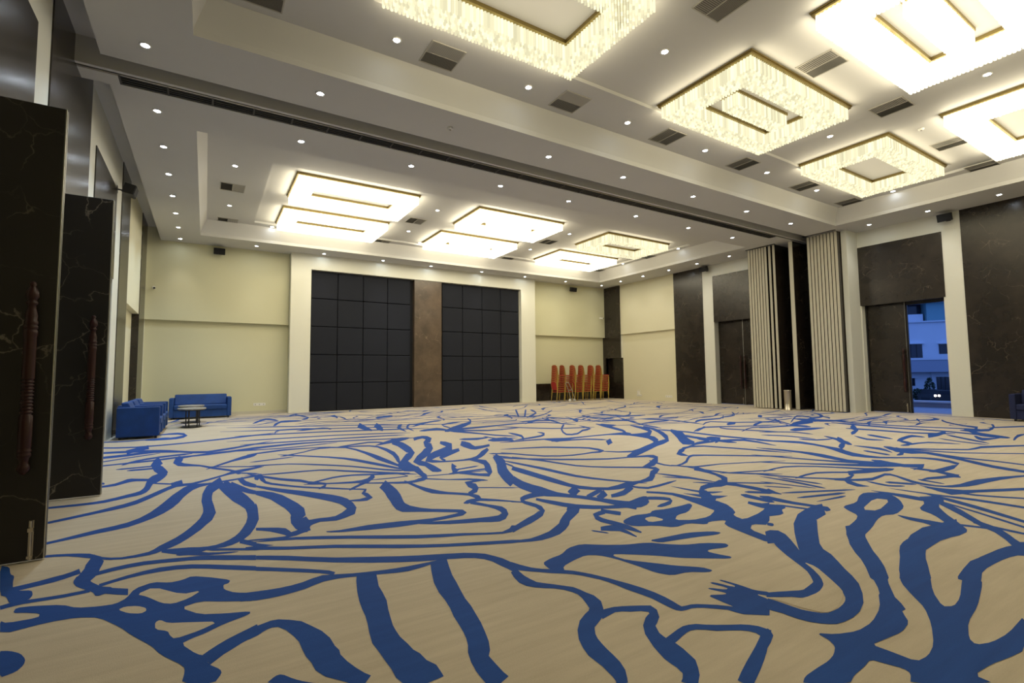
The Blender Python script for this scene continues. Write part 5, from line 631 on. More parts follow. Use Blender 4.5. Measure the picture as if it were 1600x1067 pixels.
('r',0,'14776,10190,14778,10182 14892,10208,14904,10169 15008,10224,15031,10151 15126,10235,15150,10160 15243,10252,15258,10202 15351,10295,15361,10263 15450,10367,15463,10326 15548,10439,15563,10394 15657,10481,15659,10473'),
('r',0,'14271,5393,14275,5386 14454,5361,14481,5297 14630,5341,14667,5254 14789,5363,14816,5299 14917,5460,14934,5419 15012,5631,15036,5576 15098,5826,15133,5745 15205,5972,15233,5906 15348,6032,15351,6024'),
('r',4,'11197,5989,11204,5986 11306,6192,11326,6182 11384,6411,11405,6400 11428,6648,11464,6629 11465,6889,11517,6861 11527,7116,11580,7089 11632,7321,11667,7303 11775,7506,11792,7497 11941,7680,11949,7676'),
('r',1,'14609,3707,14608,3699 14739,3794,14735,3761 14874,3924,14865,3849 15007,4033,14996,3936 15131,4068,15122,3989 15246,4020,15240,3973 15353,3913,15349,3877 15457,3779,15452,3738 15560,3635,15559,3627'),
('r',0,'3159,17223,3159,17215 3447,17220,3451,17169 3736,17217,3741,17151 4024,17222,4028,17175 4310,17258,4313,17225 4593,17328,4597,17282 4876,17406,4881,17341 5161,17455,5165,17404 5449,17464,5449,17456'),
('r',1,'13047,12613,13046,12605 13194,12531,13192,12508 13334,12391,13329,12341 13473,12239,13465,12161 13616,12116,13607,12040 13766,12065,13760,12014 13926,12107,13923,12078 14095,12224,14092,12197 14265,12346,14264,12338'),
('r',1,'10792,10105,10790,10097 11099,10128,11080,10060 11404,10143,11371,10026 11692,10097,11662,9992 11962,9992,11944,9929 12225,9859,12210,9808 12485,9719,12464,9644 12743,9570,12721,9494 13000,9415,12997,9408'),
('r',1,'13660,3826,13663,3819 13711,4001,13724,3974 13773,4154,13792,4115 13865,4244,13880,4212 13991,4264,14001,4243 14142,4233,14153,4211 14304,4180,14320,4149 14461,4138,14475,4109 14597,4139,14600,4131'),
('r',0,'13520,6507,13527,6505 13636,6603,13706,6587 13758,6698,13891,6667 13870,6796,14002,6765 13933,6904,14015,6885 13907,7034,13962,7021 13805,7181,13879,7164 13702,7328,13783,7310 13679,7457,13687,7455'),
('r',3,'4557,14840,4554,14833 4791,14757,4784,14739 5012,14639,5003,14616 5228,14507,5213,14468 5443,14374,5423,14321 5662,14250,5643,14202 5890,14151,5878,14121 6131,14085,6124,14069 6380,14042,6377,14035'),
('r',0,'14339,792,14347,794 14293,1059,14349,1067 14220,1323,14280,1331 14087,1578,14195,1593 13937,1830,14106,1854 13835,2090,14012,2114 13812,2360,13926,2376 13842,2637,13888,2644 13894,2918,13902,2919'),
('r',0,'3297,16032,3294,16025 3527,15988,3499,15936 3714,15866,3690,15821 3881,15705,3851,15650 4042,15535,3989,15438 4203,15364,4136,15241 4369,15203,4316,15107 4556,15080,4533,15038 4774,15014,4770,15007'),
('r',0,'13919,13837,13923,13830 14057,14016,14083,13960 14236,14104,14259,14055 14446,14127,14466,14083 14667,14124,14701,14050 14891,14117,14940,14010 15108,14124,15152,14027 15305,14174,15326,14127 15469,14294,15472,14287'),
('r',1,'8403,16111,8404,16103 8612,16095,8617,16057 8820,16086,8826,16041 9025,16101,9029,16068 9226,16154,9229,16128 9422,16240,9426,16203 9618,16329,9624,16280 9817,16387,9822,16350 10022,16404,10023,16396'),
('r',2,'10784,11375,10782,11367 10924,11384,10921,11365 11076,11455,11070,11424 11234,11559,11224,11505 11387,11639,11376,11576 11528,11653,11519,11604 11656,11592,11651,11564 11773,11475,11770,11456 11885,11328,11884,11320'),
('r',0,'-772,16233,-769,16225 -717,16400,-689,16313 -654,16543,-609,16403 -566,16606,-528,16490 -455,16598,-433,16530 -334,16559,-313,16495 -210,16513,-178,16413 -83,16455,-53,16361 43,16399,46,16392'),
('r',3,'11388,11981,11391,11973 11591,12274,11622,12211 11824,12507,11862,12428 12102,12646,12129,12592 12417,12712,12437,12672 12750,12740,12779,12681 13087,12761,13128,12678 13416,12798,13446,12737 13717,12892,13721,12885'),
('r',1,'15003,16855,15007,16848 15173,16940,15184,16923 15315,17069,15326,17052 15431,17241,15447,17215 15537,17428,15561,17390 15656,17593,15682,17552 15806,17710,15824,17681 15988,17777,15997,17762 16192,17808,16196,17801'),
('r',4,'10215,11335,10220,11329 10352,11552,10388,11505 10505,11747,10555,11681 10692,11898,10729,11848 10903,12016,10927,11984 11124,12122,11153,12083 11347,12224,11390,12167 11573,12323,11609,12275 11791,12432,11796,12426'),
('r',0,'9835,16915,9836,16907 9993,16902,9998,16868 10151,16888,10158,16829 10309,16877,10316,16822 10464,16885,10469,16850 10616,16927,10619,16900 10764,16995,10768,16958 10913,17059,10917,17021 11065,17091,11066,17083'),
('r',1,'-605,668,-609,660 -274,562,-296,515 61,464,16,369 383,338,334,237 688,177,655,109 986,3,966,-39 1286,-167,1262,-216 1584,-341,1557,-397 1873,-536,1869,-543'),
('r',4,'5675,1226,5674,1218 6029,1206,6026,1150 6383,1195,6381,1147 6739,1229,6737,1169 7097,1296,7093,1193 7454,1352,7449,1219 7809,1352,7805,1248 8162,1300,8160,1255 8514,1224,8513,1216'),
('r',2,'12917,4726,12915,4718 13095,4672,13088,4636 13282,4656,13275,4623 13480,4693,13469,4644 13684,4757,13667,4676 13883,4795,13863,4703 14068,4773,14053,4707 14240,4692,14234,4663 14405,4573,14403,4566'),
('r',1,'2763,589,2762,581 3126,725,3117,625 3484,805,3472,667 3833,784,3825,684 4177,690,4171,627 4518,569,4511,485 4859,441,4848,314 5199,308,5190,205 5541,202,5540,194'),
('r',0,'11295,10238,11292,10230 11497,10191,11492,10175 11712,10180,11703,10154 11933,10189,11918,10145 12149,10183,12132,10132 12351,10136,12337,10096 12538,10045,12530,10022 12715,9924,12709,9907 12885,9785,12882,9777'),
('r',2,'8643,14179,8648,14173 8957,14386,8991,14349 9268,14598,9315,14546 9565,14825,9600,14786 9830,15086,9853,15061 10062,15386,10090,15354 10281,15699,10323,15653 10521,15989,10556,15950 10799,16237,10804,16231'),
('r',0,'-707,-555,-709,-562 -454,-645,-463,-679 -207,-757,-228,-837 38,-875,6,-1001 283,-995,252,-1117 534,-1092,514,-1170 797,-1137,786,-1182 1073,-1135,1063,-1176 1347,-1140,1345,-1148'),
('r',2,'14193,9908,14200,9912 13971,10195,13998,10212 13827,10533,13857,10552 13723,10896,13775,10929 13628,11265,13705,11315 13513,11621,13590,11671 13350,11946,13399,11978 13115,12226,13138,12240 12825,12469,12832,12474'),
('r',0,'-725,18043,-728,18035 -557,17904,-577,17833 -383,17784,-407,17699 -195,17714,-211,17657 15,17724,2,17678 243,17799,222,17726 471,17875,444,17778 680,17882,661,17814 866,17803,863,17795'),
('r',1,'14529,5273,14529,5265 14767,5325,14769,5303 14998,5458,15001,5423 15224,5640,15229,5578 15452,5802,15459,5727 15687,5887,15693,5825 15931,5875,15934,5840 16182,5787,16184,5766 16437,5656,16438,5648'),
('r',5,'570,17205,568,17197 938,17164,917,17088 1290,17065,1273,17000 1638,16950,1622,16891 1989,16846,1962,16745 2340,16743,2301,16596 2686,16620,2651,16487 3030,16488,3013,16425 3380,16382,3378,16374'),
('r',0,'11476,311,11474,303 11790,354,11776,290 12092,341,12075,268 12379,260,12367,211 12655,138,12646,96 12929,2,12913,-67 13202,-137,13182,-226 13477,-267,13463,-328 13761,-359,13759,-367'),
('r',0,'6706,416,6713,412 6761,573,6796,557 6884,700,6934,678 7029,818,7125,775 7178,933,7311,875 7314,1055,7433,1003 7406,1196,7474,1166 7429,1367,7461,1353 7408,1558,7415,1555'),
('r',5,'4130,11668,4128,11661 4462,11543,4434,11455 4791,11409,4752,11288 5118,11271,5090,11184 5458,11170,5440,11114 5814,11121,5789,11045 6175,11088,6139,10975 6523,11011,6494,10921 6851,10874,6848,10867'),
('r',2,'4991,747,4993,740 5313,958,5322,919 5648,1113,5659,1067 6001,1188,6009,1156 6370,1197,6376,1171 6746,1173,6756,1132 7123,1145,7135,1093 7493,1147,7502,1109 7849,1210,7851,1203'),
('r',1,'10489,190,10491,182 10863,266,10867,247 11243,310,11249,280 11626,343,11636,291 12008,376,12022,312 12388,421,12399,368 12762,495,12769,464 13129,605,13133,586 13491,733,13493,725'),
('r',2,'135,-544,138,-552 241,-531,255,-573 348,-522,382,-623 457,-522,504,-656 569,-527,607,-637 674,-510,695,-574 762,-448,778,-495 841,-357,859,-410 930,-295,932,-303'),
('r',0,'6109,17099,6108,17091 6489,16999,6485,16977 6868,16893,6860,16849 7247,16790,7239,16740 7629,16703,7623,16666 8016,16649,8012,16625 8409,16627,8405,16604 8804,16618,8799,16591 9195,16589,9194,16581'),
('r',3,'9721,15638,9726,15631 9892,15909,9914,15877 10091,16139,10117,16101 10333,16307,10352,16281 10611,16425,10627,16404 10909,16516,10932,16484 11209,16603,11239,16561 11495,16710,11517,16679 11749,16863,11753,16856'),
('r',2,'12300,14528,12306,14523 12496,14866,12519,14851 12719,15187,12739,15174 12953,15501,12978,15484 13190,15812,13230,15786 13428,16124,13477,16091 13663,16437,13702,16410 13887,16757,13906,16744 14091,17091,14098,17086'),
('r',0,'10762,1245,10767,1239 10901,1386,10915,1369 11006,1567,11027,1541 11087,1776,11126,1730 11176,1976,11225,1918 11300,2134,11342,2085 11467,2241,11491,2213 11665,2311,11678,2294 11881,2358,11886,2351'),
('r',6,'4803,13761,4811,13764 4723,14044,4769,14060 4644,14328,4725,14355 4574,14614,4649,14639 4496,14897,4542,14913 4389,15172,4425,15183 4258,15438,4309,15454 4134,15706,4186,15723 4044,15986,4052,15988'),
('r',3,'12300,9178,12307,9176 12367,9374,12397,9365 12508,9547,12560,9531 12677,9711,12773,9681 12845,9876,12966,9838 12980,10050,13081,10019 13048,10245,13103,10228 13033,10467,13062,10457 12975,10701,12983,10698'),
('r',5,'11129,7126,11130,7118 11306,7017,11309,6938 11483,6915,11488,6788 11659,6845,11663,6741 11831,6858,11834,6797 12000,6973,12002,6914 12167,7146,12170,7054 12335,7284,12338,7198 12506,7318,12507,7310'),
('r',1,'13722,10864,13721,10856 13978,10709,13967,10634 14236,10572,14221,10470 14502,10487,14491,10415 14781,10496,14774,10449 15074,10595,15064,10530 15370,10720,15356,10624 15657,10782,15646,10706 15930,10741,15928,10733'),
('r',1,'-1529,-1068,-1528,-1076 -1433,-998,-1428,-1029 -1321,-1032,-1317,-1061 -1200,-1131,-1194,-1176 -1076,-1252,-1065,-1324 -955,-1353,-943,-1433 -842,-1396,-834,-1452 -742,-1350,-738,-1375 -654,-1222,-653,-1230'),
('r',0,'-272,-1371,-270,-1379 -173,-1337,-167,-1359 -65,-1340,-57,-1368 47,-1357,60,-1406 160,-1376,178,-1443 270,-1386,286,-1448 374,-1373,384,-1411 469,-1323,474,-1343 556,-1249,558,-1257'),
('r',1,'2651,15616,2650,15608 2846,15678,2843,15646 3037,15689,3033,15657 3221,15645,3218,15622 3401,15564,3398,15537 3579,15469,3575,15427 3759,15381,3754,15334 3941,15320,3938,15290 4129,15307,4128,15299'),
('r',4,'3560,13684,3559,13676 3919,13604,3912,13556 4277,13519,4262,13409 4634,13426,4616,13290 4992,13335,4978,13231 5354,13279,5346,13220 5724,13278,5717,13227 6097,13301,6089,13241 6464,13285,6463,13277'),
('r',2,'7622,9714,7630,9712 7675,9910,7722,9895 7707,10111,7755,10097 7692,10327,7776,10302 7661,10548,7795,10508 7667,10758,7809,10715 7735,10949,7827,10921 7845,11127,7884,11115 7974,11300,7982,11297'),
('r',3,'7936,14816,7932,14809 8216,14647,8189,14586 8495,14478,8453,14378 8777,14311,8741,14228 9072,14178,9051,14129 9390,14099,9370,14052 9723,14052,9692,13981 10046,13984,10017,13917 10345,13858,10341,13851'),
('r',0,'8653,17510,8653,17502 8923,17454,8924,17419 9194,17384,9196,17310 9465,17317,9467,17229 9735,17279,9737,17213 10004,17297,10005,17258 10271,17377,10272,17341 10537,17483,10539,17441 10805,17553,10805,17545'),
('r',2,'8817,8565,8817,8557 9152,8463,9153,8401 9487,8368,9488,8270 9822,8306,9823,8225 10156,8316,10157,8268 10490,8414,10491,8367 10824,8560,10824,8487 11157,8676,11158,8609 11492,8706,11492,8698'),
('r',4,'7038,11461,7044,11456 7192,11666,7223,11639 7302,11910,7346,11871 7367,12193,7452,12118 7437,12471,7554,12368 7561,12703,7666,12610 7752,12875,7812,12823 7987,13009,8015,12984 8249,13120,8255,13114'),
('r',0,'9368,-1497,9376,-1500 9389,-1394,9418,-1405 9486,-1321,9523,-1336 9618,-1262,9686,-1289 9756,-1206,9853,-1244 9872,-1140,9964,-1176 9936,-1055,9991,-1076 9926,-940,9952,-950 9864,-805,9871,-808'),
('r',2,'14816,10401,14824,10400 14940,10494,15000,10483 15040,10591,15115,10577 15085,10698,15137,10688 15045,10820,15083,10813 14934,10955,14992,10945 14813,11093,14894,11078 14755,11218,14815,11208 14787,11328,14794,11326'),
('r',0,'3537,-669,3539,-677 3689,-523,3704,-603 3844,-396,3869,-526 4012,-337,4034,-447 4192,-338,4205,-402 4377,-361,4388,-420 4561,-387,4579,-479 4749,-425,4765,-512 4937,-467,4938,-475'),
('r',3,'12657,5819,12657,5811 13002,5826,13001,5775 13348,5840,13346,5784 13694,5892,13692,5790 14041,5953,14037,5796 14387,5978,14383,5817 14731,5948,14729,5846 15075,5892,15074,5851 15419,5831,15419,5823'),
('r',0,'12483,15178,12491,15178 12495,15390,12553,15392 12510,15602,12594,15605 12525,15814,12589,15817 12514,16025,12554,16027 12464,16234,12510,16236 12396,16442,12466,16445 12353,16652,12413,16655 12354,16863,12362,16864'),
('r',0,'4983,-1527,4982,-1535 5117,-1370,5112,-1437 5253,-1196,5242,-1330 5382,-1097,5370,-1235 5502,-1109,5495,-1199 5615,-1206,5610,-1262 5724,-1345,5718,-1415 5832,-1501,5825,-1581 5940,-1656,5940,-1664'),
('r',3,'7798,10190,7799,10182 8118,10298,8123,10267 8427,10476,8437,10409 8731,10685,8749,10569 9042,10848,9062,10721 9367,10923,9382,10831 9706,10913,9714,10864 10053,10853,10059,10817 10405,10761,10407,10753'),
('r',6,'2081,16131,2087,16126 2180,16419,2218,16391 2239,16737,2333,16668 2313,17044,2442,16949 2449,17304,2558,17225 2650,17518,2714,17471 2889,17704,2932,17672 3143,17878,3192,17842 3418,18037,3425,18032'),
('r',1,'12623,13746,12623,13738 12937,13739,12941,13661 13251,13730,13255,13650 13563,13749,13566,13697 13872,13824,13876,13763 14179,13933,14185,13830 14487,14020,14494,13902 14799,14044,14804,13973 15114,14017,15115,14009'),
('r',3,'861,13723,867,13717 1027,13879,1048,13855 1166,14067,1193,14036 1274,14289,1325,14232 1382,14512,1454,14430 1521,14700,1588,14623 1702,14839,1743,14793 1913,14945,1932,14923 2141,15030,2147,15024'),
('r',5,'8332,13113,8340,13113 8158,13491,8255,13496 8051,13872,8174,13878 8040,14258,8123,14262 8089,14647,8149,14650 8157,15037,8249,15042 8230,15427,8359,15434 8304,15817,8399,15822 8342,16206,8350,16206'),
('r',1,'8210,187,8213,179 8321,363,8334,334 8420,568,8446,509 8532,743,8563,673 8676,846,8700,793 8854,873,8868,842 9055,849,9068,819 9265,802,9281,768 9474,759,9478,751'),
('r',1,'10068,2106,10069,2098 10419,2137,10423,2093 10770,2160,10780,2054 11121,2181,11138,2007 11474,2182,11492,2004 11828,2178,11840,2059 12179,2204,12185,2141 12525,2276,12530,2223 12873,2335,12873,2327'),
('r',0,'14933,-1160,14941,-1158 14740,-906,14834,-885 14586,-644,14723,-613 14515,-363,14617,-340 14501,-69,14563,-56 14502,227,14578,244 14506,525,14623,551 14523,825,14622,847 14533,1124,14541,1126'),
('r',2,'9988,16525,9989,16517 10245,16636,10246,16608 10505,16675,10507,16648 10770,16641,10772,16620 11038,16561,11040,16531 11306,16468,11309,16425 11574,16397,11576,16354 11838,16378,11839,16353 12097,16430,12098,16422'),
('r',5,'6682,12439,6683,12431 6922,12495,6929,12453 7173,12493,7183,12432 7425,12478,7445,12361 7679,12458,7706,12298 7932,12440,7957,12297 8180,12451,8194,12371 8418,12524,8424,12486 8649,12635,8650,12627'),
('r',2,'4529,-1533,4537,-1534 4625,-1304,4697,-1317 4725,-1077,4867,-1102 4830,-850,4977,-875 4911,-618,5005,-635 4926,-376,4985,-386 4875,-121,4950,-134 4818,134,4903,119 4832,377,4840,376'),
('r',1,'15124,-1009,15132,-1008 15178,-752,15251,-747 15201,-498,15271,-493 15153,-250,15201,-246 15022,-7,15085,-3 14851,232,14956,240 14721,474,14834,483 14683,723,14747,728 14729,979,14737,980'),
('r',2,'11441,2060,11442,2053 11833,2071,11838,2042 12232,2037,12243,1971 12633,1993,12649,1891 13031,1966,13047,1867 13421,1993,13431,1928 13798,2098,13804,2061 14165,2269,14170,2235 14532,2440,14533,2432'),
('r',4,'10651,2173,10652,2165 10848,2193,10853,2161 11042,2236,11047,2206 11231,2316,11237,2274 11417,2416,11427,2348 11605,2500,11617,2420 11800,2539,11808,2481 12000,2538,12004,2511 12204,2513,12205,2505'),
('r',4,'7905,9694,7912,9691 7995,9873,8044,9849 8082,10054,8194,9998 8183,10227,8321,10159 8300,10393,8404,10341 8405,10565,8464,10535 8476,10753,8528,10728 8532,10949,8593,10919 8623,11128,8630,11124'),
('r',5,'7433,11260,7432,11252 7832,11257,7822,11190 8222,11197,8213,11139 8608,11112,8600,11061 8995,11031,8982,10947 9382,10951,9363,10826 9767,10858,9749,10743 10152,10765,10143,10709 10541,10702,10540,10694'),
('r',0,'2484,14013,2486,14006 2688,14001,2702,13939 2889,14002,2905,13933 3080,14042,3091,13997 3258,14144,3268,14101 3425,14291,3441,14220 3594,14428,3615,14339 3778,14505,3791,14446 3976,14517,3978,14509'),
('r',1,'9180,16636,9187,16634 9156,16822,9175,16815 9087,17023,9127,17009 9024,17223,9079,17203 9015,17403,9064,17386 9082,17556,9114,17545 9214,17688,9236,17680 9381,17806,9405,17798 9556,17922,9564,17919'),
('r',6,'6686,12753,6686,12745 6853,12783,6854,12756 7023,12753,7024,12723 7194,12696,7196,12645 7366,12631,7369,12555 7536,12578,7540,12500 7706,12556,7708,12505 7874,12585,7874,12562 8039,12659,8040,12651'),
('r',4,'-1002,15004,-999,14996 -729,15086,-719,15059 -456,15167,-440,15125 -183,15251,-168,15211 85,15346,94,15321 344,15464,352,15443 597,15598,608,15569 852,15727,864,15698 1116,15835,1119,15827'),
('r',4,'10954,8632,10956,8624 11267,8641,11283,8570 11576,8664,11593,8589 11876,8732,11887,8683 12159,8871,12171,8820 12433,9055,12452,8970 12710,9222,12733,9120 13003,9320,13017,9255 13311,9346,13313,9339'),
('r',4,'4788,14011,4793,14005 4998,14308,5032,14257 5223,14582,5275,14505 5489,14795,5530,14733 5793,14951,5818,14914 6117,15076,6144,15036 6449,15190,6490,15130 6782,15303,6819,15248 7103,15434,7107,15428'),
('r',2,'3393,17252,3392,17245 3615,17299,3602,17213 3827,17290,3814,17198 4033,17235,4024,17176 4238,17174,4229,17111 4445,17122,4428,17014 4650,17061,4630,16933 4852,16984,4840,16905 5057,16924,5056,16916'),
('r',0,'-717,15262,-713,15255 -627,15467,-578,15377 -502,15608,-445,15503 -336,15673,-299,15605 -151,15702,-120,15646 38,15725,88,15631 228,15744,295,15620 421,15758,468,15673 599,15802,603,15795'),
('r',0,'14750,12560,14751,12552 14920,12617,14922,12592 15087,12702,15092,12647 15254,12785,15261,12706 15424,12831,15431,12760 15599,12835,15603,12790 15775,12810,15778,12781 15953,12772,15956,12742 16132,12721,16133,12714'),
('r',0,'15245,-248,15252,-251 15293,-144,15328,-161 15344,-42,15427,-81 15397,59,15532,-4 15466,153,15605,88 15543,243,15636,199 15600,342,15650,319 15626,456,15668,437 15661,566,15668,562'),
('r',7,'1911,13031,1914,13024 2188,13292,2221,13220 2504,13469,2535,13400 2852,13574,2874,13526 3214,13647,3244,13582 3579,13715,3627,13607 3943,13784,3994,13670 4297,13875,4325,13812 4624,14027,4627,14020'),
('r',0,'4994,15230,5002,15231 5011,15382,5067,15386 5029,15533,5116,15541 5046,15685,5115,15691 5035,15834,5077,15838 4980,15980,5024,15984 4902,16123,4969,16129 4846,16269,4907,16274 4838,16418,4846,16419'),
('r',5,'-892,15294,-897,15287 -585,15075,-608,15041 -279,14856,-322,14790 24,14630,-22,14561 328,14408,298,14362 647,14207,628,14177 982,14030,958,13994 1318,13856,1291,13816 1636,13655,1632,13648'),
('r',1,'9634,13592,9639,13585 9825,13963,9883,13891 10047,14297,10130,14194 10332,14553,10394,14476 10667,14747,10705,14700 11024,14913,11071,14855 11388,15072,11460,14984 11754,15228,11815,15153 12103,15405,12108,15399'),
('r',0,'5256,16209,5255,16201 5471,16221,5470,16179 5687,16245,5685,16185 5903,16300,5900,16184 6120,16349,6115,16190 6335,16355,6331,16213 6549,16318,6547,16238 6763,16270,6762,16233 6976,16216,6976,16208'),
('r',5,'5783,12954,5783,12946 6025,12953,6025,12933 6267,12910,6266,12882 6508,12851,6507,12800 6750,12790,6749,12723 6991,12744,6990,12685 7233,12731,7233,12696 7476,12762,7476,12743 7719,12819,7719,12811'),
('r',2,'15067,-1470,15073,-1475 15199,-1233,15215,-1245 15280,-957,15307,-978 15335,-662,15382,-697 15411,-383,15464,-423 15542,-144,15583,-176 15735,47,15758,30 15973,205,15989,193 16236,345,16242,340'),
('r',2,'10818,6238,10821,6230 10954,6251,10973,6206 11086,6271,11109,6219 11208,6315,11224,6279 11312,6400,11325,6370 11402,6518,11422,6471 11491,6635,11518,6574 11598,6715,11617,6671 11723,6750,11727,6743'),
('r',1,'13253,-1298,13256,-1305 13372,-1172,13395,-1225 13533,-1139,13554,-1187 13712,-1148,13743,-1220 13896,-1169,13950,-1290 14079,-1186,14141,-1327 14252,-1182,14297,-1282 14399,-1119,14418,-1160 14516,-986,14519,-993'),
('r',2,'12716,12734,12716,12726 12852,12833,12849,12744 12985,12854,12982,12766 13116,12814,13114,12755 13247,12757,13244,12682 13377,12700,13372,12575 13507,12637,13502,12499 13637,12575,13634,12496 13769,12554,13768,12546'),
('r',1,'13724,4753,13732,4751 13846,4945,13882,4938 13922,5147,13957,5140 13931,5363,13956,5358 13873,5593,13907,5586 13789,5828,13842,5817 13737,6056,13792,6045 13757,6270,13789,6263 13849,6468,13857,6467'),
('r',1,'6564,15822,6567,15815 6817,15844,6844,15785 7074,15858,7129,15738 7328,15877,7387,15750 7565,15935,7603,15851 7766,16070,7790,16018 7934,16278,7962,16216 8096,16499,8128,16428 8289,16652,8292,16645'),
('r',0,'1550,17487,1552,17479 1680,17589,1686,17556 1801,17745,1814,17668 1921,17901,1941,17786 2052,17994,2070,17888 2198,18004,2209,17938 2353,17952,2360,17912 2515,17867,2521,17827 2679,17761,2681,17753'),
('r',3,'81,-1090,84,-1098 202,-895,219,-937 310,-668,346,-757 435,-483,477,-587 596,-387,626,-462 790,-374,808,-418 1006,-413,1023,-457 1230,-475,1250,-526 1454,-537,1457,-544'),
('r',2,'12326,5130,12327,5122 12631,5278,12639,5243 12934,5434,12949,5369 13245,5555,13260,5489 13567,5628,13578,5584 13898,5664,13905,5634 14233,5682,14242,5645 14570,5693,14580,5652 14907,5704,14909,5696'),
('r',0,'11638,11401,11637,11393 12037,11399,12034,11363 12439,11445,12434,11385 12844,11534,12836,11419 13247,11605,13237,11459 13646,11610,13638,11488 14041,11544,14036,11478 14432,11440,14430,11405 14822,11310,14821,11302'),
('r',2,'5224,-1237,5226,-1245 5437,-1081,5458,-1145 5649,-923,5689,-1043 5878,-812,5917,-928 6122,-750,6147,-823 6374,-709,6391,-759 6626,-668,6649,-736 6880,-636,6905,-709 7141,-622,7144,-630'),
('r',4,'-80,16824,-79,16816 294,16938,300,16888 681,16940,686,16894 1074,16882,1082,16813 1470,16805,1483,16689 1864,16738,1880,16602 2254,16710,2265,16613 2636,16762,2640,16721 3007,16900,3008,16892'),
('r',6,'5089,11744,5088,11736 5436,11667,5429,11603 5784,11588,5768,11455 6130,11498,6113,11354 6477,11417,6465,11320 6830,11385,6823,11327 7190,11411,7182,11344 7551,11446,7542,11369 7905,11424,7904,11417'),
('r',1,'15524,-513,15527,-520 15631,-501,15640,-527 15727,-461,15735,-484 15808,-381,15817,-406 15879,-273,15894,-314 15952,-171,15971,-224 16038,-105,16055,-149 16142,-85,16150,-107 16257,-98,16260,-106'),
('r',3,'14267,-646,14266,-654 14516,-520,14506,-614 14760,-444,14745,-575 14993,-461,14982,-557 15218,-546,15211,-605 15441,-654,15432,-733 15663,-770,15649,-888 15884,-892,15873,-988 16107,-991,16106,-999'),
('r',1,'11441,1295,11443,1287 11687,1373,11702,1319 11931,1458,11946,1406 12164,1585,12188,1498 12392,1731,12431,1589 12628,1846,12672,1689 12881,1903,12910,1797 13143,1924,13155,1881 13408,1934,13410,1926'),
('r',3,'4180,17246,4185,17240 4222,17401,4245,17374 4244,17580,4294,17522 4282,17741,4344,17669 4364,17850,4411,17794 4488,17908,4516,17875 4641,17934,4664,17906 4806,17944,4833,17911 4976,17948,4981,17942'),
('r',7,'3464,12112,3461,12105 3698,12080,3665,12007 3906,11991,3877,11925 4103,11876,4080,11824 4302,11765,4267,11685 4503,11659,4448,11534 4697,11538,4643,11416 4888,11409,4861,11347 5090,11306,5087,11299'),
('r',1,'13518,1202,13520,1194 13895,1296,13907,1252 14273,1382,14304,1275 14653,1463,14699,1301 15038,1528,15081,1379 15420,1602,15447,1510 15791,1718,15806,1664 16150,1874,16165,1820 16514,2009,16517,2001'),
('r',2,'5101,13593,5107,13587 5326,13850,5362,13817 5529,14128,5569,14092 5692,14443,5764,14377 5845,14766,5957,14664 6032,15058,6147,14953 6274,15301,6346,15235 6550,15511,6580,15484 6844,15707,6850,15701'),
('r',0,'11690,-646,11687,-654 11903,-794,11877,-874 12118,-938,12082,-1051 12341,-1058,12314,-1140 12585,-1112,12568,-1164 12854,-1092,12832,-1158 13131,-1045,13098,-1145 13392,-1047,13365,-1129 13626,-1132,13624,-1140'),
('r',4,'13910,4640,13918,4639 13886,4852,13931,4847 13908,5059,13947,5054 13957,5262,13990,5258 14013,5465,14064,5459 14069,5668,14145,5658 14127,5870,14199,5861 14176,6073,14214,6069 14196,6280,14204,6279'),
('r',6,'8503,10001,8506,9994 8889,10122,8905,10089 9294,10204,9334,10126 9703,10280,9762,10165 10101,10377,10155,10273 10469,10534,10502,10469 10793,10775,10813,10735 11086,11078,11107,11037 11386,11367,11389,11360'),
('r',1,'14321,14286,14329,14283 14365,14618,14448,14587 14441,14938,14552,14897 14566,15240,14643,15211 14705,15536,14757,15517 14835,15836,14910,15809 14962,16137,15071,16097 15111,16431,15195,16400 15268,16721,15275,16718'),
('r',4,'12709,-1231,12714,-1237 12983,-970,13006,-998 13291,-749,13313,-777 13611,-545,13644,-587 13933,-344,13988,-412 14256,-142,14317,-219 14572,67,14615,13 14868,301,14887,278 15140,567,15145,560'),
('r',1,'6033,17214,6033,17206 6275,17332,6271,17236 6513,17381,6508,17269 6748,17350,6745,17276 6981,17280,6979,17218 7214,17206,7210,17102 7447,17127,7441,16991 7680,17043,7676,16951 7914,16992,7914,16984'),
('r',3,'8606,14914,8614,14912 8686,15175,8741,15159 8752,15439,8799,15426 8771,15716,8832,15699 8755,16003,8861,15974 8755,16286,8887,16249 8812,16553,8914,16524 8925,16804,8969,16792 9063,17048,9071,17046'),
('r',1,'10063,-1337,10065,-1345 10319,-1302,10328,-1355 10574,-1266,10597,-1391 10831,-1242,10861,-1406 11091,-1233,11115,-1363 11348,-1207,11362,-1281 11596,-1135,11607,-1193 11840,-1037,11852,-1104 12090,-977,12092,-985'),
('r',2,'6607,18019,6604,18012 6886,17878,6874,17850 7163,17731,7136,17668 7439,17581,7402,17496 7713,17428,7682,17357 7995,17292,7976,17249 8290,17186,8277,17155 8594,17100,8579,17066 8890,16997,8887,16990'),
('r',1,'5421,16350,5416,16344 5584,16273,5549,16225 5719,16158,5686,16114 5854,16043,5804,15976 5994,15934,5909,15822 6126,15816,6027,15685 6246,15681,6176,15589 6372,15554,6343,15516 6516,15452,6511,15445'),
('r',6,'5379,12187,5386,12183 5475,12360,5513,12341 5549,12545,5584,12527 5580,12751,5633,12724 5590,12968,5677,12924 5621,13175,5721,13124 5702,13355,5775,13319 5829,13513,5860,13497 5980,13658,5987,13655'),
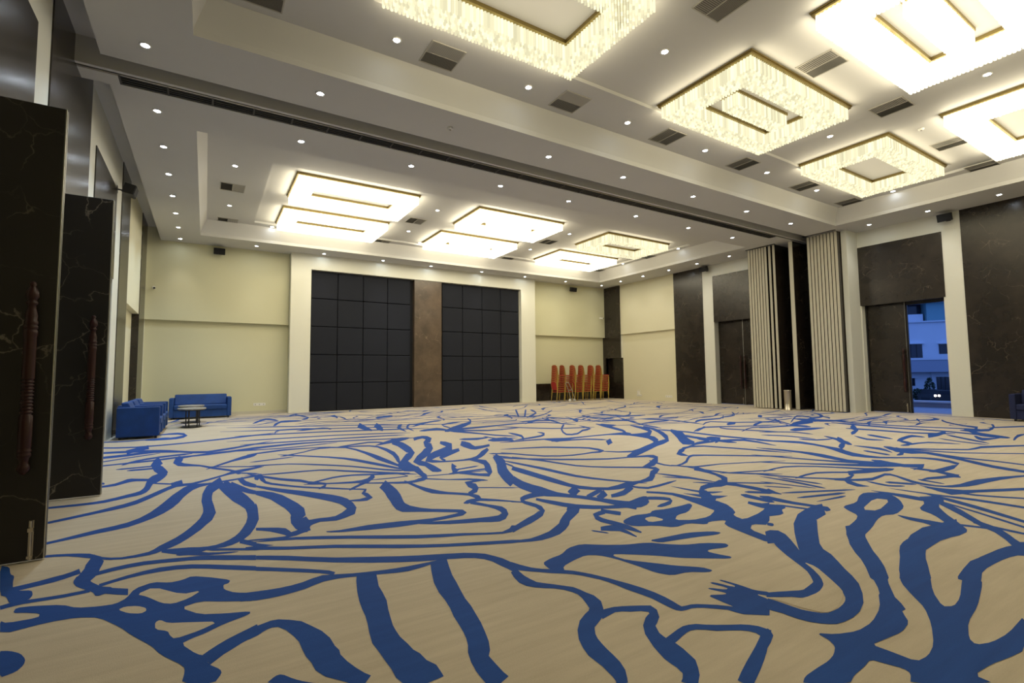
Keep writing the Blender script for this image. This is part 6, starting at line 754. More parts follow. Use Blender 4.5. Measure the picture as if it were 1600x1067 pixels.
('r',5,'8174,9925,8176,9918 8374,10093,8383,10064 8565,10293,8584,10231 8764,10465,8787,10391 8984,10570,9002,10512 9226,10601,9237,10567 9483,10583,9492,10552 9747,10542,9758,10506 10011,10500,10013,10492'),
('r',2,'1074,-540,1073,-548 1243,-488,1237,-542 1414,-415,1401,-533 1581,-374,1566,-513 1742,-391,1731,-492 1899,-447,1893,-505 2055,-512,2049,-568 2210,-584,2203,-649 2363,-679,2362,-687'),
('r',3,'14824,58,14831,54 15048,282,15088,258 15263,512,15318,479 15449,758,15492,733 15585,1034,15612,1018 15669,1341,15702,1321 15734,1660,15782,1631 15826,1961,15868,1937 15975,2230,15982,2226'),
('r',2,'12046,402,12047,394 12202,527,12208,440 12361,619,12370,492 12524,641,12531,543 12692,612,12696,553 12860,570,12865,502 13029,527,13036,422 13198,471,13205,380 13367,417,13368,409'),
('r',4,'2831,14797,2839,14795 2733,14976,2814,14959 2752,15131,2823,15116 2854,15269,2912,15257 2988,15400,3083,15380 3128,15529,3272,15500 3258,15661,3395,15633 3345,15802,3412,15788 3344,15961,3352,15959'),
('r',1,'13073,17468,13071,17460 13242,17354,13232,17307 13411,17243,13395,17167 13585,17153,13572,17087 13770,17114,13761,17074 13968,17140,13960,17104 14174,17205,14163,17152 14377,17254,14366,17202 14567,17241,14565,17234'),
('r',0,'5513,-819,5515,-827 5785,-838,5799,-904 6056,-854,6078,-959 6324,-854,6342,-941 6581,-800,6592,-851 6823,-674,6834,-725 7057,-508,7073,-585 7297,-368,7311,-440 7551,-303,7553,-311'),
('r',4,'2645,16949,2647,16941 2852,17042,2856,17021 3055,17158,3063,17113 3259,17262,3270,17205 3471,17328,3480,17282 3691,17353,3697,17324 3917,17349,3921,17326 4145,17332,4150,17306 4375,17308,4376,17301'),
('r',3,'11918,920,11921,913 12167,1057,12182,1025 12404,1219,12427,1169 12626,1411,12671,1316 12853,1594,12913,1468 13100,1734,13152,1625 13369,1829,13398,1768 13647,1904,13661,1874 13931,1966,13935,1958'),
('r',6,'10399,6586,10401,6578 10700,6797,10724,6713 11019,6948,11047,6848 11358,7026,11377,6960 11708,7066,11723,7013 12060,7099,12084,7012 12413,7128,12445,7012 12766,7154,12789,7073 13112,7209,13114,7202'),
('r',4,'9657,15794,9661,15787 9941,15949,9961,15912 10217,16120,10236,16084 10473,16327,10504,16270 10720,16551,10770,16459 10980,16751,11035,16649 11265,16905,11303,16834 11569,17022,11585,16992 11883,17123,11886,17116'),
('r',2,'6807,16187,6808,16179 6997,16163,7005,16116 7190,16120,7210,16010 7384,16072,7410,15925 7576,16038,7597,15918 7758,16058,7770,15989 7926,16154,7935,16103 8087,16296,8097,16238 8254,16402,8255,16394'),
('r',5,'2180,15227,2185,15221 2273,15307,2296,15285 2388,15366,2436,15319 2508,15420,2592,15338 2631,15471,2726,15379 2746,15530,2816,15462 2833,15616,2870,15581 2882,15740,2908,15715 2925,15869,2931,15863'),
('r',2,'12882,908,12884,900 13097,834,13106,787 13303,802,13313,751 13494,845,13501,811 13668,977,13675,944 13831,1165,13841,1111 13996,1341,14009,1275 14175,1443,14184,1399 14373,1452,14375,1444'),
('r',5,'5550,283,5558,283 5538,400,5576,398 5567,515,5618,513 5601,629,5698,626 5638,744,5774,739 5682,858,5807,854 5714,973,5787,970 5708,1089,5741,1088 5673,1207,5681,1206'),
('r',0,'6252,14779,6258,14774 6340,14871,6405,14814 6437,14955,6524,14878 6540,15033,6602,14979 6620,15132,6661,15096 6667,15260,6724,15210 6704,15397,6787,15323 6772,15506,6837,15448 6879,15581,6885,15576'),
('r',3,'6452,-1347,6460,-1347 6364,-982,6448,-989 6378,-626,6454,-632 6465,-276,6523,-281 6578,71,6668,63 6695,418,6836,406 6809,765,6949,753 6897,1115,6969,1109 6914,1471,6922,1470'),
('r',6,'300,15335,295,15329 418,15173,393,15140 574,15061,553,15032 780,15015,757,14985 1022,15017,983,14965 1260,15014,1208,14945 1456,14956,1412,14897 1596,14822,1575,14794 1691,14628,1686,14622'),
('r',5,'11747,6427,11747,6419 12118,6423,12118,6390 12489,6381,12489,6320 12860,6332,12860,6219 13231,6277,13231,6142 13602,6231,13602,6125 13973,6220,13973,6163 14344,6262,14344,6228 14715,6322,14715,6314'),
('r',2,'6205,197,6203,189 6541,50,6530,-2 6876,-100,6857,-199 7214,-239,7194,-337 7560,-336,7548,-398 7920,-360,7912,-403 8293,-325,8281,-382 8665,-289,8653,-350 9025,-315,9024,-323'),
('r',7,'7600,11252,7603,11245 7725,11413,7739,11384 7855,11562,7877,11518 8006,11671,8024,11633 8179,11733,8190,11709 8367,11764,8378,11741 8563,11780,8579,11747 8758,11797,8773,11766 8944,11833,8947,11826'),
('r',2,'11122,-1149,11123,-1157 11358,-1219,11366,-1293 11593,-1285,11605,-1403 11825,-1326,11835,-1423 12050,-1298,12056,-1355 12265,-1181,12271,-1238 12476,-1015,12485,-1102 12690,-882,12698,-963 12913,-838,12914,-846'),
('r',4,'6282,-747,6285,-754 6329,-534,6364,-607 6406,-383,6450,-476 6527,-327,6557,-391 6682,-341,6703,-387 6851,-387,6883,-457 7023,-440,7068,-538 7190,-482,7224,-554 7333,-474,7337,-481'),
('r',2,'11659,9018,11660,9010 11925,8992,11928,8966 12196,8930,12203,8873 12467,8863,12477,8781 12736,8820,12745,8744 12998,8831,13004,8783 13252,8915,13256,8885 13500,9052,13504,9021 13749,9180,13750,9172'),
('r',5,'1797,17687,1797,17679 2108,17632,2109,17597 2421,17530,2423,17446 2733,17420,2737,17292 3046,17330,3049,17210 3356,17303,3358,17227 3665,17369,3666,17325 3971,17509,3973,17466 4278,17639,4279,17631'),
('r',0,'15453,12142,15455,12134 15582,12198,15587,12172 15722,12197,15726,12172 15867,12164,15874,12126 16014,12121,16025,12062 16160,12086,16172,12021 16300,12078,16309,12032 16433,12115,16437,12093 16557,12196,16559,12188'),
('r',5,'9138,12448,9136,12440 9307,12364,9296,12302 9479,12292,9467,12224 9657,12258,9649,12213 9846,12283,9839,12239 10043,12351,10030,12277 10238,12406,10222,12316 10422,12402,10411,12344 10595,12336,10593,12329'),
('r',5,'4932,15528,4930,15520 5174,15422,5166,15396 5407,15287,5389,15230 5637,15146,5610,15056 5871,15012,5844,14924 6113,14910,6096,14852 6372,14861,6362,14827 6645,14858,6635,14828 6917,14853,6914,14845'),
('r',0,'2748,375,2750,368 2970,464,2976,438 3184,583,3198,527 3395,711,3418,620 3614,810,3638,716 3844,865,3860,799 4082,887,4091,851 4323,896,4331,866 4569,889,4571,882'),
('r',1,'14314,8827,14312,8819 14527,8883,14500,8805 14702,8829,14679,8761 14852,8702,14832,8643 14993,8549,14959,8450 15133,8394,15082,8246 15276,8246,15229,8110 15432,8138,15410,8073 15616,8111,15614,8103'),
('r',5,'11453,11290,11461,11291 11343,11492,11368,11496 11198,11689,11252,11697 11068,11888,11138,11899 10995,12096,11053,12104 10988,12313,11024,12318 11031,12538,11058,12541 11097,12765,11128,12770 11169,12994,11177,12995'),
('r',7,'709,14103,711,14095 1053,14205,1061,14178 1401,14295,1418,14238 1749,14384,1779,14285 2100,14464,2133,14354 2451,14542,2475,14462 2796,14639,2809,14596 3132,14767,3142,14737 3468,14897,3470,14889'),
('r',0,'3226,16672,3230,16665 3307,16783,3322,16754 3395,16880,3415,16839 3499,16943,3515,16910 3617,16976,3628,16954 3744,16992,3756,16968 3873,17003,3890,16967 4002,17014,4017,16983 4124,17039,4128,17032'),
('r',3,'9152,9298,9159,9294 9173,9435,9213,9413 9284,9524,9326,9501 9434,9591,9508,9551 9596,9653,9712,9590 9745,9720,9867,9655 9855,9810,9934,9767 9892,9938,9926,9920 9864,10102,9871,10098'),
('r',5,'10438,15880,10441,15872 10639,15830,10663,15770 10832,15802,10863,15723 11002,15828,11025,15772 11138,15942,11153,15904 11243,16134,11264,16081 11340,16346,11370,16269 11459,16502,11483,16441 11615,16564,11618,16557'),
('r',4,'11719,9979,11722,9971 12078,10085,12095,10041 12435,10198,12451,10155 12783,10338,12794,10307 13116,10514,13130,10475 13443,10708,13466,10646 13776,10884,13801,10817 14126,11018,14140,10979 14488,11118,14490,11110'),
('r',5,'11767,5658,11766,5650 11929,5801,11922,5749 12090,5940,12077,5848 12241,6002,12229,5916 12378,5965,12371,5912 12505,5853,12499,5813 12627,5704,12619,5647 12748,5547,12740,5488 12872,5416,12871,5408'),
('r',3,'14020,12795,14018,12788 14227,12753,14224,12732 14423,12643,14418,12612 14613,12503,14604,12449 14805,12367,14793,12297 15002,12266,14992,12206 15210,12228,15204,12194 15431,12263,15427,12243 15658,12336,15657,12328'),
('r',3,'13380,13882,13383,13875 13635,13927,13654,13885 13889,13973,13919,13908 14135,14037,14161,13982 14362,14143,14377,14109 14564,14302,14579,14270 14752,14492,14774,14445 14948,14666,14968,14621 15167,14789,15170,14781'),
('r',6,'1976,15809,1974,15801 2160,15730,2143,15667 2356,15699,2341,15644 2574,15751,2555,15678 2806,15857,2773,15730 3031,15938,2990,15780 3233,15928,3201,15808 3409,15823,3396,15772 3571,15659,3569,15652'),
('r',3,'3707,-1241,3709,-1249 3886,-1127,3897,-1172 4051,-958,4079,-1069 4216,-784,4258,-958 4395,-673,4436,-842 4595,-644,4621,-752 4807,-668,4822,-727 5024,-710,5037,-765 5248,-781,5250,-789'),
('r',2,'475,35,477,27 639,124,643,107 786,281,794,252 927,468,938,420 1075,623,1088,570 1241,702,1251,662 1429,696,1434,673 1631,628,1635,610 1840,531,1842,523'),
('r',4,'800,11,801,3 1050,61,1053,23 1306,8,1310,-37 1567,-93,1573,-176 1828,-205,1837,-328 2087,-291,2096,-413 2342,-316,2347,-391 2590,-246,2592,-279 2832,-103,2833,-111'),
('r',3,'3329,13629,3337,13629 3325,14009,3350,14012 3347,14392,3402,14398 3374,14776,3456,14784 3391,15158,3468,15166 3374,15538,3424,15543 3304,15911,3334,15915 3192,16281,3221,16284 3086,16651,3094,16652'),
('r',1,'12417,16770,12424,16766 12575,16850,12637,16810 12733,16930,12841,16861 12877,17018,12975,16956 12972,17138,13030,17101 12991,17306,13037,17276 12956,17507,13026,17463 12937,17699,13007,17654 12991,17845,12997,17840'),
('r',3,'4112,14971,4116,14965 4381,15144,4416,15094 4649,15317,4725,15211 4927,15477,5011,15359 5208,15633,5265,15552 5471,15815,5504,15768 5707,16035,5744,15982 5937,16262,5980,16201 6196,16449,6201,16443'),
('r',5,'224,-1378,227,-1385 515,-1098,545,-1152 821,-847,863,-921 1158,-648,1189,-703 1517,-489,1537,-524 1885,-345,1911,-390 2255,-206,2293,-272 2627,-68,2658,-123 2990,83,2994,76'),
('r',2,'5871,13377,5867,13371 5960,13296,5942,13267 6031,13186,5989,13121 6097,13069,6027,12958 6163,12950,6088,12833 6239,12850,6187,12767 6345,12794,6317,12750 6482,12789,6461,12755 6622,12788,6618,12781'),
('r',5,'12844,10037,12852,10034 12924,10180,12940,10171 13041,10303,13064,10291 13171,10418,13211,10398 13300,10535,13349,10509 13411,10661,13452,10639 13487,10805,13511,10792 13523,10970,13538,10962 13539,11145,13546,11142'),
('r',2,'9331,9389,9332,9381 9704,9390,9705,9366 10079,9354,10081,9308 10454,9308,10459,9231 10829,9267,10834,9183 11203,9253,11207,9192 11574,9289,11576,9255 11941,9374,11943,9349 12309,9471,12309,9463'),
('r',3,'12433,14810,12440,14809 12409,14924,12434,14921 12376,15040,12424,15033 12357,15154,12412,15146 12368,15263,12409,15257 12403,15369,12429,15365 12450,15473,12476,15469 12503,15576,12532,15572 12561,15678,12569,15677'),
('r',3,'12491,17783,12485,17777 12686,17724,12622,17659 12830,17614,12767,17549 12937,17465,12895,17422 13038,17310,12986,17256 13141,17158,13053,17067 13239,16999,13140,16898 13331,16835,13274,16777 13445,16693,13439,16688'),
('r',2,'13280,8368,13278,8360 13521,8222,13512,8197 13758,8069,13743,8025 14000,7928,13984,7881 14253,7819,14241,7786 14521,7758,14514,7736 14804,7737,14795,7712 15089,7725,15080,7697 15364,7682,15362,7675'),
('r',0,'-1402,582,-1394,581 -1353,905,-1334,904 -1261,1226,-1226,1224 -1157,1546,-1100,1543 -1065,1867,-1004,1864 -1011,2191,-967,2188 -1015,2518,-990,2516 -1072,2848,-1052,2846 -1141,3178,-1133,3178'),
('r',3,'13658,7897,13656,7889 14011,7868,14001,7826 14350,7782,14341,7746 14681,7663,14672,7624 15010,7534,14995,7469 15339,7405,15318,7318 15669,7282,15652,7209 16006,7184,15997,7150 16352,7129,16350,7121'),
('r',1,'12248,-911,12251,-918 12440,-794,12451,-817 12612,-635,12631,-675 12770,-447,12805,-521 12936,-276,12978,-365 13126,-155,13160,-227 13341,-88,13360,-128 13573,-55,13584,-79 13814,-44,13818,-51'),
('r',0,'16225,2107,16233,2107 16173,2319,16208,2319 16094,2530,16175,2531 16028,2742,16137,2742 16009,2954,16098,2954 16032,3165,16085,3166 16076,3377,16114,3378 16127,3589,16171,3590 16196,3802,16204,3802'),
('r',2,'2487,-116,2485,-124 2640,-232,2628,-267 2788,-360,2765,-431 2938,-483,2911,-566 3097,-578,3077,-639 3274,-618,3262,-654 3469,-601,3458,-637 3671,-563,3658,-604 3861,-561,3859,-569'),
('r',4,'10017,13045,10019,13037 10371,13175,10380,13151 10747,13245,10760,13208 11132,13290,11157,13223 11518,13334,11550,13245 11895,13402,11923,13324 12254,13519,12270,13475 12589,13702,12598,13679 12911,13922,12914,13914'),
('r',0,'14860,1249,14868,1249 14867,1458,14940,1464 14846,1666,14907,1670 14752,1868,14825,1873 14603,2066,14730,2075 14467,2265,14634,2277 14412,2470,14546,2480 14445,2681,14503,2686 14526,2896,14534,2897'),
('r',8,'3710,14011,3712,14003 3867,14220,3883,14155 4023,14437,4052,14313 4197,14577,4225,14454 4394,14612,4412,14534 4610,14569,4622,14517 4835,14488,4851,14418 5062,14394,5080,14317 5288,14307,5290,14300'),
('r',2,'14654,1134,14652,1127 14881,1184,14864,1114 15094,1177,15075,1100 15292,1108,15280,1058 15483,1010,15472,962 15673,905,15653,825 15861,797,15837,697 16051,692,16035,626 16248,619,16246,611'),
('r',5,'6878,12170,6878,12162 7044,12070,7039,12018 7208,11951,7197,11835 7372,11835,7359,11696 7540,11754,7530,11652 7715,11751,7709,11693 7898,11838,7893,11783 8086,11959,8079,11895 8267,12027,8267,12019'),
('r',3,'13871,7930,13872,7922 14214,8019,14218,7991 14565,8041,14569,8015 14922,8023,14927,7988 15281,7991,15288,7934 15638,7967,15647,7900 15992,7971,15999,7922 16339,8026,16342,8003 16679,8133,16680,8125'),
('r',4,'4404,16980,4398,16975 4499,16807,4424,16746 4589,16631,4493,16552 4689,16463,4623,16408 4832,16330,4786,16293 5024,16238,4955,16181 5225,16153,5127,16072 5380,16031,5306,15970 5479,15862,5473,15857'),
('r',7,'5472,12416,5472,12408 5732,12286,5723,12198 5992,12161,5978,12025 6254,12065,6243,11955 6525,12047,6518,11982 6806,12128,6799,12061 7092,12261,7082,12156 7374,12351,7364,12256 7645,12337,7644,12329'),
('r',4,'12100,14676,12105,14669 12382,14900,12398,14873 12684,15090,12699,15066 13002,15255,13015,15234 13326,15410,13345,15378 13650,15564,13678,15518 13972,15722,13998,15679 14285,15894,14299,15871 14582,16093,14586,16086'),
('r',0,'5902,14404,5897,14398 6142,14323,6107,14284 6384,14244,6320,14173 6593,14128,6530,14058 6758,13964,6718,13920 6894,13769,6867,13738 7019,13560,6982,13519 7137,13344,7097,13300 7255,13128,7249,13122'),
('r',8,'8106,11329,8114,11328 8241,11493,8285,11484 8399,11652,8495,11632 8549,11813,8664,11788 8654,11983,8739,11965 8673,12172,8722,12161 8601,12379,8647,12370 8492,12595,8546,12584 8432,12800,8440,12799'),
('r',2,'11803,-305,11801,-313 12066,-433,12056,-472 12331,-553,12317,-608 12602,-649,12592,-691 12884,-701,12877,-728 13178,-706,13169,-739 13476,-693,13464,-741 13767,-707,13757,-748 14046,-771,14044,-778'),
('r',0,'-203,528,-202,520 97,568,103,528 399,600,413,504 701,629,724,472 1006,641,1029,482 1311,650,1326,545 1611,691,1619,634 1905,772,1912,724 2201,843,2202,835'),
('r',4,'9931,10042,9939,10044 9800,10195,9834,10205 9634,10337,9709,10360 9484,10484,9583,10515 9393,10650,9475,10675 9367,10835,9415,10850 9382,11033,9418,11044 9416,11236,9457,11249 9463,11444,9470,11446'),
('r',2,'4875,10709,4873,10701 5019,10696,5014,10677 5178,10734,5169,10702 5345,10801,5329,10746 5507,10850,5488,10784 5653,10844,5638,10792 5781,10775,5773,10745 5897,10662,5892,10642 6006,10523,6003,10515'),
('r',2,'12342,18088,12341,18080 12596,17992,12585,17931 12850,17896,12833,17802 13105,17809,13091,17732 13368,17762,13360,17715 13640,17770,13632,17724 13919,17810,13906,17740 14193,17827,14181,17762 14456,17784,14455,17776'),
('r',5,'12220,-802,12218,-809 12629,-802,12620,-840 13042,-790,13024,-862 13445,-815,13427,-893 13834,-903,13821,-957 14209,-1044,14201,-1078 14577,-1214,14568,-1253 14942,-1395,14932,-1439 15308,-1575,15306,-1582'),
('r',8,'3638,13067,3636,13060 3939,13064,3917,12989 4231,13030,4200,12927 4507,12944,4484,12868 4775,12830,4760,12782 5042,12715,5023,12653 5310,12601,5282,12507 5573,12473,5550,12397 5836,12343,5834,12335'),
('r',7,'11638,7815,11636,7808 11968,7745,11956,7708 12304,7698,12280,7617 12645,7667,12603,7524 12978,7607,12930,7447 13296,7500,13262,7384 13607,7367,13589,7307 13918,7236,13906,7194 14226,7090,14223,7083'),
('r',2,'3219,14728,3227,14726 3243,14906,3295,14894 3267,15084,3321,15072 3256,15269,3351,15248 3233,15458,3384,15424 3242,15639,3401,15604 3301,15809,3405,15786 3384,15974,3426,15965 3469,16138,3477,16137'),
('r',5,'8335,9648,8334,9640 8690,9727,8677,9648 9026,9692,9015,9621 9350,9571,9341,9515 9668,9416,9654,9325 9985,9256,9963,9116 10304,9105,10283,8970 10629,8997,10619,8930 10968,8976,10967,8968'),
('r',1,'15458,13866,15463,13860 15468,14070,15498,14036 15531,14215,15563,14179 15657,14289,15679,14264 15830,14309,15853,14284 16024,14307,16060,14266 16213,14310,16256,14261 16372,14346,16400,14315 16478,14442,16484,14436'),
('r',4,'6453,1027,6453,1019 6576,986,6577,943 6700,939,6700,853 6823,891,6824,796 6946,861,6947,795 7069,876,7070,835 7192,938,7192,893 7314,1011,7315,961 7437,1045,7437,1037'),
('r',1,'5869,10956,5869,10948 6017,11053,6019,10965 6166,11105,6169,10994 6317,11097,6318,11021 6468,11062,6469,11008 6619,11031,6621,10947 6770,10998,6773,10880 6922,10949,6924,10862 7073,10907,7074,10899'),
('r',4,'15390,10244,15398,10243 15281,10593,15335,10586 15157,10943,15263,10930 15097,11286,15207,11272 15136,11616,15208,11607 15256,11936,15301,11930 15419,12251,15475,12243 15597,12563,15661,12555 15768,12876,15776,12875'),
('r',7,'8961,11117,8962,11109 9201,11164,9206,11138 9435,11247,9441,11215 9662,11368,9672,11311 9888,11493,9903,11412 10121,11583,10135,11504 10363,11619,10372,11571 10613,11616,10617,11592 10867,11587,10869,11580'),
('r',6,'7182,10754,7180,10747 7345,10837,7331,10782 7519,10958,7487,10834 7683,11040,7644,10888 7824,11032,7794,10918 7944,10944,7927,10879 8054,10814,8039,10757 8158,10665,8141,10597 8258,10497,8256,10489'),
('r',0,'12672,9032,12672,9024 12798,8992,12799,8964 12925,8921,12928,8859 13052,8845,13056,8755 13179,8785,13183,8703 13303,8771,13306,8719 13425,8822,13426,8789 13544,8921,13545,8888 13664,9010,13664,9002'),
('r',0,'13649,15689,13650,15681 13941,15831,13944,15804 14244,15880,14246,15856 14557,15843,14559,15821 14876,15753,14880,15721 15196,15655,15202,15610 15512,15592,15517,15550 15820,15602,15823,15578 16117,15700,16118,15692'),
('r',5,'13830,369,13827,361 14007,251,13968,162 14186,136,14147,49 14382,62,14357,4 14609,57,14576,-18 14852,88,14796,-39 15079,84,15018,-55 15272,1,15237,-77 15437,-143,15434,-150'),
('r',4,'15242,-717,15247,-723 15357,-556,15381,-590 15451,-366,15508,-446 15553,-187,15632,-298 15689,-55,15755,-149 15857,29,15897,-26 16043,90,16070,52 16235,141,16265,99 16440,175,16445,168'),
('r',1,'10149,10458,10148,10450 10361,10391,10348,10310 10572,10321,10556,10219 10786,10264,10775,10195 11007,10257,10999,10206 11236,10301,11224,10222 11467,10351,11449,10242 11689,10350,11676,10269 11901,10286,11900,10279'),
('r',7,'8449,9716,8451,9708 8643,9829,8657,9781 8842,9929,8863,9857 9050,9995,9067,9937 9265,10038,9276,10002 9482,10077,9493,10039 9698,10117,9714,10060 9916,10149,9931,10098 10136,10176,10138,10169'),
('r',3,'11136,8632,11137,8624 11497,8757,11503,8680 11862,8818,11869,8738 12232,8820,12237,8768 12604,8801,12609,8743 12976,8781,12984,8683 13349,8756,13358,8642 13721,8732,13726,8662 14090,8742,14091,8734'),
('r',5,'13294,6855,13302,6854 13346,7138,13389,7132 13403,7420,13508,7406 13467,7701,13622,7680 13545,7981,13685,7961 13613,8261,13699,8249 13641,8547,13693,8540 13631,8839,13684,8831 13644,9127,13652,9126'),
('r',0,'12108,7329,12110,7321 12201,7424,12215,7359 12305,7468,12319,7402 12417,7469,12427,7425 12533,7457,12544,7407 12648,7446,12666,7362 12764,7431,12785,7335 12881,7414,12893,7356 12992,7422,12994,7414'),
('r',2,'16007,3568,16014,3565 16106,3833,16191,3804 16215,4096,16344,4052 16337,4354,16438,4319 16438,4619,16497,4598 16491,4900,16557,4878 16518,5191,16621,5155 16578,5470,16668,5439 16694,5730,16702,5727'),
('r',2,'9161,-920,9162,-928 9353,-1013,9357,-1052 9539,-1057,9543,-1098 9716,-1019,9719,-1048 9884,-896,9887,-926 10047,-724,10052,-772 10211,-571,10218,-627 10384,-495,10388,-532 10568,-512,10568,-520'),
('r',4,'12387,6351,12391,6344 12582,6534,12609,6480 12808,6652,12832,6605 13055,6730,13076,6689 13308,6796,13341,6730 13561,6862,13610,6763 13814,6928,13860,6836 14057,7011,14080,6966 14279,7140,14283,7133'),
('r',6,'8630,9471,8628,9463 8944,9403,8934,9366 9269,9375,9255,9322 9605,9391,9579,9291 9941,9403,9904,9265 10261,9361,10228,9235 10565,9252,10545,9180 10857,9104,10848,9071 11144,8934,11142,8926'),
('r',1,'14192,11951,14189,11943 14411,11815,14399,11777 14626,11664,14598,11582 14841,11514,14807,11413 15063,11385,15037,11308 15303,11309,15288,11264 15564,11295,15550,11256 15834,11309,15819,11263 16093,11289,16091,11281'),
('r',3,'8548,194,8543,188 8744,183,8722,152 8935,164,8900,115 9096,104,9064,60 9220,-8,9200,-35 9317,-156,9300,-179 9402,-321,9378,-354 9485,-488,9461,-521 9581,-639,9576,-645'),
('r',6,'2965,12176,2964,12169 3178,12168,3171,12131 3379,12090,3371,12048 3575,11986,3561,11911 3769,11875,3749,11761 3965,11771,3944,11655 4167,11696,4153,11623 4378,11678,4372,11647 4599,11711,4597,11703'),
('r',6,'9967,16602,9962,16596 10202,16427,10179,16397 10466,16289,10439,16254 10762,16195,10714,16132 11065,16109,10993,16014 11339,15985,11267,15891 11567,15801,11523,15742 11762,15572,11742,15546 11936,15317,11931,15310'),
('r',4,'8658,17072,8656,17065 8755,16964,8742,16916 8848,16841,8821,16738 8942,16722,8911,16602 9045,16638,9023,16552 9167,16626,9154,16576 9310,16693,9297,16643 9459,16787,9444,16728 9595,16829,9593,16821'),
('r',7,'1722,16385,1725,16378 1971,16480,1979,16463 2241,16529,2253,16501 2518,16561,2539,16512 2793,16597,2818,16539 3056,16661,3076,16614 3298,16773,3310,16746 3518,16937,3525,16919 3728,17123,3731,17116'),
('r',7,'11177,17541,11173,17534 11415,17386,11406,17369 11623,17175,11608,17147 11820,16944,11793,16894 12021,16720,11990,16663 12244,16537,12219,16491 12500,16415,12486,16389 12791,16356,12781,16339 13095,16323,13091,16316'),
('r',2,'12974,14174,12973,14166 13154,14243,13146,14169 13326,14235,13318,14168 13492,14176,13486,14124 13657,14106,13648,14024 13821,14035,13808,13908 13986,13960,13973,13836 14151,13897,14145,13834 14322,13883,14321,13875'),
('r',0,'14786,13417,14786,13409 14981,13452,14981,13411 15176,13442,15176,13406 15371,13415,15371,13371 15567,13387,15566,13313 15762,13358,15761,13265 15957,13327,15956,13254 16152,13312,16152,13279 16347,13327,16347,13319'),
('r',6,'9584,13667,9580,13660 9790,13574,9779,13552 10024,13535,10008,13504 10278,13536,10249,13480 10530,13534,10492,13458 10757,13481,10723,13414 10950,13363,10930,13323 11116,13192,11106,13172 11266,12991,11262,12984'),
('r',6,'5560,14883,5568,14882 5518,15077,5544,15072 5428,15281,5483,15270 5340,15485,5420,15468 5311,15676,5382,15661 5359,15852,5404,15842 5471,16014,5500,16008 5618,16169,5649,16163 5779,16322,5786,16320'),
('r',7,'10387,9285,10388,9277 10633,9503,10644,9444 10880,9721,10899,9615 11141,9861,11160,9759 11421,9896,11432,9833 11715,9854,11723,9808 12016,9772,12028,9709 12319,9680,12332,9613 12619,9608,12620,9600'),
('r',6,'2796,13404,2798,13396 2961,13461,2970,13423 3136,13477,3149,13426 3312,13488,3336,13390 3490,13495,3523,13358 3669,13496,3699,13370 3845,13509,3862,13436 4011,13563,4019,13529 4170,13644,4172,13636'),
('r',1,'14089,6148,14090,6140 14407,6130,14410,6047 14724,6108,14729,5986 15042,6084,15046,5992 15359,6099,15361,6043 15673,6170,15675,6103 15986,6267,15990,6164 16301,6326,16304,6238 16618,6320,16618,6312'),
('r',1,'-449,15681,-452,15674 -188,15607,-204,15559 76,15544,60,15495 354,15522,326,15438 636,15515,593,15380 908,15476,861,15331 1162,15381,1131,15286 1405,15252,1392,15212 1644,15111,1642,15103'),
('r',0,'14308,6515,14308,6507 14595,6403,14595,6364 14882,6346,14883,6306 15169,6375,15169,6347 15456,6491,15456,6459 15742,6652,15742,6601 16028,6786,16029,6729 16315,6838,16315,6803 16602,6795,16602,6787'),
('r',2,'15476,9695,15484,9694 15522,9898,15547,9893 15492,10116,15522,10110 15398,10346,15451,10336 15294,10579,15370,10564 15244,10801,15318,10786 15282,11005,15329,10995 15401,11193,15423,11188 15571,11371,15579,11369'),
('r',1,'2816,16810,2818,16802 2930,16934,2947,16851 3058,16991,3075,16905 3196,16990,3207,16934 3339,16971,3351,16909 3481,16951,3502,16847 3625,16927,3649,16804 3769,16899,3784,16824 3907,16903,3908,16895'),
('r',6,'6887,13914,6889,13906 7108,14052,7116,14008 7336,14149,7346,14098 7575,14192,7583,14157 7823,14195,7829,14166 8074,14180,8083,14136 8326,14162,8337,14104 8575,14155,8584,14113 8818,14183,8819,14175'),
('r',3,'12562,5632,12560,5624 12932,5537,12911,5452 13299,5430,13269,5308 13664,5312,13641,5220 14034,5217,14020,5161 14415,5167,14398,5098 14801,5136,14776,5031 15179,5071,15157,4983 15543,4952,15541,4945'),
('r',2,'5688,16179,5687,16171 5799,16325,5796,16249 5908,16417,5903,16317 6013,16419,6009,16348 6114,16352,6112,16304 6214,16253,6211,16186 6313,16147,6309,16049 6413,16045,6409,15968 6514,15982,6514,15974'),
('r',3,'10004,12692,10008,12685 10102,12792,10120,12761 10219,12857,10235,12830 10348,12903,10363,12876 10478,12945,10504,12900 10610,12986,10645,12925 10740,13028,10771,12976 10864,13082,10879,13056 10974,13161,10978,13154'),
('r',2,'3873,14192,3880,14194 3721,14298,3784,14308 3627,14413,3704,14425 3614,14541,3666,14549 3659,14677,3700,14684 3729,14818,3793,14828 3803,14959,3889,14972 3864,15098,3926,15108 3879,15230,3886,15231'),
('r',1,'15553,12700,15548,12693 15672,12654,15648,12617 15769,12574,15743,12535 15865,12493,15821,12424 15962,12412,15892,12305 16053,12323,15980,12210 16140,12228,16093,12155 16240,12152,16220,12121 16355,12100,16350,12093'),
('r',2,'15067,13421,15071,13414 15216,13471,15238,13435 15344,13553,15364,13522 15440,13688,15460,13655 15511,13861,15545,13806 15584,14031,15631,13957 15687,14154,15726,14091 15828,14217,15846,14187 15996,14235,16000,14229'),
('r',8,'960,17473,955,17466 1241,17321,1232,17306 1559,17227,1545,17205 1898,17168,1874,17129 2231,17098,2201,17050 2531,16977,2506,16936 2790,16789,2775,16765 3015,16546,3006,16531 3221,16272,3217,16265'),
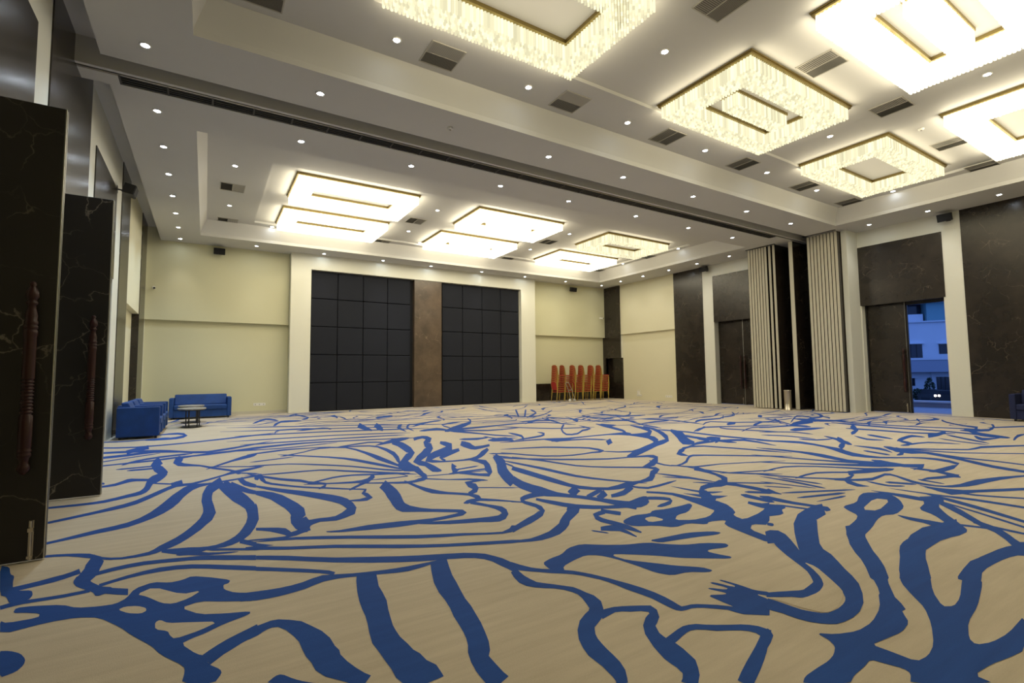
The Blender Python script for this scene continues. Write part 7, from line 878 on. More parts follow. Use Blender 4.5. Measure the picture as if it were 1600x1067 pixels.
('r',1,'4472,14912,4472,14904 4849,14877,4848,14849 5224,14810,5222,14751 5599,14736,5596,14639 5975,14664,5971,14561 6351,14615,6348,14543 6729,14614,6727,14575 7108,14662,7107,14630 7488,14714,7488,14706'),
('r',9,'8016,10048,8024,10048 7930,10232,7996,10235 7914,10419,7973,10422 7941,10609,7989,10611 7978,10799,8053,10803 8016,10989,8130,10995 8057,11180,8167,11185 8086,11369,8142,11372 8070,11557,8078,11557'),
('r',1,'9580,16899,9581,16891 9683,16978,9692,16920 9797,16982,9806,16932 9917,16954,9928,16892 10038,16921,10056,16814 10160,16887,10182,16750 10280,16854,10298,16747 10396,16852,10404,16805 10503,16903,10505,16895'),
('r',1,'13015,9899,13016,9891 13268,9975,13271,9946 13518,10078,13525,10013 13768,10173,13779,10083 14024,10229,14033,10151 14284,10241,14290,10194 14547,10229,14551,10196 14812,10206,14816,10171 15078,10169,15078,10161'),
('r',1,'2163,17556,2164,17548 2357,17644,2362,17572 2557,17644,2561,17584 2759,17606,2764,17537 2962,17563,2970,17442 3165,17518,3175,17356 3368,17471,3376,17339 3569,17452,3572,17394 3766,17494,3766,17486'),
('r',3,'-230,14931,-223,14927 -147,15023,-99,14997 -64,15115,0,15081 11,15212,56,15188 55,15326,86,15309 65,15457,108,15434 66,15593,128,15560 96,15715,145,15688 165,15814,172,15811'),
('r',0,'14106,7165,14110,7158 14253,7358,14281,7292 14447,7440,14471,7383 14673,7446,14696,7392 14912,7422,14952,7330 15153,7395,15209,7264 15385,7387,15434,7271 15595,7432,15618,7378 15767,7565,15770,7557'),
('r',3,'5487,10853,5488,10845 5771,10832,5773,10805 6058,10776,6063,10715 6346,10713,6353,10618 6632,10662,6639,10570 6916,10653,6920,10593 7194,10711,7197,10676 7469,10823,7471,10790 7743,10932,7744,10924'),
('r',3,'5161,17019,5162,17011 5397,17064,5399,17037 5628,17183,5631,17138 5854,17352,5861,17270 6082,17505,6090,17400 6316,17581,6323,17494 6557,17566,6560,17517 6803,17483,6805,17456 7052,17360,7052,17352'),
('r',6,'5970,15321,5975,15314 6093,15477,6115,15442 6187,15676,6241,15593 6278,15880,6362,15749 6401,16034,6483,15908 6567,16122,6619,16042 6761,16167,6790,16122 6966,16195,6994,16153 7186,16201,7190,16194'),
('r',5,'6566,10066,6568,10059 6718,10202,6729,10151 6860,10383,6886,10261 7008,10539,7042,10377 7173,10611,7201,10482 7355,10605,7371,10531 7546,10556,7558,10500 7741,10488,7755,10424 7942,10397,7943,10389'),
('r',0,'15395,4635,15396,4627 15496,4633,15497,4613 15601,4549,15603,4519 15709,4428,15712,4374 15816,4310,15819,4241 15920,4237,15924,4178 16021,4242,16023,4208 16117,4333,16118,4313 16210,4470,16210,4462'),
('r',5,'10766,8812,10766,8804 10961,8871,10963,8835 11159,8885,11161,8853 11360,8869,11361,8840 11560,8843,11563,8797 11761,8816,11765,8750 11962,8792,11965,8732 12161,8785,12163,8754 12359,8812,12359,8804'),
('r',1,'4733,12805,4732,12797 5020,12754,5013,12688 5311,12732,5305,12676 5608,12778,5601,12710 5911,12874,5898,12755 6212,12956,6196,12801 6505,12961,6492,12838 6790,12885,6784,12832 7070,12764,7069,12756'),
('r',8,'8080,9530,8082,9522 8285,9574,8301,9529 8489,9623,8505,9577 8685,9694,8696,9662 8868,9801,8881,9765 9044,9929,9064,9871 9225,10045,9248,9979 9419,10122,9433,10080 9625,10164,9628,10156'),
('r',5,'13137,11721,13141,11714 13378,11970,13403,11924 13600,12255,13656,12149 13836,12512,13908,12377 14113,12694,14169,12589 14426,12807,14458,12747 14759,12882,14785,12833 15101,12940,15132,12883 15453,12981,15457,12973'),
('r',7,'1095,15622,1094,15615 1398,15661,1390,15598 1694,15644,1686,15582 1985,15582,1980,15540 2274,15509,2267,15453 2563,15435,2552,15344 2852,15357,2840,15259 3141,15282,3134,15226 3434,15239,3433,15231'),
('r',5,'13007,5093,13007,5085 13203,5164,13204,5135 13398,5275,13400,5210 13593,5381,13596,5289 13790,5435,13792,5354 13988,5425,13989,5375 14188,5369,14189,5336 14388,5288,14389,5253 14589,5193,14589,5185'),
('r',4,'12075,16597,12082,16594 12199,16674,12237,16659 12343,16743,12424,16711 12481,16815,12579,16776 12581,16902,12654,16873 12609,17018,12652,17001 12561,17165,12600,17149 12481,17325,12527,17306 12441,17468,12449,17465'),
('r',7,'12128,6606,12123,6600 12367,6517,12346,6491 12618,6443,12575,6389 12851,6347,12802,6285 13049,6206,13013,6161 13216,6026,13194,5999 13365,5825,13343,5797 13507,5613,13482,5581 13646,5398,13641,5392'),
('r',2,'13931,7578,13930,7570 14260,7632,14256,7574 14583,7604,14579,7554 14901,7524,14898,7477 15218,7427,15212,7347 15535,7329,15526,7215 15853,7239,15845,7139 16173,7183,16169,7135 16498,7187,16498,7179'),
('r',5,'5202,13971,5200,13964 5489,13900,5481,13867 5773,13812,5756,13745 6056,13725,6027,13607 6337,13626,6303,13493 6616,13523,6591,13424 6900,13439,6887,13387 7193,13391,7185,13356 7487,13347,7486,13339'),
('r',6,'13620,6611,13625,6605 13880,6829,13899,6808 14154,7032,14195,6986 14432,7232,14500,7155 14712,7428,14784,7348 14984,7633,15035,7576 15234,7864,15261,7833 15456,8125,15477,8100 15677,8386,15682,8380'),
('r',9,'4325,14095,4324,14087 4478,14148,4472,14110 4635,14225,4622,14142 4788,14274,4772,14175 4931,14267,4920,14193 5067,14210,5061,14166 5200,14127,5193,14087 5330,14033,5323,13986 5458,13927,5457,13919'),
('r',2,'6077,11189,6080,11182 6200,11244,6212,11211 6350,11225,6367,11176 6509,11178,6541,11086 6669,11128,6713,11003 6822,11098,6862,10986 6957,11120,6979,11056 7064,11219,7075,11188 7154,11365,7157,11357'),
('r',0,'122,17120,119,17112 349,16991,342,16970 557,16802,544,16759 760,16596,739,16528 971,16414,949,16344 1202,16297,1186,16247 1460,16267,1451,16239 1741,16311,1734,16287 2027,16369,2024,16361'),
('r',6,'11496,8136,11499,8129 11630,8270,11654,8228 11791,8358,11811,8322 11965,8423,11985,8388 12141,8484,12175,8424 12318,8543,12365,8460 12495,8602,12537,8529 12666,8672,12686,8637 12820,8773,12824,8766'),
('r',6,'13990,4801,13993,4794 14243,4905,14257,4872 14527,4939,14552,4881 14821,4949,14869,4840 15116,4958,15176,4821 15398,4995,15447,4883 15652,5096,15678,5036 15870,5280,15884,5247 16070,5503,16074,5495'),
('r',7,'8408,13650,8405,13643 8700,13550,8679,13505 8974,13412,8954,13368 9249,13274,9215,13200 9525,13139,9470,13020 9796,12994,9737,12863 10062,12837,10022,12750 10335,12695,10318,12659 10619,12580,10616,12572'),
('r',0,'14334,9316,14341,9315 14326,9568,14376,9559 14351,9814,14405,9805 14407,10055,14444,10048 14474,10294,14510,10287 14539,10533,14597,10522 14607,10771,14678,10758 14679,11009,14726,11000 14739,11248,14747,11247'),
('r',10,'4017,14896,4014,14888 4406,14819,4396,14785 4779,14687,4769,14657 5142,14527,5130,14487 5503,14358,5482,14292 5864,14190,5839,14110 6229,14035,6210,13974 6604,13913,6595,13885 6992,13833,6990,13825'),
('r',9,'7423,9708,7423,9700 7715,9782,7708,9714 8001,9814,7993,9727 8282,9783,8276,9722 8558,9711,8554,9668 8833,9626,8827,9564 9108,9537,9099,9449 9382,9447,9375,9379 9659,9377,9658,9369'),
('r',6,'13848,12626,13842,12620 14154,12439,14127,12409 14409,12195,14386,12170 14630,11914,14605,11886 14838,11617,14796,11571 15046,11322,14991,11260 15268,11041,15222,10990 15521,10795,15500,10771 15816,10594,15810,10589'),
('r',4,'6723,17087,6726,17079 6798,17176,6822,17124 6898,17212,6919,17167 7006,17230,7030,17178 7114,17249,7155,17158 7223,17265,7277,17147 7335,17274,7379,17179 7441,17296,7461,17253 7532,17352,7535,17344'),
('r',6,'6521,14498,6524,14490 6819,14681,6828,14654 7141,14789,7149,14764 7484,14831,7491,14808 7838,14835,7849,14800 8194,14835,8210,14786 8542,14862,8556,14818 8872,14945,8879,14921 9180,15096,9182,15089'),
('r',9,'7158,12665,7159,12657 7319,12830,7327,12742 7484,12950,7495,12825 7657,12980,7666,12887 7837,12940,7842,12883 8019,12873,8025,12801 8201,12798,8211,12689 8384,12718,8393,12627 8566,12660,8566,12652'),
('r',8,'1950,13588,1951,13580 2107,13772,2113,13688 2267,13904,2276,13787 2436,13936,2443,13850 2611,13885,2615,13831 2789,13795,2795,13725 2969,13694,2977,13589 3148,13594,3155,13508 3324,13533,3325,13526'),
('r',3,'7917,8668,7914,8660 8206,8567,8182,8497 8494,8461,8454,8345 8776,8337,8742,8238 9060,8221,9040,8163 9357,8140,9339,8088 9662,8086,9635,8007 9962,8015,9936,7938 10246,7896,10243,7889'),
('r',3,'12992,6698,12993,6690 13153,6804,13166,6730 13313,6912,13338,6772 13482,6971,13507,6834 13661,6980,13676,6895 13842,6975,13853,6917 14022,6976,14036,6897 14204,6968,14219,6882 14390,6932,14392,6924'),
('r',4,'13971,8492,13971,8484 14094,8363,14093,8331 14217,8243,14216,8193 14340,8169,14340,8126 14464,8177,14464,8149 14589,8271,14589,8246 14715,8414,14714,8379 14840,8542,14840,8508 14964,8599,14964,8591'),
('r',5,'11707,17674,11703,17667 11890,17635,11864,17588 12034,17522,12010,17479 12161,17381,12124,17314 12286,17234,12224,17122 12410,17087,12339,16958 12541,16953,12491,16862 12697,16862,12676,16825 12882,16826,12878,16819'),
]
pat, gnd = MB(), MB()
for kind, level, data in CARPET:
    rows = [[int(v) / 1000.0 for v in q.split(',')] for q in data.split()]
    z = 0.001 + level * 0.00012
    if kind == 'r':
        vs = []
        for i, q in enumerate(rows): vs += [(q[0], q[1], z + i * 4e-6), (q[2], q[3], z + i * 4e-6)]
        pat.add(vs, [(2 * i, 2 * i + 1, 2 * i + 3, 2 * i + 2) for i in range(len(rows) - 1)])
    else:
        (pat if kind == 'b' else gnd).add([(q[0], q[1], z) for q in rows], [tuple(range(len(rows)))])
for name, mb, mat in (('carpet_line_pattern', pat, 'carpet_blue'), ('carpet_island', gnd, 'carpet_beige')):
    me = bpy.data.meshes.new(name); me.from_pydata(mb.v, [], mb.f); me.materials.append(MAT[mat])
    bm = bmesh.new(); bm.from_mesh(me); bmesh.ops.triangulate(bm, faces=bm.faces)
    for f in bm.faces:
        if f.normal.z < 0: f.normal_flip()
    bm.to_mesh(me); bm.free()
    tag(link(name, me, fl), 'winding blue lines woven into the carpet' if mat == 'carpet_blue' else 'beige islands inside the blue lines', kind='stuff')


# ---------------------------------------------------------------- ceiling
ceil = MB()
ceil.box(XL - 0.6, XR + 0.6, YN - 0.1, YB + 0.3, 6.0, TOP)
ceil = ceil.build('ceiling', 'ceiling_paint')
tag(ceil, 'pale grey ceiling with two long sunken coffers and a soffit around them', 'ceiling', kind='structure')
NC = (-0.24, 15.38, -0.3, 6.97)       # coffer openings x0,x1,y0,y1
FC = (-0.24, 15.34, 9.75, 17.0)
NT = (1.13, 14.95, 0.95, 5.86)        # chandelier trays
FT = (1.13, 14.95, 11.66, 16.55)
for (c, t, ya, yb) in ((NC, NT, YN, 8.0), (FC, FT, 8.78, 18.2)):
    m = MB()
    xa, xb = -1.27, XR
    m.box(xa, c[0], ya, yb, ZS, ZS + .09); m.box(c[1], xb, ya, yb, ZS, ZS + .09)
    m.box(c[0], c[1], ya, c[2], ZS, ZS + .09); m.box(c[0], c[1], c[3], yb, ZS, ZS + .09)
    m.build('soffit', 'ceiling_paint', ceil)
    k = .15; zl = ZS + .09                 # splayed coffer sides, leaning inwards above a short lip
    x0, x1, y0, y1 = c
    lo = [(x0, y0, zl), (x1, y0, zl), (x1, y1, zl), (x0, y1, zl)]
    hi = [(x0 + k, y0 + k, ZC), (x1 - k, y0 + k, ZC), (x1 - k, y1 - k, ZC), (x0 + k, y1 - k, ZC)]
    ou = [(x0 - .05, y0 - .05, ZC), (x1 + .05, y0 - .05, ZC), (x1 + .05, y1 + .05, ZC), (x0 - .05, y1 + .05, ZC)]
    for q in range(4):
        n_ = (q + 1) % 4
        MB().add([lo[q], lo[n_], hi[n_], hi[q], ou[q], ou[n_]], [(0, 1, 2, 3), (0, 4, 5, 1), (3, 2, 5, 4), (0, 3, 4), (1, 5, 2)]).build('coffer_side', 'ceiling_paint', ceil)
    m = MB()
    X0, X1, Y0, Y1 = x0 - .05, x1 + .05, y0 - .05, y1 + .05
    m.box(X0, t[0], Y0, Y1, ZC, 6.0); m.box(t[1], X1, Y0, Y1, ZC, 6.0)
    m.box(t[0], t[1], Y0, t[2], ZC, 6.0); m.box(t[0], t[1], t[3], Y1, ZC, 6.0)
    m.build('coffer_ceiling', 'ceiling_paint', ceil)
    MB().box(t[0], t[1], t[2], t[3], ZT, 6.0).build('chandelier_tray', 'ceiling_paint', ceil)
m = MB()                                    # lids of the shadow gaps
m.box(XL, -1.2, YN, 8.0, ZG, 5.99); m.box(XL, -1.2, 8.78, YB + .2, ZG, 5.99); m.box(-1.2, XR, 18.15, YB + .2, ZG, 5.99)
m.box(XL, XR, 8.0, 8.34, ZG, 5.99)
m.build('gap_lid', 'ceiling_paint', ceil)
MB().box(XL, XR, 8.34, 8.40, ZS, 5.99).build('track_bulkhead', 'ceiling_paint', ceil)
MB().box(XL, 15.9, 8.40, 8.425, ZS + .01, 5.99).box(XL, 15.9, 8.455, 8.48, ZS + .01, 5.99).build('track_rail', 'aluminium', ceil)
MB().box(XL, 15.9, 8.425, 8.455, ZS + .08, 5.99).build('track_slot', 'dark_gap', ceil)
m = MB(); m.box(XL, -1.15, 8.48, 8.78, ZS, 5.99); m.box(15.0, XR, 8.48, 8.78, ZS, 5.99)
m.box(-1.15, 15.0, 8.72, 8.78, ZS, 5.99); m.build('soffit', 'ceiling_paint', ceil)
MB().box(-1.15, 15.0, 8.48, 8.72, ZS + .012, 5.99).build('slot_back', 'slot_black', ceil)
slot_me = MB().box(0, .025, 8.48, 8.72, ZS + .002, ZS + .012).mesh('slot_divider', 'slot_grey')
slat_me = MB().box(-1.15, 15.0, -.006, .006, 0, .01).mesh('slot_blade', 'black_plastic')
for k in range(29):
    o = link('slot_divider', slot_me, ceil); o.location.x = -1.15 + k * 0.56
for k in range(3):
    o = link('slot_blade', slat_me, ceil); o.location = (0, 8.54 + k * .06, ZS + .002)

# ---------------------------------------------------------------- left wall
wl = MB()
wall_pieces(wl, YN - .1, 14.2, 0, TOP, [(4.56, 6.66, 0, 3.14), (10.15, 12.24, 0, 3.14)], XL, XL - .5)
wl.box(XL, XL - .5, 16.75, YB + .3, 0, TOP)
wl = wl.build('wall_left', 'white_paint')
tag(wl, 'long left wall with marble pilasters and doorways', 'wall', kind='structure')
MB().box(XL, XL - .5, 14.2, 16.75, 2.95, TOP).build('upper_wall_box', 'pale_cream_paint', wl)
MB().box(XL - .15, XL - .5, 14.2, 16.75, 0, 2.95).build('lower_wall', 'pale_cream_paint', wl)
def clad(parent, mat, x0, x1, y0, y1, z0, z1, name='marble_panel'):
    return MB().box(x0, x1, y0, y1, z0, z1).build(name, mat, parent)
cl = 0.015
for (ya, yb, za, zb) in ((4.5, 6.78, 3.14, 4.93), (7.33, 9.57, 0, ZG), (10.07, 12.24, 3.14, 4.95), (12.95, 14.2, 0, ZG), (16.75, 18.02, 0, ZG), (1.2, 3.9, 0, ZG)):
    clad(wl, 'brown_marble', XL, XL + cl, ya, yb, za, zb)
clad(wl, 'brown_marble', XL - .15, XL + cl, 16.735, 16.75, 0, 2.95)
m = MB().box(-3.4, -3.3, 3.6, 7.6, 0, 3.4).box(-3.3, XL - .5, 3.6, 3.7, 0, 3.4).box(-3.3, XL - .5, 7.5, 7.6, 0, 3.4).box(-3.3, XL - .5, 3.6, 7.6, 3.3, 3.4).box(-3.3, XL - .6, 3.6, 7.6, -.12, 0)
m.build('lobby_recess', 'white_paint', wl)

# ---------------------------------------------------------------- right wall
wr = MB()
wall_pieces(wr, YN - .1, 13.97, 0, TOP, [(5.04, 6.99, 0, 3.16), (10.05, 12.08, 0, 3.16)], XR, XR + .35)
wr.box(XR, XR + .35, 17.17, YB + .3, 1.95, TOP).box(XR, XR + .35, 18.35, YB + .3, 0, 1.95)
wr = wr.build('wall_right', 'white_paint')
tag(wr, 'long right wall with marble pilasters and tall doorways', 'wall', kind='structure')
MB().box(XR, XR + .35, 13.97, 17.17, 3.05, TOP).build('upper_wall_box', 'pale_cream_paint', wr)
MB().box(XR + .12, XR + .35, 13.97, 17.17, 0, 3.05).build('lower_wall', 'pale_cream_paint', wr)
for (ya, yb, za, zb) in ((0.9, 4.6, 0, ZS), (5.0, 7.04, 3.16, 4.93), (7.3, 9.6, 0, ZS), (10.0, 12.08, 3.16, 4.95), (12.55, 13.97, 0, ZS)):
    clad(wr, 'brown_marble', XR - cl, XR, ya, yb, za, zb)
m = MB().box(XR - .07, XR, 17.17, 18.36, 1.95, ZS).box(XR - .07, XR, 18.2, 18.36, 0, 1.95)
m.build('marble_panel', 'brown_marble', wr)
MB().box(XR + .3, XR + .35, 17.17, 18.35, 0, 1.95).build('niche_back', 'brown_marble', wr)

MB().box(XR + .31, XR + .35, 5.04, 6.99, 3.08, 3.16).box(XR + .31, XR + .35, 10.05, 12.08, 3.08, 3.16).box(XR + .31, XR + .35, 5.98, 6.06, 0, 3.1).box(XR + .31, XR + .35, 11.02, 11.12, 0, 3.1).build('door_stop', 'black_plastic', wr)
MB().box(XR - cl, XR + .3, 5.04, 6.99, 3.15, 3.16).box(XR - cl, XR + .3, 10.05, 12.08, 3.15, 3.16).build('door_head_shade', 'brown_marble', wr)  # dark lining painted in for the shade under the white opening heads
MB().box(16.08, XR, 7.02, 7.165, 0, ZS).build('pocket_pier', 'white_paint', wr)

# ---------------------------------------------------------------- back and near walls
wb = MB().box(XL - .5, 2.36, YB, YB + .3, 0, TOP).box(12.3, XR + .35, YB, YB + .3, 0, TOP).box(2.36, 12.3, 18.15, YB + .3, 0, TOP).build('wall_back', 'cream_paint')
tag(wb, 'far cream wall with a white framed block of padded panels', 'wall', kind='structure')
for (xa, xb) in ((XL, 2.36), (12.3, XR)):
    MB().box(xa, xb, 18.2, YB, 2.96, TOP - .02).build('upper_wall_box', 'cream_paint', wb)
m = MB().box(2.36, 3.0, 17.86, 18.2, 0, ZS + .09).box(11.57, 12.3, 17.86, 18.2, 0, ZS + .09).box(3.0, 11.57, 17.86, 18.2, 4.88, ZS + .09)
m.build('panel_frame', 'frame_white', wb)
clad(wb, 'pillar_marble', 6.73, 7.85, 17.9, 18.2, 0, 4.88)
for (xa, xb) in ((3.0, 6.73), (7.85, 11.57)):
    MB().box(xa, xb, 18.1, 18.16, 0, 4.88).build('panel_backing', 'dark_gap', wb)
pw, ph = 3.6 / 4, 4.88 / 5
pad_me = MB().box(-pw / 2 + .008, pw / 2 - .008, 18.02, 18.1, .008, ph - .008).mesh('padded_panel', 'navy_fabric', bevel=.03, seg=3)
for xa in (3.02, 7.93):
    for i in range(4):
        for j in range(5):
            o = link('padded_panel', pad_me, wb); o.location = (xa + pw * (i + .5), 0, ph * j)
clad(wb, 'brown_marble', 12.3, XR - .07, YB - .04, YB, 0, .77, 'dado_panel')
wn = MB().box(XL - .5, XR + .35, YN - .3, YN, 0, TOP).build('wall_near', 'cream_paint')
tag(wn, 'cream end wall behind the viewpoint', 'wall', kind='structure')
for k, (mb, w) in enumerate(((MB().box(XL, XL + .012, 9.57, 10.07, 0, .1), 'left'), (MB().box(XL + .0, 2.36, YB - .012, YB, 0, .09), 'back'))):
    tag(mb.build('baseboard_' + w, 'panel_edge'), 'low skirting along the ' + w + ' wall', 'baseboard', kind='structure')

# ---------------------------------------------------------------- doors
def handle_mesh():
    p = [(0.0, 1.27), (.013, 1.265), (.02, 1.25), (.014, 1.235), (.02, 1.225), (.032, 1.2), (.035, 1.17), (.026, 1.15), (.02, 1.14), (.03, 1.13), (.03, 1.12), (.02, 1.11),
         (.024, 1.08), (.033, 1.04), (.03, 1.01), (.036, 1.0), (.036, .985), (.03, .98), (.037, .97), (.037, .955), (.03, .95), (.037, .94), (.037, .92)]
    p += [(.033, .9), (.033, .64)]
    for k in range(11):
        z = .63 - k * .022; p += [(.033, z), (.033, z - .008), (.026, z - .012), (.026, z - .018)]
    p += [(.035, .38), (.035, .18), (.03, .17), (.036, .16), (.036, .15), (.03, .145), (.036, .135), (.036, .12), (.028, .11), (.022, .08), (.03, .06), (.034, .04), (.026, .02), (.014, .008), (0.001, 0)]
    m = MB().lathe(p[::-1], n=14, caps=False)
    m.tube([(0, .03, .36), (0, .075, .36)], .012); m.tube([(0, .03, .93), (0, .075, .93)], .012)
    return m.mesh('handle', 'handle_wood', smooth=True)
handle_me = handle_mesh()
ND = [0]
def leaf(loc, rz, width, height, label, hx=None, side=-1, bolt=False, mat='leaf_marble'):
    """door leaf: local x from hinge to free edge, front face towards local -y"""
    ND[0] += 1
    t = empty('door_%d' % ND[0], loc, rz)
    tag(t, label, 'door', kind='structure')
    MB().box(0, width - .006, 0, .045, .012, height).build('leaf_panel', mat, t, bevel=.003, seg=1)
    MB().box(width - .006, width, 0, .006, .012, height).box(width - .006, width, .039, .045, .012, height).build('edge_strip', 'aluminium', t)
    MB().box(width - .006, width - .002, .006, .039, .012, height).build('edge_core', 'black_plastic', t)
    if hx is not None:
        h = link('handle', handle_me, t); h.location = (hx, -.075 if side < 0 else .12, .58)
        if side > 0: h.rotation_euler = (0, 0, PI)
    if bolt:
        m = MB().tube([(0, -.012, .02), (0, -.012, .27)], .008); m.box(-.013, .013, -.004, 0, .02, .27); m.box(-.014, .014, -.026, 0, .2, .225); m.box(-.014, .014, -.022, 0, .03, .045)
        b = m.build('tower_bolt', 'brushed_steel', t); b.location.x = width - .07
    return t
leaf((-1.92, 4.51, 0), 0, 1.04, 3.1, 'dark marbled door leaf standing open, nearest the viewpoint, with long turned handle', 1.04 - .11, bolt=True)
leaf((-1.92, 6.61, 0), 0, 1.04, 3.1, 'dark marbled door leaf standing open just behind the nearest leaf', 1.04 - .11)
leaf((XL - .28, 12.24, 0), -PI / 2, 1.04, 3.12, 'closed marbled leaf in the second left doorway, its far leaf', .95)
leaf((XL - .325, 10.15, 0), PI / 2, 1.04, 3.12, 'closed marbled leaf in the second left doorway, its near leaf', .95, side=1)
leaf((XR + .26, 12.08, 0), -PI / 2, 1.01, 3.145, 'closed marbled leaf beside the white strip in the far right doorway', .93, bolt=True, mat='brown_marble')
leaf((XR + .305, 10.05, 0), PI / 2, 1.01, 3.145, 'closed marbled leaf half hidden by the folded partition', .93, side=1, mat='brown_marble')
leaf((XR + .26, 6.99, 0), -PI / 2, .97, 3.145, 'closed marbled leaf beside the doorway that shows the street', .9, bolt=True, mat='brown_marble')
leaf((XR + .30, 5.045, 0), 0.03, .97, 3.145, 'leaf swung outward at the right of the doorway that shows the street', .9, mat='brown_marble')
leaf((XR + .2, 18.33, 0), -PI / 2, 1.1, 1.93, 'low dark service door in the far right corner niche', None, mat='brown_marble')
for i, (a, b) in enumerate(((4.98, 5.04),)):
    tag(MB().box(XR + .2, XR + .35, 5.04, 5.075, 0, 3.16).box(XR + .2, XR + .35, 6.96, 6.99, 0, 3.16).build('trim_1', 'black_plastic'), 'thin black frame inside the open right doorway', 'door frame', kind='structure')

# ---------------------------------------------------------------- downlights
ring_me = MB().lathe([(.048, 0), (.062, -.004), (.066, 0), (.066, .012), (.048, .012)], n=20, caps=False).mesh('trim_ring', 'white_plastic', smooth=True)
lens_me = MB().lathe([(.0001, .003), (.03, .002), (.048, .006), (.048, .011), (.0001, .011)], n=20, caps=False).mesh('lens', 'downlight_lens', smooth=True)
def spot(name, w, size=105, blend=1.0, r=.045):
    d = bpy.data.lights.new(name, 'SPOT'); d.energy = w; d.color = SPOT_COL; d.spot_size = math.radians(size); d.spot_blend = blend; d.shadow_soft_size = r
    return d
spot_d = spot('downlight_beam', SPOT_W)
warm_d = spot('downlight_beam_neutral', WARM_W); warm_d.color = (1.0, 0.95, 0.88)
cool_d = spot('downlight_beam_cool', SPOT_W * 1.5); cool_d.color = (0.60, 0.79, 1.0)
back_d = spot('downlight_beam_narrow', WARM_W, 64); back_d.color = (1.0, 0.95, 0.88)
def downlight(x, y, z, label, group, beam=None):
    t = empty('downlight', (x, y, z)); tag(t, label, 'downlight', group)
    link('trim_ring', ring_me, t).location.z = -.008
    link('lens', lens_me, t).location.z = -.008
    o = link('beam', beam or spot_d, t); o.location.z = -.02
    return t
def nth(k): return ['first', 'second', 'third', 'fourth', 'fifth', 'sixth', 'seventh', 'eighth', 'ninth'][k]
YL = [6.05, 7.5, 9.31, 10.73, 12.16, 13.6, 15.02, 16.41, 17.75]
downlight(-.76, 5.95, ZS, 'left soffit downlight over the second open door leaf', 'soffit downlights')
for k, y in enumerate(YL[1:]): downlight(-.76, y, ZS, '%s downlight along the left wall soffit, counting from the viewpoint' % nth(k), 'soffit downlights', back_d if k > 6 else cool_d)
for k, x in enumerate([1.34, 5.53, 7.5, 9.78, 11.91, 14.0]): downlight(x, 7.5, ZS, '%s downlight from the left between near coffer and partition track' % nth(k), 'soffit downlights', warm_d)
for k, x in enumerate([1.34, 3.4, 5.48, 7.4, 9.68, 11.8, 13.88]): downlight(x, 9.25, ZS, '%s downlight from the left between partition track and far coffer' % nth(k), 'soffit downlights', warm_d)
for k, x in enumerate([1.28, 3.35, 5.4, 7.27, 9.48, 11.59, 13.8, 15.97]): downlight(x, 17.57, ZS, '%s downlight from the left along the back wall soffit' % nth(k), 'soffit downlights', back_d)
for k, y in enumerate([16.33, 14.97, 13.56, 12.2, 10.81]): downlight(16.0, y, ZS, '%s downlight from the far corner along the right soffit' % nth(k), 'soffit downlights', warm_d)
for k, y in enumerate([6.41, 5.05, 3.67]): downlight(16.1, y, ZS, '%s downlight on the right soffit of the near hall, from the partition stack' % nth(k), 'soffit downlights', warm_d)
for k, x in enumerate([2.14, 4.35, 6.57, 8.82, 11.07, 13.29]): downlight(x, 6.42, ZC, '%s downlight from the left in the vent row of the near coffer' % nth(k), 'coffer downlights')
for (x, y, z, s) in ((15.1, 5.43, ZC, 'downlight beside the farthest near hall chandelier, at the right coffer edge'), (5.63, 4.72, ZT, 'downlight between the largest and the second chandelier of the near hall'),
                     (10.57, 4.8, ZT, 'downlight between the two dim chandeliers on the right'), (10.53, 2.43, ZT, 'downlight between the two brilliant chandeliers on the right')):
    downlight(x, y, z, s, 'coffer downlights', back_d if x > 15 else None)
for k, (x, y) in enumerate(((.43, 12.25), (.43, 15.22), (1.64, 16.76), (15.0, 12.24), (15.0, 15.14))):
    downlight(x, y, ZC, 'downlight in the far coffer ' + ['left margin, above the nearer vent', 'left margin, between the two vents', 'back margin, below the leftmost chandelier', 'right margin, beside the dim chandelier', 'right margin, near the back corner'][k], 'coffer downlights', None if k < 2 else back_d)
for k, (x, y) in enumerate(((5.54, 12.92), (5.54, 15.3), (6.38, 16.45), (10.35, 12.92), (10.35, 15.3))):
    downlight(x, y, ZT, 'downlight in the far tray, ' + ['upper one between left and middle chandeliers', 'lower one between left and middle chandeliers', 'beside the left tip of the middle back chandelier', 'upper one between middle and right chandeliers', 'lower one between middle and right chandeliers'][k], 'coffer downlights')

# ceiling sensors
def sensor(x, y, z, label):
    t = empty('smoke_detector', (x, y, z)); tag(t, label, 'detector')
    MB().lathe([(.0001, -.035), (.03, -.035), (.045, -.02), (.05, -.01), (.05, 0), (.0001, 0)], n=16, caps=False).build('housing', 'white_plastic', t, smooth=True)
    MB().lathe([(.0001, -.042), (.018, -.04), (.02, -.034), (.0001, -.034)], n=10, caps=False).build('sensor_cap', 'vent_dark', t)
sensor(3.43, 7.45, ZS, 'small white detector in the soffit row beside the partition track')
sensor(11.8, 3.72, ZT, 'small detector on the ceiling between two right hand vents')

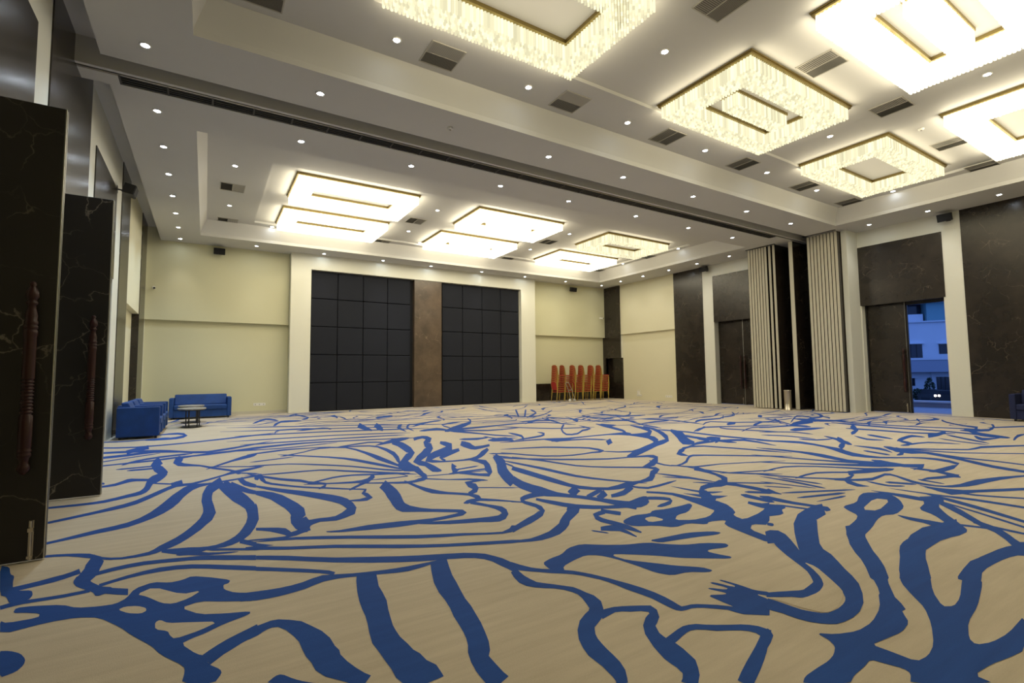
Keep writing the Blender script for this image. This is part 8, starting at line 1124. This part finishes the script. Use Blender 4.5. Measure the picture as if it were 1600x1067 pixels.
# ---------------------------------------------------------------- ceiling vents
def vent_parts():
    w = .265
    fr = MB().box(-w, w, -w, -w + .018, -.012, 0).box(-w, w, w - .018, w, -.012, 0).box(-w, -w + .018, -w, w, -.012, 0).box(w - .018, w, -w, w, -.012, 0).box(-.006, .006, -w, w, -.012, 0)
    bk = MB().box(-w, w, -w, w, -.002, 0)
    a, b = MB(), MB()
    n = 19
    for k in range(n):
        y = -w + .03 + k * (2 * w - .06) / (n - 1)
        a.add([(-w, y - .011, -.011), (0, y - .011, -.011), (0, y + .007, -.003), (-w, y + .007, -.003)], [(0, 1, 2, 3)])
    for k in range(10):
        x = .02 + k * (w - .04) / 9
        b.add([(x - .012, -w, -.011), (x - .012, w, -.011), (x + .006, w, -.003), (x + .006, -w, -.003)], [(0, 1, 2, 3)])
    return fr.mesh('vent_frame', 'vent_metal'), bk.mesh('vent_back', 'vent_dark'), a.mesh('louvre', 'vent_metal'), b.mesh('louvre', 'vent_metal')
VF, VB, VA, VC = vent_parts()
def vent(x, y, z, label, rz=0):
    t = empty('ceiling_vent', (x, y, z), rz); tag(t, label, 'air vent', 'square ceiling vents')
    link('vent_frame', VF, t); link('vent_back', VB, t)
    for me in (VA, VC): tag(link('louvre', me, t), kind='stuff')
for k, x in enumerate([.45, 2.83, 5.2, 7.66, 10.13, 12.7, 15.0]): vent(x, 6.42, ZC, '%s square vent from the left along the near coffer edge' % nth(k), PI / 2 if k < 3 else 0)
for k, (x, z) in enumerate(((5.5, ZT), (7.95, ZT), (10.35, ZT), (13.1, ZT), (15.05, ZC))): vent(x, 3.67, z, '%s square vent from the left between the near hall chandelier rows' % nth(k))
for k, (x, y, z) in enumerate(((.44, 13.7, ZC), (.44, 16.75, ZC), (5.35, 14.15, ZT), (5.1, 16.78, ZC), (10.3, 14.08, ZT), (10.2, 16.8, ZC), (15.03, 13.72, ZC), (15.0, 16.7, ZC))):
    vent(x, y, z, 'square vent in the far coffer ' + ['at its left margin, the nearer of two', 'at its left margin, in the back corner', 'between left and middle chandelier pairs', 'at the back between left and middle chandeliers', 'between middle and right chandelier pairs', 'at the back between middle and right chandeliers', 'beside the dim chandelier on the right', 'in the back right corner'][k])

# ---------------------------------------------------------------- chandeliers
LX, LY = 2.95, 1.72
def rods(mb, x0, x1, y0, y1, hole, pitch, z0, z1):
    nx = int((x1 - x0) / pitch); ny = int((y1 - y0) / pitch)
    for i in range(nx + 1):
        for j in range(ny + 1):
            x = x0 + (x1 - x0) * i / nx; y = y0 + (y1 - y0) * j / ny
            if hole and hole[0] < x < hole[1] and hole[2] < y < hole[3]: continue
            dz = random.uniform(-.006, .006)
            mb.rod(x, y, pitch * .40, z0 + dz, z1)
def ringframe(mb, x0, x1, y0, y1, w, z0, z1):
    mb.box(x0, x1, y0, y0 + w, z0, z1); mb.box(x0, x1, y1 - w, y1, z0, z1); mb.box(x0, x0 + w, y0 + w, y1 - w, z0, z1); mb.box(x1 - w, x1, y0 + w, y1 - w, z0, z1)
def chandelier_meshes(bar):
    hx, hy = LX / 2, LY / 2
    g = MB(); rw = .42
    ringframe(g, -hx - .02, hx + .02, -hy - .02, hy + .02, .05, -.055, 0)
    ringframe(g, -hx - .035, hx + .035, -hy - .035, hy + .035, .03, -.02, 0)
    ringframe(g, -hx + rw - .03, hx - rw + .03, -hy + rw - .03, hy - rw + .03, .045, -.055, 0)
    p = MB(); ringframe(p, -hx, hx, -hy, hy, rw, -.03, -.005)
    c = MB(); rods(c, -hx + .03, hx - .03, -hy + .03, hy - .03, (-hx + rw, hx - rw, -hy + rw, hy - rw), .05, -.25, -.03)
    out = [('gold_frame', g.mesh('gold_frame', 'gold_metal')), ('base_plate', p.mesh('base_plate', 'gold_metal')), ('crystal_rods', c)]
    if bar:
        b = MB(); ringframe(b, -.76, .76, -.16, .16, .04, -.05, 0); b.box(-.74, .74, -.14, .14, -.03, -.005)
        r = MB(); rods(r, -.73, .73, -.13, .13, None, .05, -.25, -.03)
        out += [('gold_frame', b.mesh('gold_frame', 'gold_metal')), ('crystal_rods', r)]
    return out
CM = {}
for bar in (False, True):
    for hot in (False, True):
        L = chandelier_meshes(bar)
        CM[bar, hot] = [(n, (m.mesh(n, 'crystal_hot' if hot else 'crystal_dim') if n == 'crystal_rods' else m)) for n, m in L]
def chandelier(x, y, bar, hot, label):
    t = empty('crystal_chandelier', (x, y, ZT)); tag(t, label, 'chandelier', 'rectangular crystal chandeliers')
    for n, me in CM[bar, hot]:
        o = link(n, me, t)
        if n == 'crystal_rods': tag(o, kind='stuff')
    d = bpy.data.lights.new('chandelier_lamp', 'AREA'); d.shape = 'RECTANGLE'; d.size = LX; d.size_y = LY; d.energy = CH_W[hot]; d.color = CH_COL
    link('lamp', d, t).location.z = -.27
    d = bpy.data.lights.new('inner_glow', 'AREA'); d.shape = 'RECTANGLE'; d.size = LX - .95; d.size_y = LY - .95; d.energy = 7.0 if hot else 4.0; d.color = CH_COL
    o = link('inner_glow', d, t); o.location.z = -.2; o.rotation_euler = (PI, 0, 0)
    for (x, y, rz, L) in ((0, -LY / 2 - .05, 0, LX), (0, LY / 2 + .05, PI, LX), (-LX / 2 - .05, 0, -PI / 2, LY), (LX / 2 + .05, 0, PI / 2, LY)):
        d = bpy.data.lights.new('side_lamp', 'AREA'); d.shape = 'RECTANGLE'; d.size = L; d.size_y = .18; d.energy = CH_SIDE[hot] * L / LX; d.color = CH_COL
        o = link('side_lamp', d, t); o.location = (x, y, -.15); o.rotation_euler = (-PI / 2, 0, rz)
X3 = (3.17, 8.1, 12.88)
chandelier(3.17, 4.84, False, False, 'large hollow crystal ring chandelier cut by the top edge, softly lit')
chandelier(8.17, 4.9, True, False, 'softly lit crystal chandelier with a crystal bar inside its ring')
chandelier(12.9, 5.0, False, False, 'softly lit hollow ring chandelier nearest the right partition stack')
chandelier(3.17, 2.25, False, False, 'crystal ring chandelier overhead outside the picture')
chandelier(8.17, 2.3, True, True, 'brilliant white chandelier with inner bar, cut by the top right edge')
chandelier(12.92, 2.43, False, True, 'brilliant white hollow chandelier cut by the right edge')
chandelier(3.18, 12.9, False, True, 'brilliant left chandelier of the far hall, the nearer of its pair')
chandelier(3.2, 15.55, False, True, 'brilliant left chandelier of the far hall, close to the back wall')
chandelier(7.92, 12.88, True, True, 'brilliant middle chandelier of the far hall, the nearer of its pair')
chandelier(7.91, 15.53, True, True, 'brilliant middle chandelier of the far hall, close to the back wall')
chandelier(12.82, 12.94, False, False, 'dim crystal ring chandelier of the far hall, far right')
chandelier(12.8, 15.58, False, True, 'brilliant right chandelier of the far hall, close to the back wall')

# ---------------------------------------------------------------- folded partition
def partition(ys, label, x0=15.78, x1=16.7):
    t = empty('partition_stack', (0, ys[0], 0)); tag(t, label, 'partition', 'folded sliding partitions')
    for y in ys:
        p = MB().box(x0 + .012, x1, -.036, .036, .02, ZS - .02).build('partition_panel', 'brown_marble', t); p.location.y = y - ys[0]
        e = MB().box(x0, x0 + .012, -.036, -.012, .02, ZS - .02).box(x0, x0 + .012, .012, .036, .02, ZS - .02).box(x0 + .006, x0 + .012, -.012, .012, .02, ZS - .02).build('edge_trim', 'panel_edge', p)
        g = MB().box(x0 + .02, x1, .0361, .058, .02, ZS - .03).build('seal', 'dark_gap', p)
    return t
partition([9.06, 9.2] + [9.34 + .098 * k for k in range(7)], 'left bundle of folded partition panels with beige edges')
partition([7.22 + .098 * k for k in range(9)], 'right bundle of folded partition panels with beige edges', x0=15.88)
t = empty('partition_post', (15.86, 8.55, 0)); tag(t, 'single beige edged panel standing between the two folded bundles', 'partition')
MB().box(.02, .88, -.05, .05, .02, ZS - .02).build('panel_face', 'brown_marble', t)
MB().box(0, .02, -.06, .06, .02, ZS - .02).build('edge_trim', 'panel_edge', t)
for y0, y1, lab in ((7.16, 8.1, 'track in the ceiling over the right folded bundle'), (9.0, 10.02, 'track in the ceiling over the left folded bundle')):
    tag(MB().box(15.74, 15.8, y0, y1, ZS - .012, ZS).build('ceiling_track', 'black_metal'), lab, 'track')
t = empty('waste_bin', (15.62, 8.72, 0)); tag(t, 'brushed steel cylinder bin at the foot of the partition post', 'bin')
MB().lathe([(.105, 0), (.105, .02), (.1, .025), (.1, .6), (.106, .605), (.106, .625), (.095, .63)], n=24, caps=False).build('body', 'brushed_steel', t, smooth=True)
MB().lathe([(.095, .6), (.0001, .6)], n=24, caps=False).build('inner_lid', 'dark_gap', t)

# ---------------------------------------------------------------- speakers, cameras, sockets
def speaker(loc, rz, label, tilt=.25):
    t = empty('wall_speaker', loc, rz); tag(t, label, 'speaker', 'black wall speakers')
    b = MB().prism([(-.16, 0), (.16, 0), (.12, .2), (-.12, .2)], 'z', -.1, .1).build('cabinet', 'black_plastic', t, bevel=.008, seg=1)
    g = MB().box(-.15, .15, -.008, 0, -.09, .09).build('grille', 'dark_gap', t)
    for o in (b, g): o.rotation_euler.x = tilt
    MB().tube([(0, .15, .0), (0, .3, .02)], .015).box(-.05, .05, .29, .3, -.05, .08).build('bracket', 'black_metal', t)
speaker((.27, 17.94, 5.18), 0, 'black speaker on the cream wall at the far left')
speaker((14.6, 17.94, 5.14), 0, 'black speaker above the stacked chairs')
speaker((16.45, 12.3, 5.24), PI / 2 * -1, 'black speaker beside the far right dark pillar')
speaker((16.45, 4.83, 5.22), -PI / 2, 'black speaker above the white strip right of the open door')
speaker((-1.3, 12.3, 4.95), PI / 2, 'black speaker high on the left wall')
def cctv(loc, rz, label):
    t = empty('security_camera', loc, rz); tag(t, label, 'camera', 'security cameras')
    MB().lathe([(.05, 0), (.05, .01), (.03, .02)], n=12).build('mount', 'white_plastic', t, smooth=True).rotation_euler.x = PI / 2
    MB().tube([(0, -.02, 0), (0, -.07, -.01)], .015).tube([(0, -.06, -.02), (.03, -.19, -.035)], .035, 10).build('barrel', 'white_plastic', t)
    MB().tube([(.029, -.185, -.034), (.031, -.2, -.036)], .03, 10).build('lens_cap', 'black_plastic', t)
cctv((-1.4, 18.2, 3.92), 0, 'small white security camera on the far left cream wall')
cctv((16.4, 18.2, 3.92), 0, 'small white security camera beside the corner dark pillar')
def socket(loc, rz, w, label, n=3, dev=False):
    t = empty('wall_socket', loc, rz); tag(t, label, 'socket')
    MB().box(-w / 2, w / 2, -.012, 0, -.045, .045).build('face_plate', 'white_plastic', t, bevel=.004, seg=1)
    for k in range(n): MB().box(-w / 2 + w * (k + .5) / n - .012, -w / 2 + w * (k + .5) / n + .012, -.016, -.012, -.02, .02).build('switch', 'vent_metal', t)
    if dev: MB().box(-.06, .06, -.07, -.012, .02, .2).tube([(-.03, -.04, .2), (-.03, -.04, .27)], .006).tube([(.03, -.04, .2), (.03, -.04, .27)], .006).build('router', 'white_plastic', t)
socket((1.54, YB, .3), 0, .36, 'long white socket plate low on the far left cream wall')
socket((XR + .12, 16.2, .2), -PI / 2, .3, 'white wireless box plugged low on the right cream wall', dev=True)
socket((XR + .12, 14.5, .2), -PI / 2, .36, 'long white socket plate low on the right cream wall')

# ---------------------------------------------------------------- sofas
def sofa(loc, rz, width, label, cat, group, seats=1, cushions=None, mat='blue_velvet', depth=.69, arm_h=.63, back_h=.72):
    """front towards local -y, x centred, base at y=0 front"""
    t = empty('sofa' if seats > 1 else 'armchair', loc, rz); tag(t, label, cat, group)
    a = .11; w = width / 2
    MB().box(-w + a, w - a, .02, depth, .05, .26).build('base', mat, t, bevel=.012)
    for s in (-1, 1):
        MB().box(s * w, s * (w - a), 0, depth, .05, arm_h).build('armrest', mat, t, bevel=.02)
    MB().box(-w + a, w - a, depth - .2, depth, .26, back_h - .06).build('back_frame', mat, t, bevel=.02)
    cn = cushions or seats
    sw = (width - 2 * a) / cn
    for k in range(cn):
        x0 = -w + a + sw * k
        MB().box(x0 + .004, x0 + sw - .004, -.015, depth - .2, .26, .40).build('seat_cushion', mat, t, bevel=.035, seg=3, smooth=False)
        MB().prism([(depth - .3, .40), (depth - .14, .40), (depth - .05, back_h), (depth - .17, back_h)], 'x', x0 + .004, x0 + sw - .004).build('back_cushion', mat, t, bevel=.03, seg=3)
    for sx in (-1, 1):
        for y in (.06, depth - .06): MB().box(sx * (w - .08) - .02, sx * (w - .08) + .02, y - .02, y + .02, 0, .05).build('foot', 'black_metal', t)
    return t
for k in range(3):
    sofa((-.76, 12.22 + .435 + k * .875, 0), PI / 2, .865, 'blue velvet armchair by the left wall, ' + ['nearest of three', 'middle of three', 'farthest of three'][k], 'armchair', 'blue armchairs in a row')
sofa((-.09, 17.22, 0), 0, 1.56, 'long blue velvet sofa against the far cream wall', 'sofa', None, seats=2, cushions=1, arm_h=.61, back_h=.70, depth=.72)
sofa((16.02, 2.93, 0), -PI / 2, 1.66, 'navy sofa at the right edge before the dark wall', 'sofa', None, seats=2, mat='navy_velvet')
def oval(rx, ry, n=28): return [(rx * math.cos(2 * PI * k / n), ry * math.sin(2 * PI * k / n)) for k in range(n)]
def coffee_table(loc, label, h):
    t = empty('coffee_table', loc); tag(t, label, 'table', 'oval coffee tables')
    MB().prism(oval(.3, .42), 'z', h - .025, h).build('table_top', 'table_stone', t)
    MB().prism(oval(.27, .38), 'z', h - .05, h - .025).build('top_rim', 'black_metal', t)
    MB().prism(oval(.22, .33), 'z', .0, .02).build('base_plate', 'black_metal', t)
    for (x, y) in ((-.12, .1), (-.05, -.2), (.16, .12), (.12, -.18)): MB().tube([(x, y, .02), (x, y, h - .05)], .012).build('leg', 'black_metal', t)
coffee_table((-.26, 14.45, 0), 'oval stone top coffee table nearest the armchairs', .46)
coffee_table((-.30, 15.9, 0), 'second oval stone top coffee table before the long sofa', .46)

# ---------------------------------------------------------------- stacked chairs
def chair_parts():
    P = []
    P.append(('seat', MB().box(-.19, .19, -.005, .39, .405, .443).mesh('seat', 'red_velvet', bevel=.014, seg=2)))
    pts = [(-.17, .52), (.17, .52), (.185, .74), (.16, .83), (.09, .875), (0, .885), (-.09, .875), (-.16, .83), (-.185, .74)]
    b = MB().prism(pts, 'y', -.008, .012)
    me = b.mesh('backrest', 'red_velvet', bevel=.005, seg=1)
    me.transform(Matrix.Translation((0, .40, 0)) @ Matrix.Translation((0, 0, .45)) @ Matrix.Rotation(-.20, 4, 'X') @ Matrix.Translation((0, 0, -.45)))
    P.append(('backrest', me))
    for s in (-1, 1):
        P.append(('leg', MB().tube([(s * .19, .0, 0), (s * .18, .015, .41)], .0125, 6).mesh('leg', 'chair_gold')))
        P.append(('leg', MB().tube([(s * .19, .47, 0), (s * .185, .40, .45)], .0125, 6).mesh('leg', 'chair_gold')))
    arc = [(s[0] * 1.04, .0, .45 + (s[1] - .45) * 1.01) for s in [(.18, .45), (.185, .60), (.19, .74), (.165, .835), (.095, .885), (0, .897), (-.095, .885), (-.165, .835), (-.19, .74), (-.185, .60), (-.18, .45)]]
    me = MB().tube(arc, .0095, 6).mesh('back_frame', 'chair_gold')
    me.transform(Matrix.Translation((0, .40, 0)) @ Matrix.Translation((0, 0, .45)) @ Matrix.Rotation(-.20, 4, 'X') @ Matrix.Translation((0, 0, -.45)))
    P.append(('back_frame', me))
    f = MB().box(-.19, .19, -.01, .006, .393, .405).box(-.19, -.175, 0, .39, .393, .405).box(.175, .19, 0, .39, .393, .405)
    P.append(('seat_rail', f.mesh('seat_rail', 'chair_gold')))
    return P
CP = chair_parts()
stack_words = ['leftmost chair stack', 'second chair stack from the left', 'third chair stack from the left', 'fourth chair stack from the left', 'fifth chair stack from the left', 'rightmost chair stack']
for si, (x, y, n, rz) in enumerate(((13.42, 17.46, 10, .03), (13.93, 17.55, 10, -.05), (14.42, 17.46, 10, .02), (14.92, 17.46, 10, -.02), (15.46, 17.44, 10, .03), (15.96, 17.44, 10, -.02))):
    for k in range(n):
        t = empty('banquet_chair', (x + k * .006, y + random.uniform(-.006, .006), k * .079), PI / 2 + rz + random.uniform(-.01, .01))
        pos = 'bottom chair' if k == 0 else 'top chair' if k == n - 1 else '%s chair up' % nth(k)
        tag(t, 'red chair with gold frame, %s of the %s' % (pos, stack_words[si]), 'chair', 'stacked banquet chairs')
        for name, me in CP: link(name, me, t)
t = empty('chair_trolley', (13.62, 17.0, 0), .25); tag(t, 'leaning metal chair trolley with small wheels before the chair stacks', 'trolley')
for s in (-1, 1):
    MB().tube([(s * .13 + .03, .0, .12), (s * .13 - .02, .1, .5), (s * .11 - .1, .2, .82)], .014, 8).build('rail', 'aluminium', t)
    MB().lathe([(.02, -.015), (.055, -.018), (.06, 0), (.055, .018), (.02, .015)], n=14).build('wheel', 'white_plastic', t).matrix_local = Matrix.Translation((s * .16 + .03, .04, .062)) @ Matrix.Rotation(PI / 2, 4, 'Y')
MB().tube([(-.13, .03, .12), (.19, .03, .12)], .012).tube([(-.13, .12, .5), (.1, .12, .5)], .012).tube([(-.21, .2, .82), (.01, .2, .82)], .014).build('cross_bar', 'aluminium', t)
MB().box(-.12, .17, -.16, .03, .03, .04).build('toe_plate', 'aluminium', t)

# ---------------------------------------------------------------- outside the open door
tag(MB().box(XR + .35, 21.0, 2.0, 12.0, -.14, -.02).build('terrace', 'terrace_tile'), 'blue grey terrace outside the open door', 'terrace', kind='structure')
pt = empty('terrace_parapet', (20.6, 7.2, 0)); tag(pt, 'low blue grey parapet across the open doorway', 'parapet')
MB().box(-.08, .08, -4, 4, -.1, .13).build('wall_body', 'facade_grey', pt)
MB().box(-.14, .14, -4, 4, .13, .19).build('coping', 'facade_white', pt)
tag(MB().box(21.0, 110, -40, 70, -2.1, -1.9).build('street', 'asphalt'), 'dark street below the terrace', 'street', kind='structure')
# the facade runs along (-0.61, 0.79); local x along it to the viewer's right, local y into the house
fa = math.atan2(-.79, .61)
bd = empty('apartment_house', (61.94, 20.56, -1.9), fa); tag(bd, 'white two storey house with balcony band seen through the open door', 'building')
def hb(name, mat, parent, x0, x1, y0, y1, z0, z1): return MB().box(x0, x1, y0, y1, z0, z1).build(name, mat, parent)
hb('ground_floor_wall', 'facade_white', bd, -14, 12, 0, 8, 0, 3.0)
hb('upper_floor_wall', 'facade_white', bd, -14, 12, 0, 8, 4.2, 8.05)
hb('floor_slab', 'facade_white', bd, -14, 12, .1, 8, 2.9, 4.25)
hb('balcony_band', 'facade_grey', bd, -14, 12, -1.1, -.95, 2.95, 4.15)
hb('balcony_floor', 'facade_grey', bd, -14, 12, -.95, .1, 2.95, 3.1)
hb('band_coping', 'facade_white', bd, -14, 12, -1.15, -.9, 4.15, 4.25)
hb('cornice', 'facade_white', bd, -14, 12, -.18, .2, 8.0, 8.14)
hb('roof_terrace_wall', 'facade_white', bd, -14, .72, 1.6, 1.8, 8.05, 9.0)
hb('penthouse_recess', 'window_glass', bd, -14, .8, 2.4, 7, 8.05, 10.1)
hb('penthouse_roof', 'facade_grey', bd, -14.5, 12.5, .8, 8, 10.1, 10.5)
hb('teal_cladding', 'facade_teal', bd, .9, 12, 1.2, 7, 8.05, 10.1)
def house_window(x0, x1, z0, z1, panes):
    f = hb('window', 'window_glass', bd, x0, x1, -.02, .02, z0, z1)
    n = panes
    for k in range(n):
        a = x0 + (x1 - x0) * k / n; b = x0 + (x1 - x0) * (k + 1) / n
        hb('pane', 'window_glass', f, a + .04, b - .04, -.035, -.02, z0 + .05, z1 - .05)
        hb('mullion', 'black_metal', f, a - .02, a + .02, -.05, -.02, z0, z1)
    hb('lintel', 'facade_white', f, x0 - .1, x1 + .15, -.3, 0, z1, z1 + .1)
house_window(-1.55, -.08, 4.4, 5.8, 3)
house_window(1.31, 2.6, 4.75, 5.75, 2)
house_window(-5.5, -4.0, 4.4, 5.8, 3)
house_window(5.2, 6.7, 4.4, 5.8, 3)
house_window(-1.75, -.86, 1.55, 2.35, 2)
d_ = hb('entrance_door', 'window_glass', bd, .92, 2.4, -.03, .03, 0, 2.45)
for x in (.92, 1.25, 1.6, 2.0): hb('door_post', 'black_metal', d_, x, x + .07, -.07, -.03, 0, 2.45)
hb('corner_pipe', 'facade_white', bd, .5, .62, -.12, 0, 0, 3.0)
def shrub(x, y, z0, h, r, label, n=260):
    t = empty('garden_shrub', (0, 0, 0)); t.parent = None
    base = bd.matrix_basis @ Vector((x, y, z0))
    t.location = base; tag(t, label, 'shrub', 'shrubs before the house')
    m = MB()
    for k in range(n):
        a = random.uniform(0, 2 * PI); u = random.uniform(-1, 1); q = random.uniform(.45, 1) ** .5
        c = Vector((r * q * math.cos(a) * math.sqrt(1 - u * u), r * q * math.sin(a) * math.sqrt(1 - u * u), h * .55 + h * .45 * u * q))
        d1 = Vector((random.uniform(-1, 1), random.uniform(-1, 1), random.uniform(-1, 1))).normalized() * .13
        d2 = Vector((random.uniform(-1, 1), random.uniform(-1, 1), random.uniform(-1, 1))).normalized() * .06
        m.add([c - d1, c + d2, c + d1, c - d2], [(0, 1, 2, 3)])
    tag(m.build('foliage', 'leaf_green', t), kind='stuff')
    MB().tube([(0, 0, 0), (.03, 0, h * .5), (-.02, .02, h * .8)], [.05, .04, .02], 6).build('stem', 'leaf_green', t)
bpy.context.view_layer.update()
shrub(-.3, -1.75, 0, 2.4, .42, 'tall rounded dark shrub before the house wall', 420)
shrub(-1.3, -1.8, 0, 1.35, .5, 'low spreading dark shrub at the left of the house view', 380)
shrub(.6, -1.75, 0, 1.15, .4, 'low dark shrub beside the house door', 300)
shrub(1.5, -1.7, 0, 1.0, .35, 'small dark shrub in front of the house door', 200)
# parked car on the street with its head lamps on
cp = bd.matrix_basis @ Vector((-.75, -6.2, 0))
car = empty('parked_car', cp, fa + PI / 2 * 0); tag(car, 'dark parked car with lit head lamps below the shrubs', 'car')
prof = [(-.85, .25), (.85, .25), (.88, .6), (.8, .85), (.62, .92), (.5, 1.3), (-.5, 1.3), (-.62, .92), (-.8, .85), (-.88, .6)]
MB().prism(prof, 'y', 0.0, 3.6).build('body', 'black_plastic', car, bevel=.05, seg=2)
MB().prism([(-.5, .95), (.5, .95), (.42, 1.25), (-.42, 1.25)], 'y', -.02, .0).build('windscreen', 'window_glass', car)
for s in (-1, 1):
    MB().lathe([(.0001, 0), (.09, .01), (.1, .04)], n=12, caps=False).build('head_lamp', 'headlamp_glow', car).matrix_local = Matrix.Translation((s * .14 - .62, -.05, .82)) @ Matrix.Rotation(-PI / 2, 4, 'X')
    for y in (.6, 2.9): MB().lathe([(.1, -.1), (.3, -.1), (.32, 0), (.3, .1), (.1, .1)], n=16).build('wheel', 'black_metal', car).matrix_local = Matrix.Translation((s * .78, y, .32)) @ Matrix.Rotation(PI / 2, 4, 'Y')
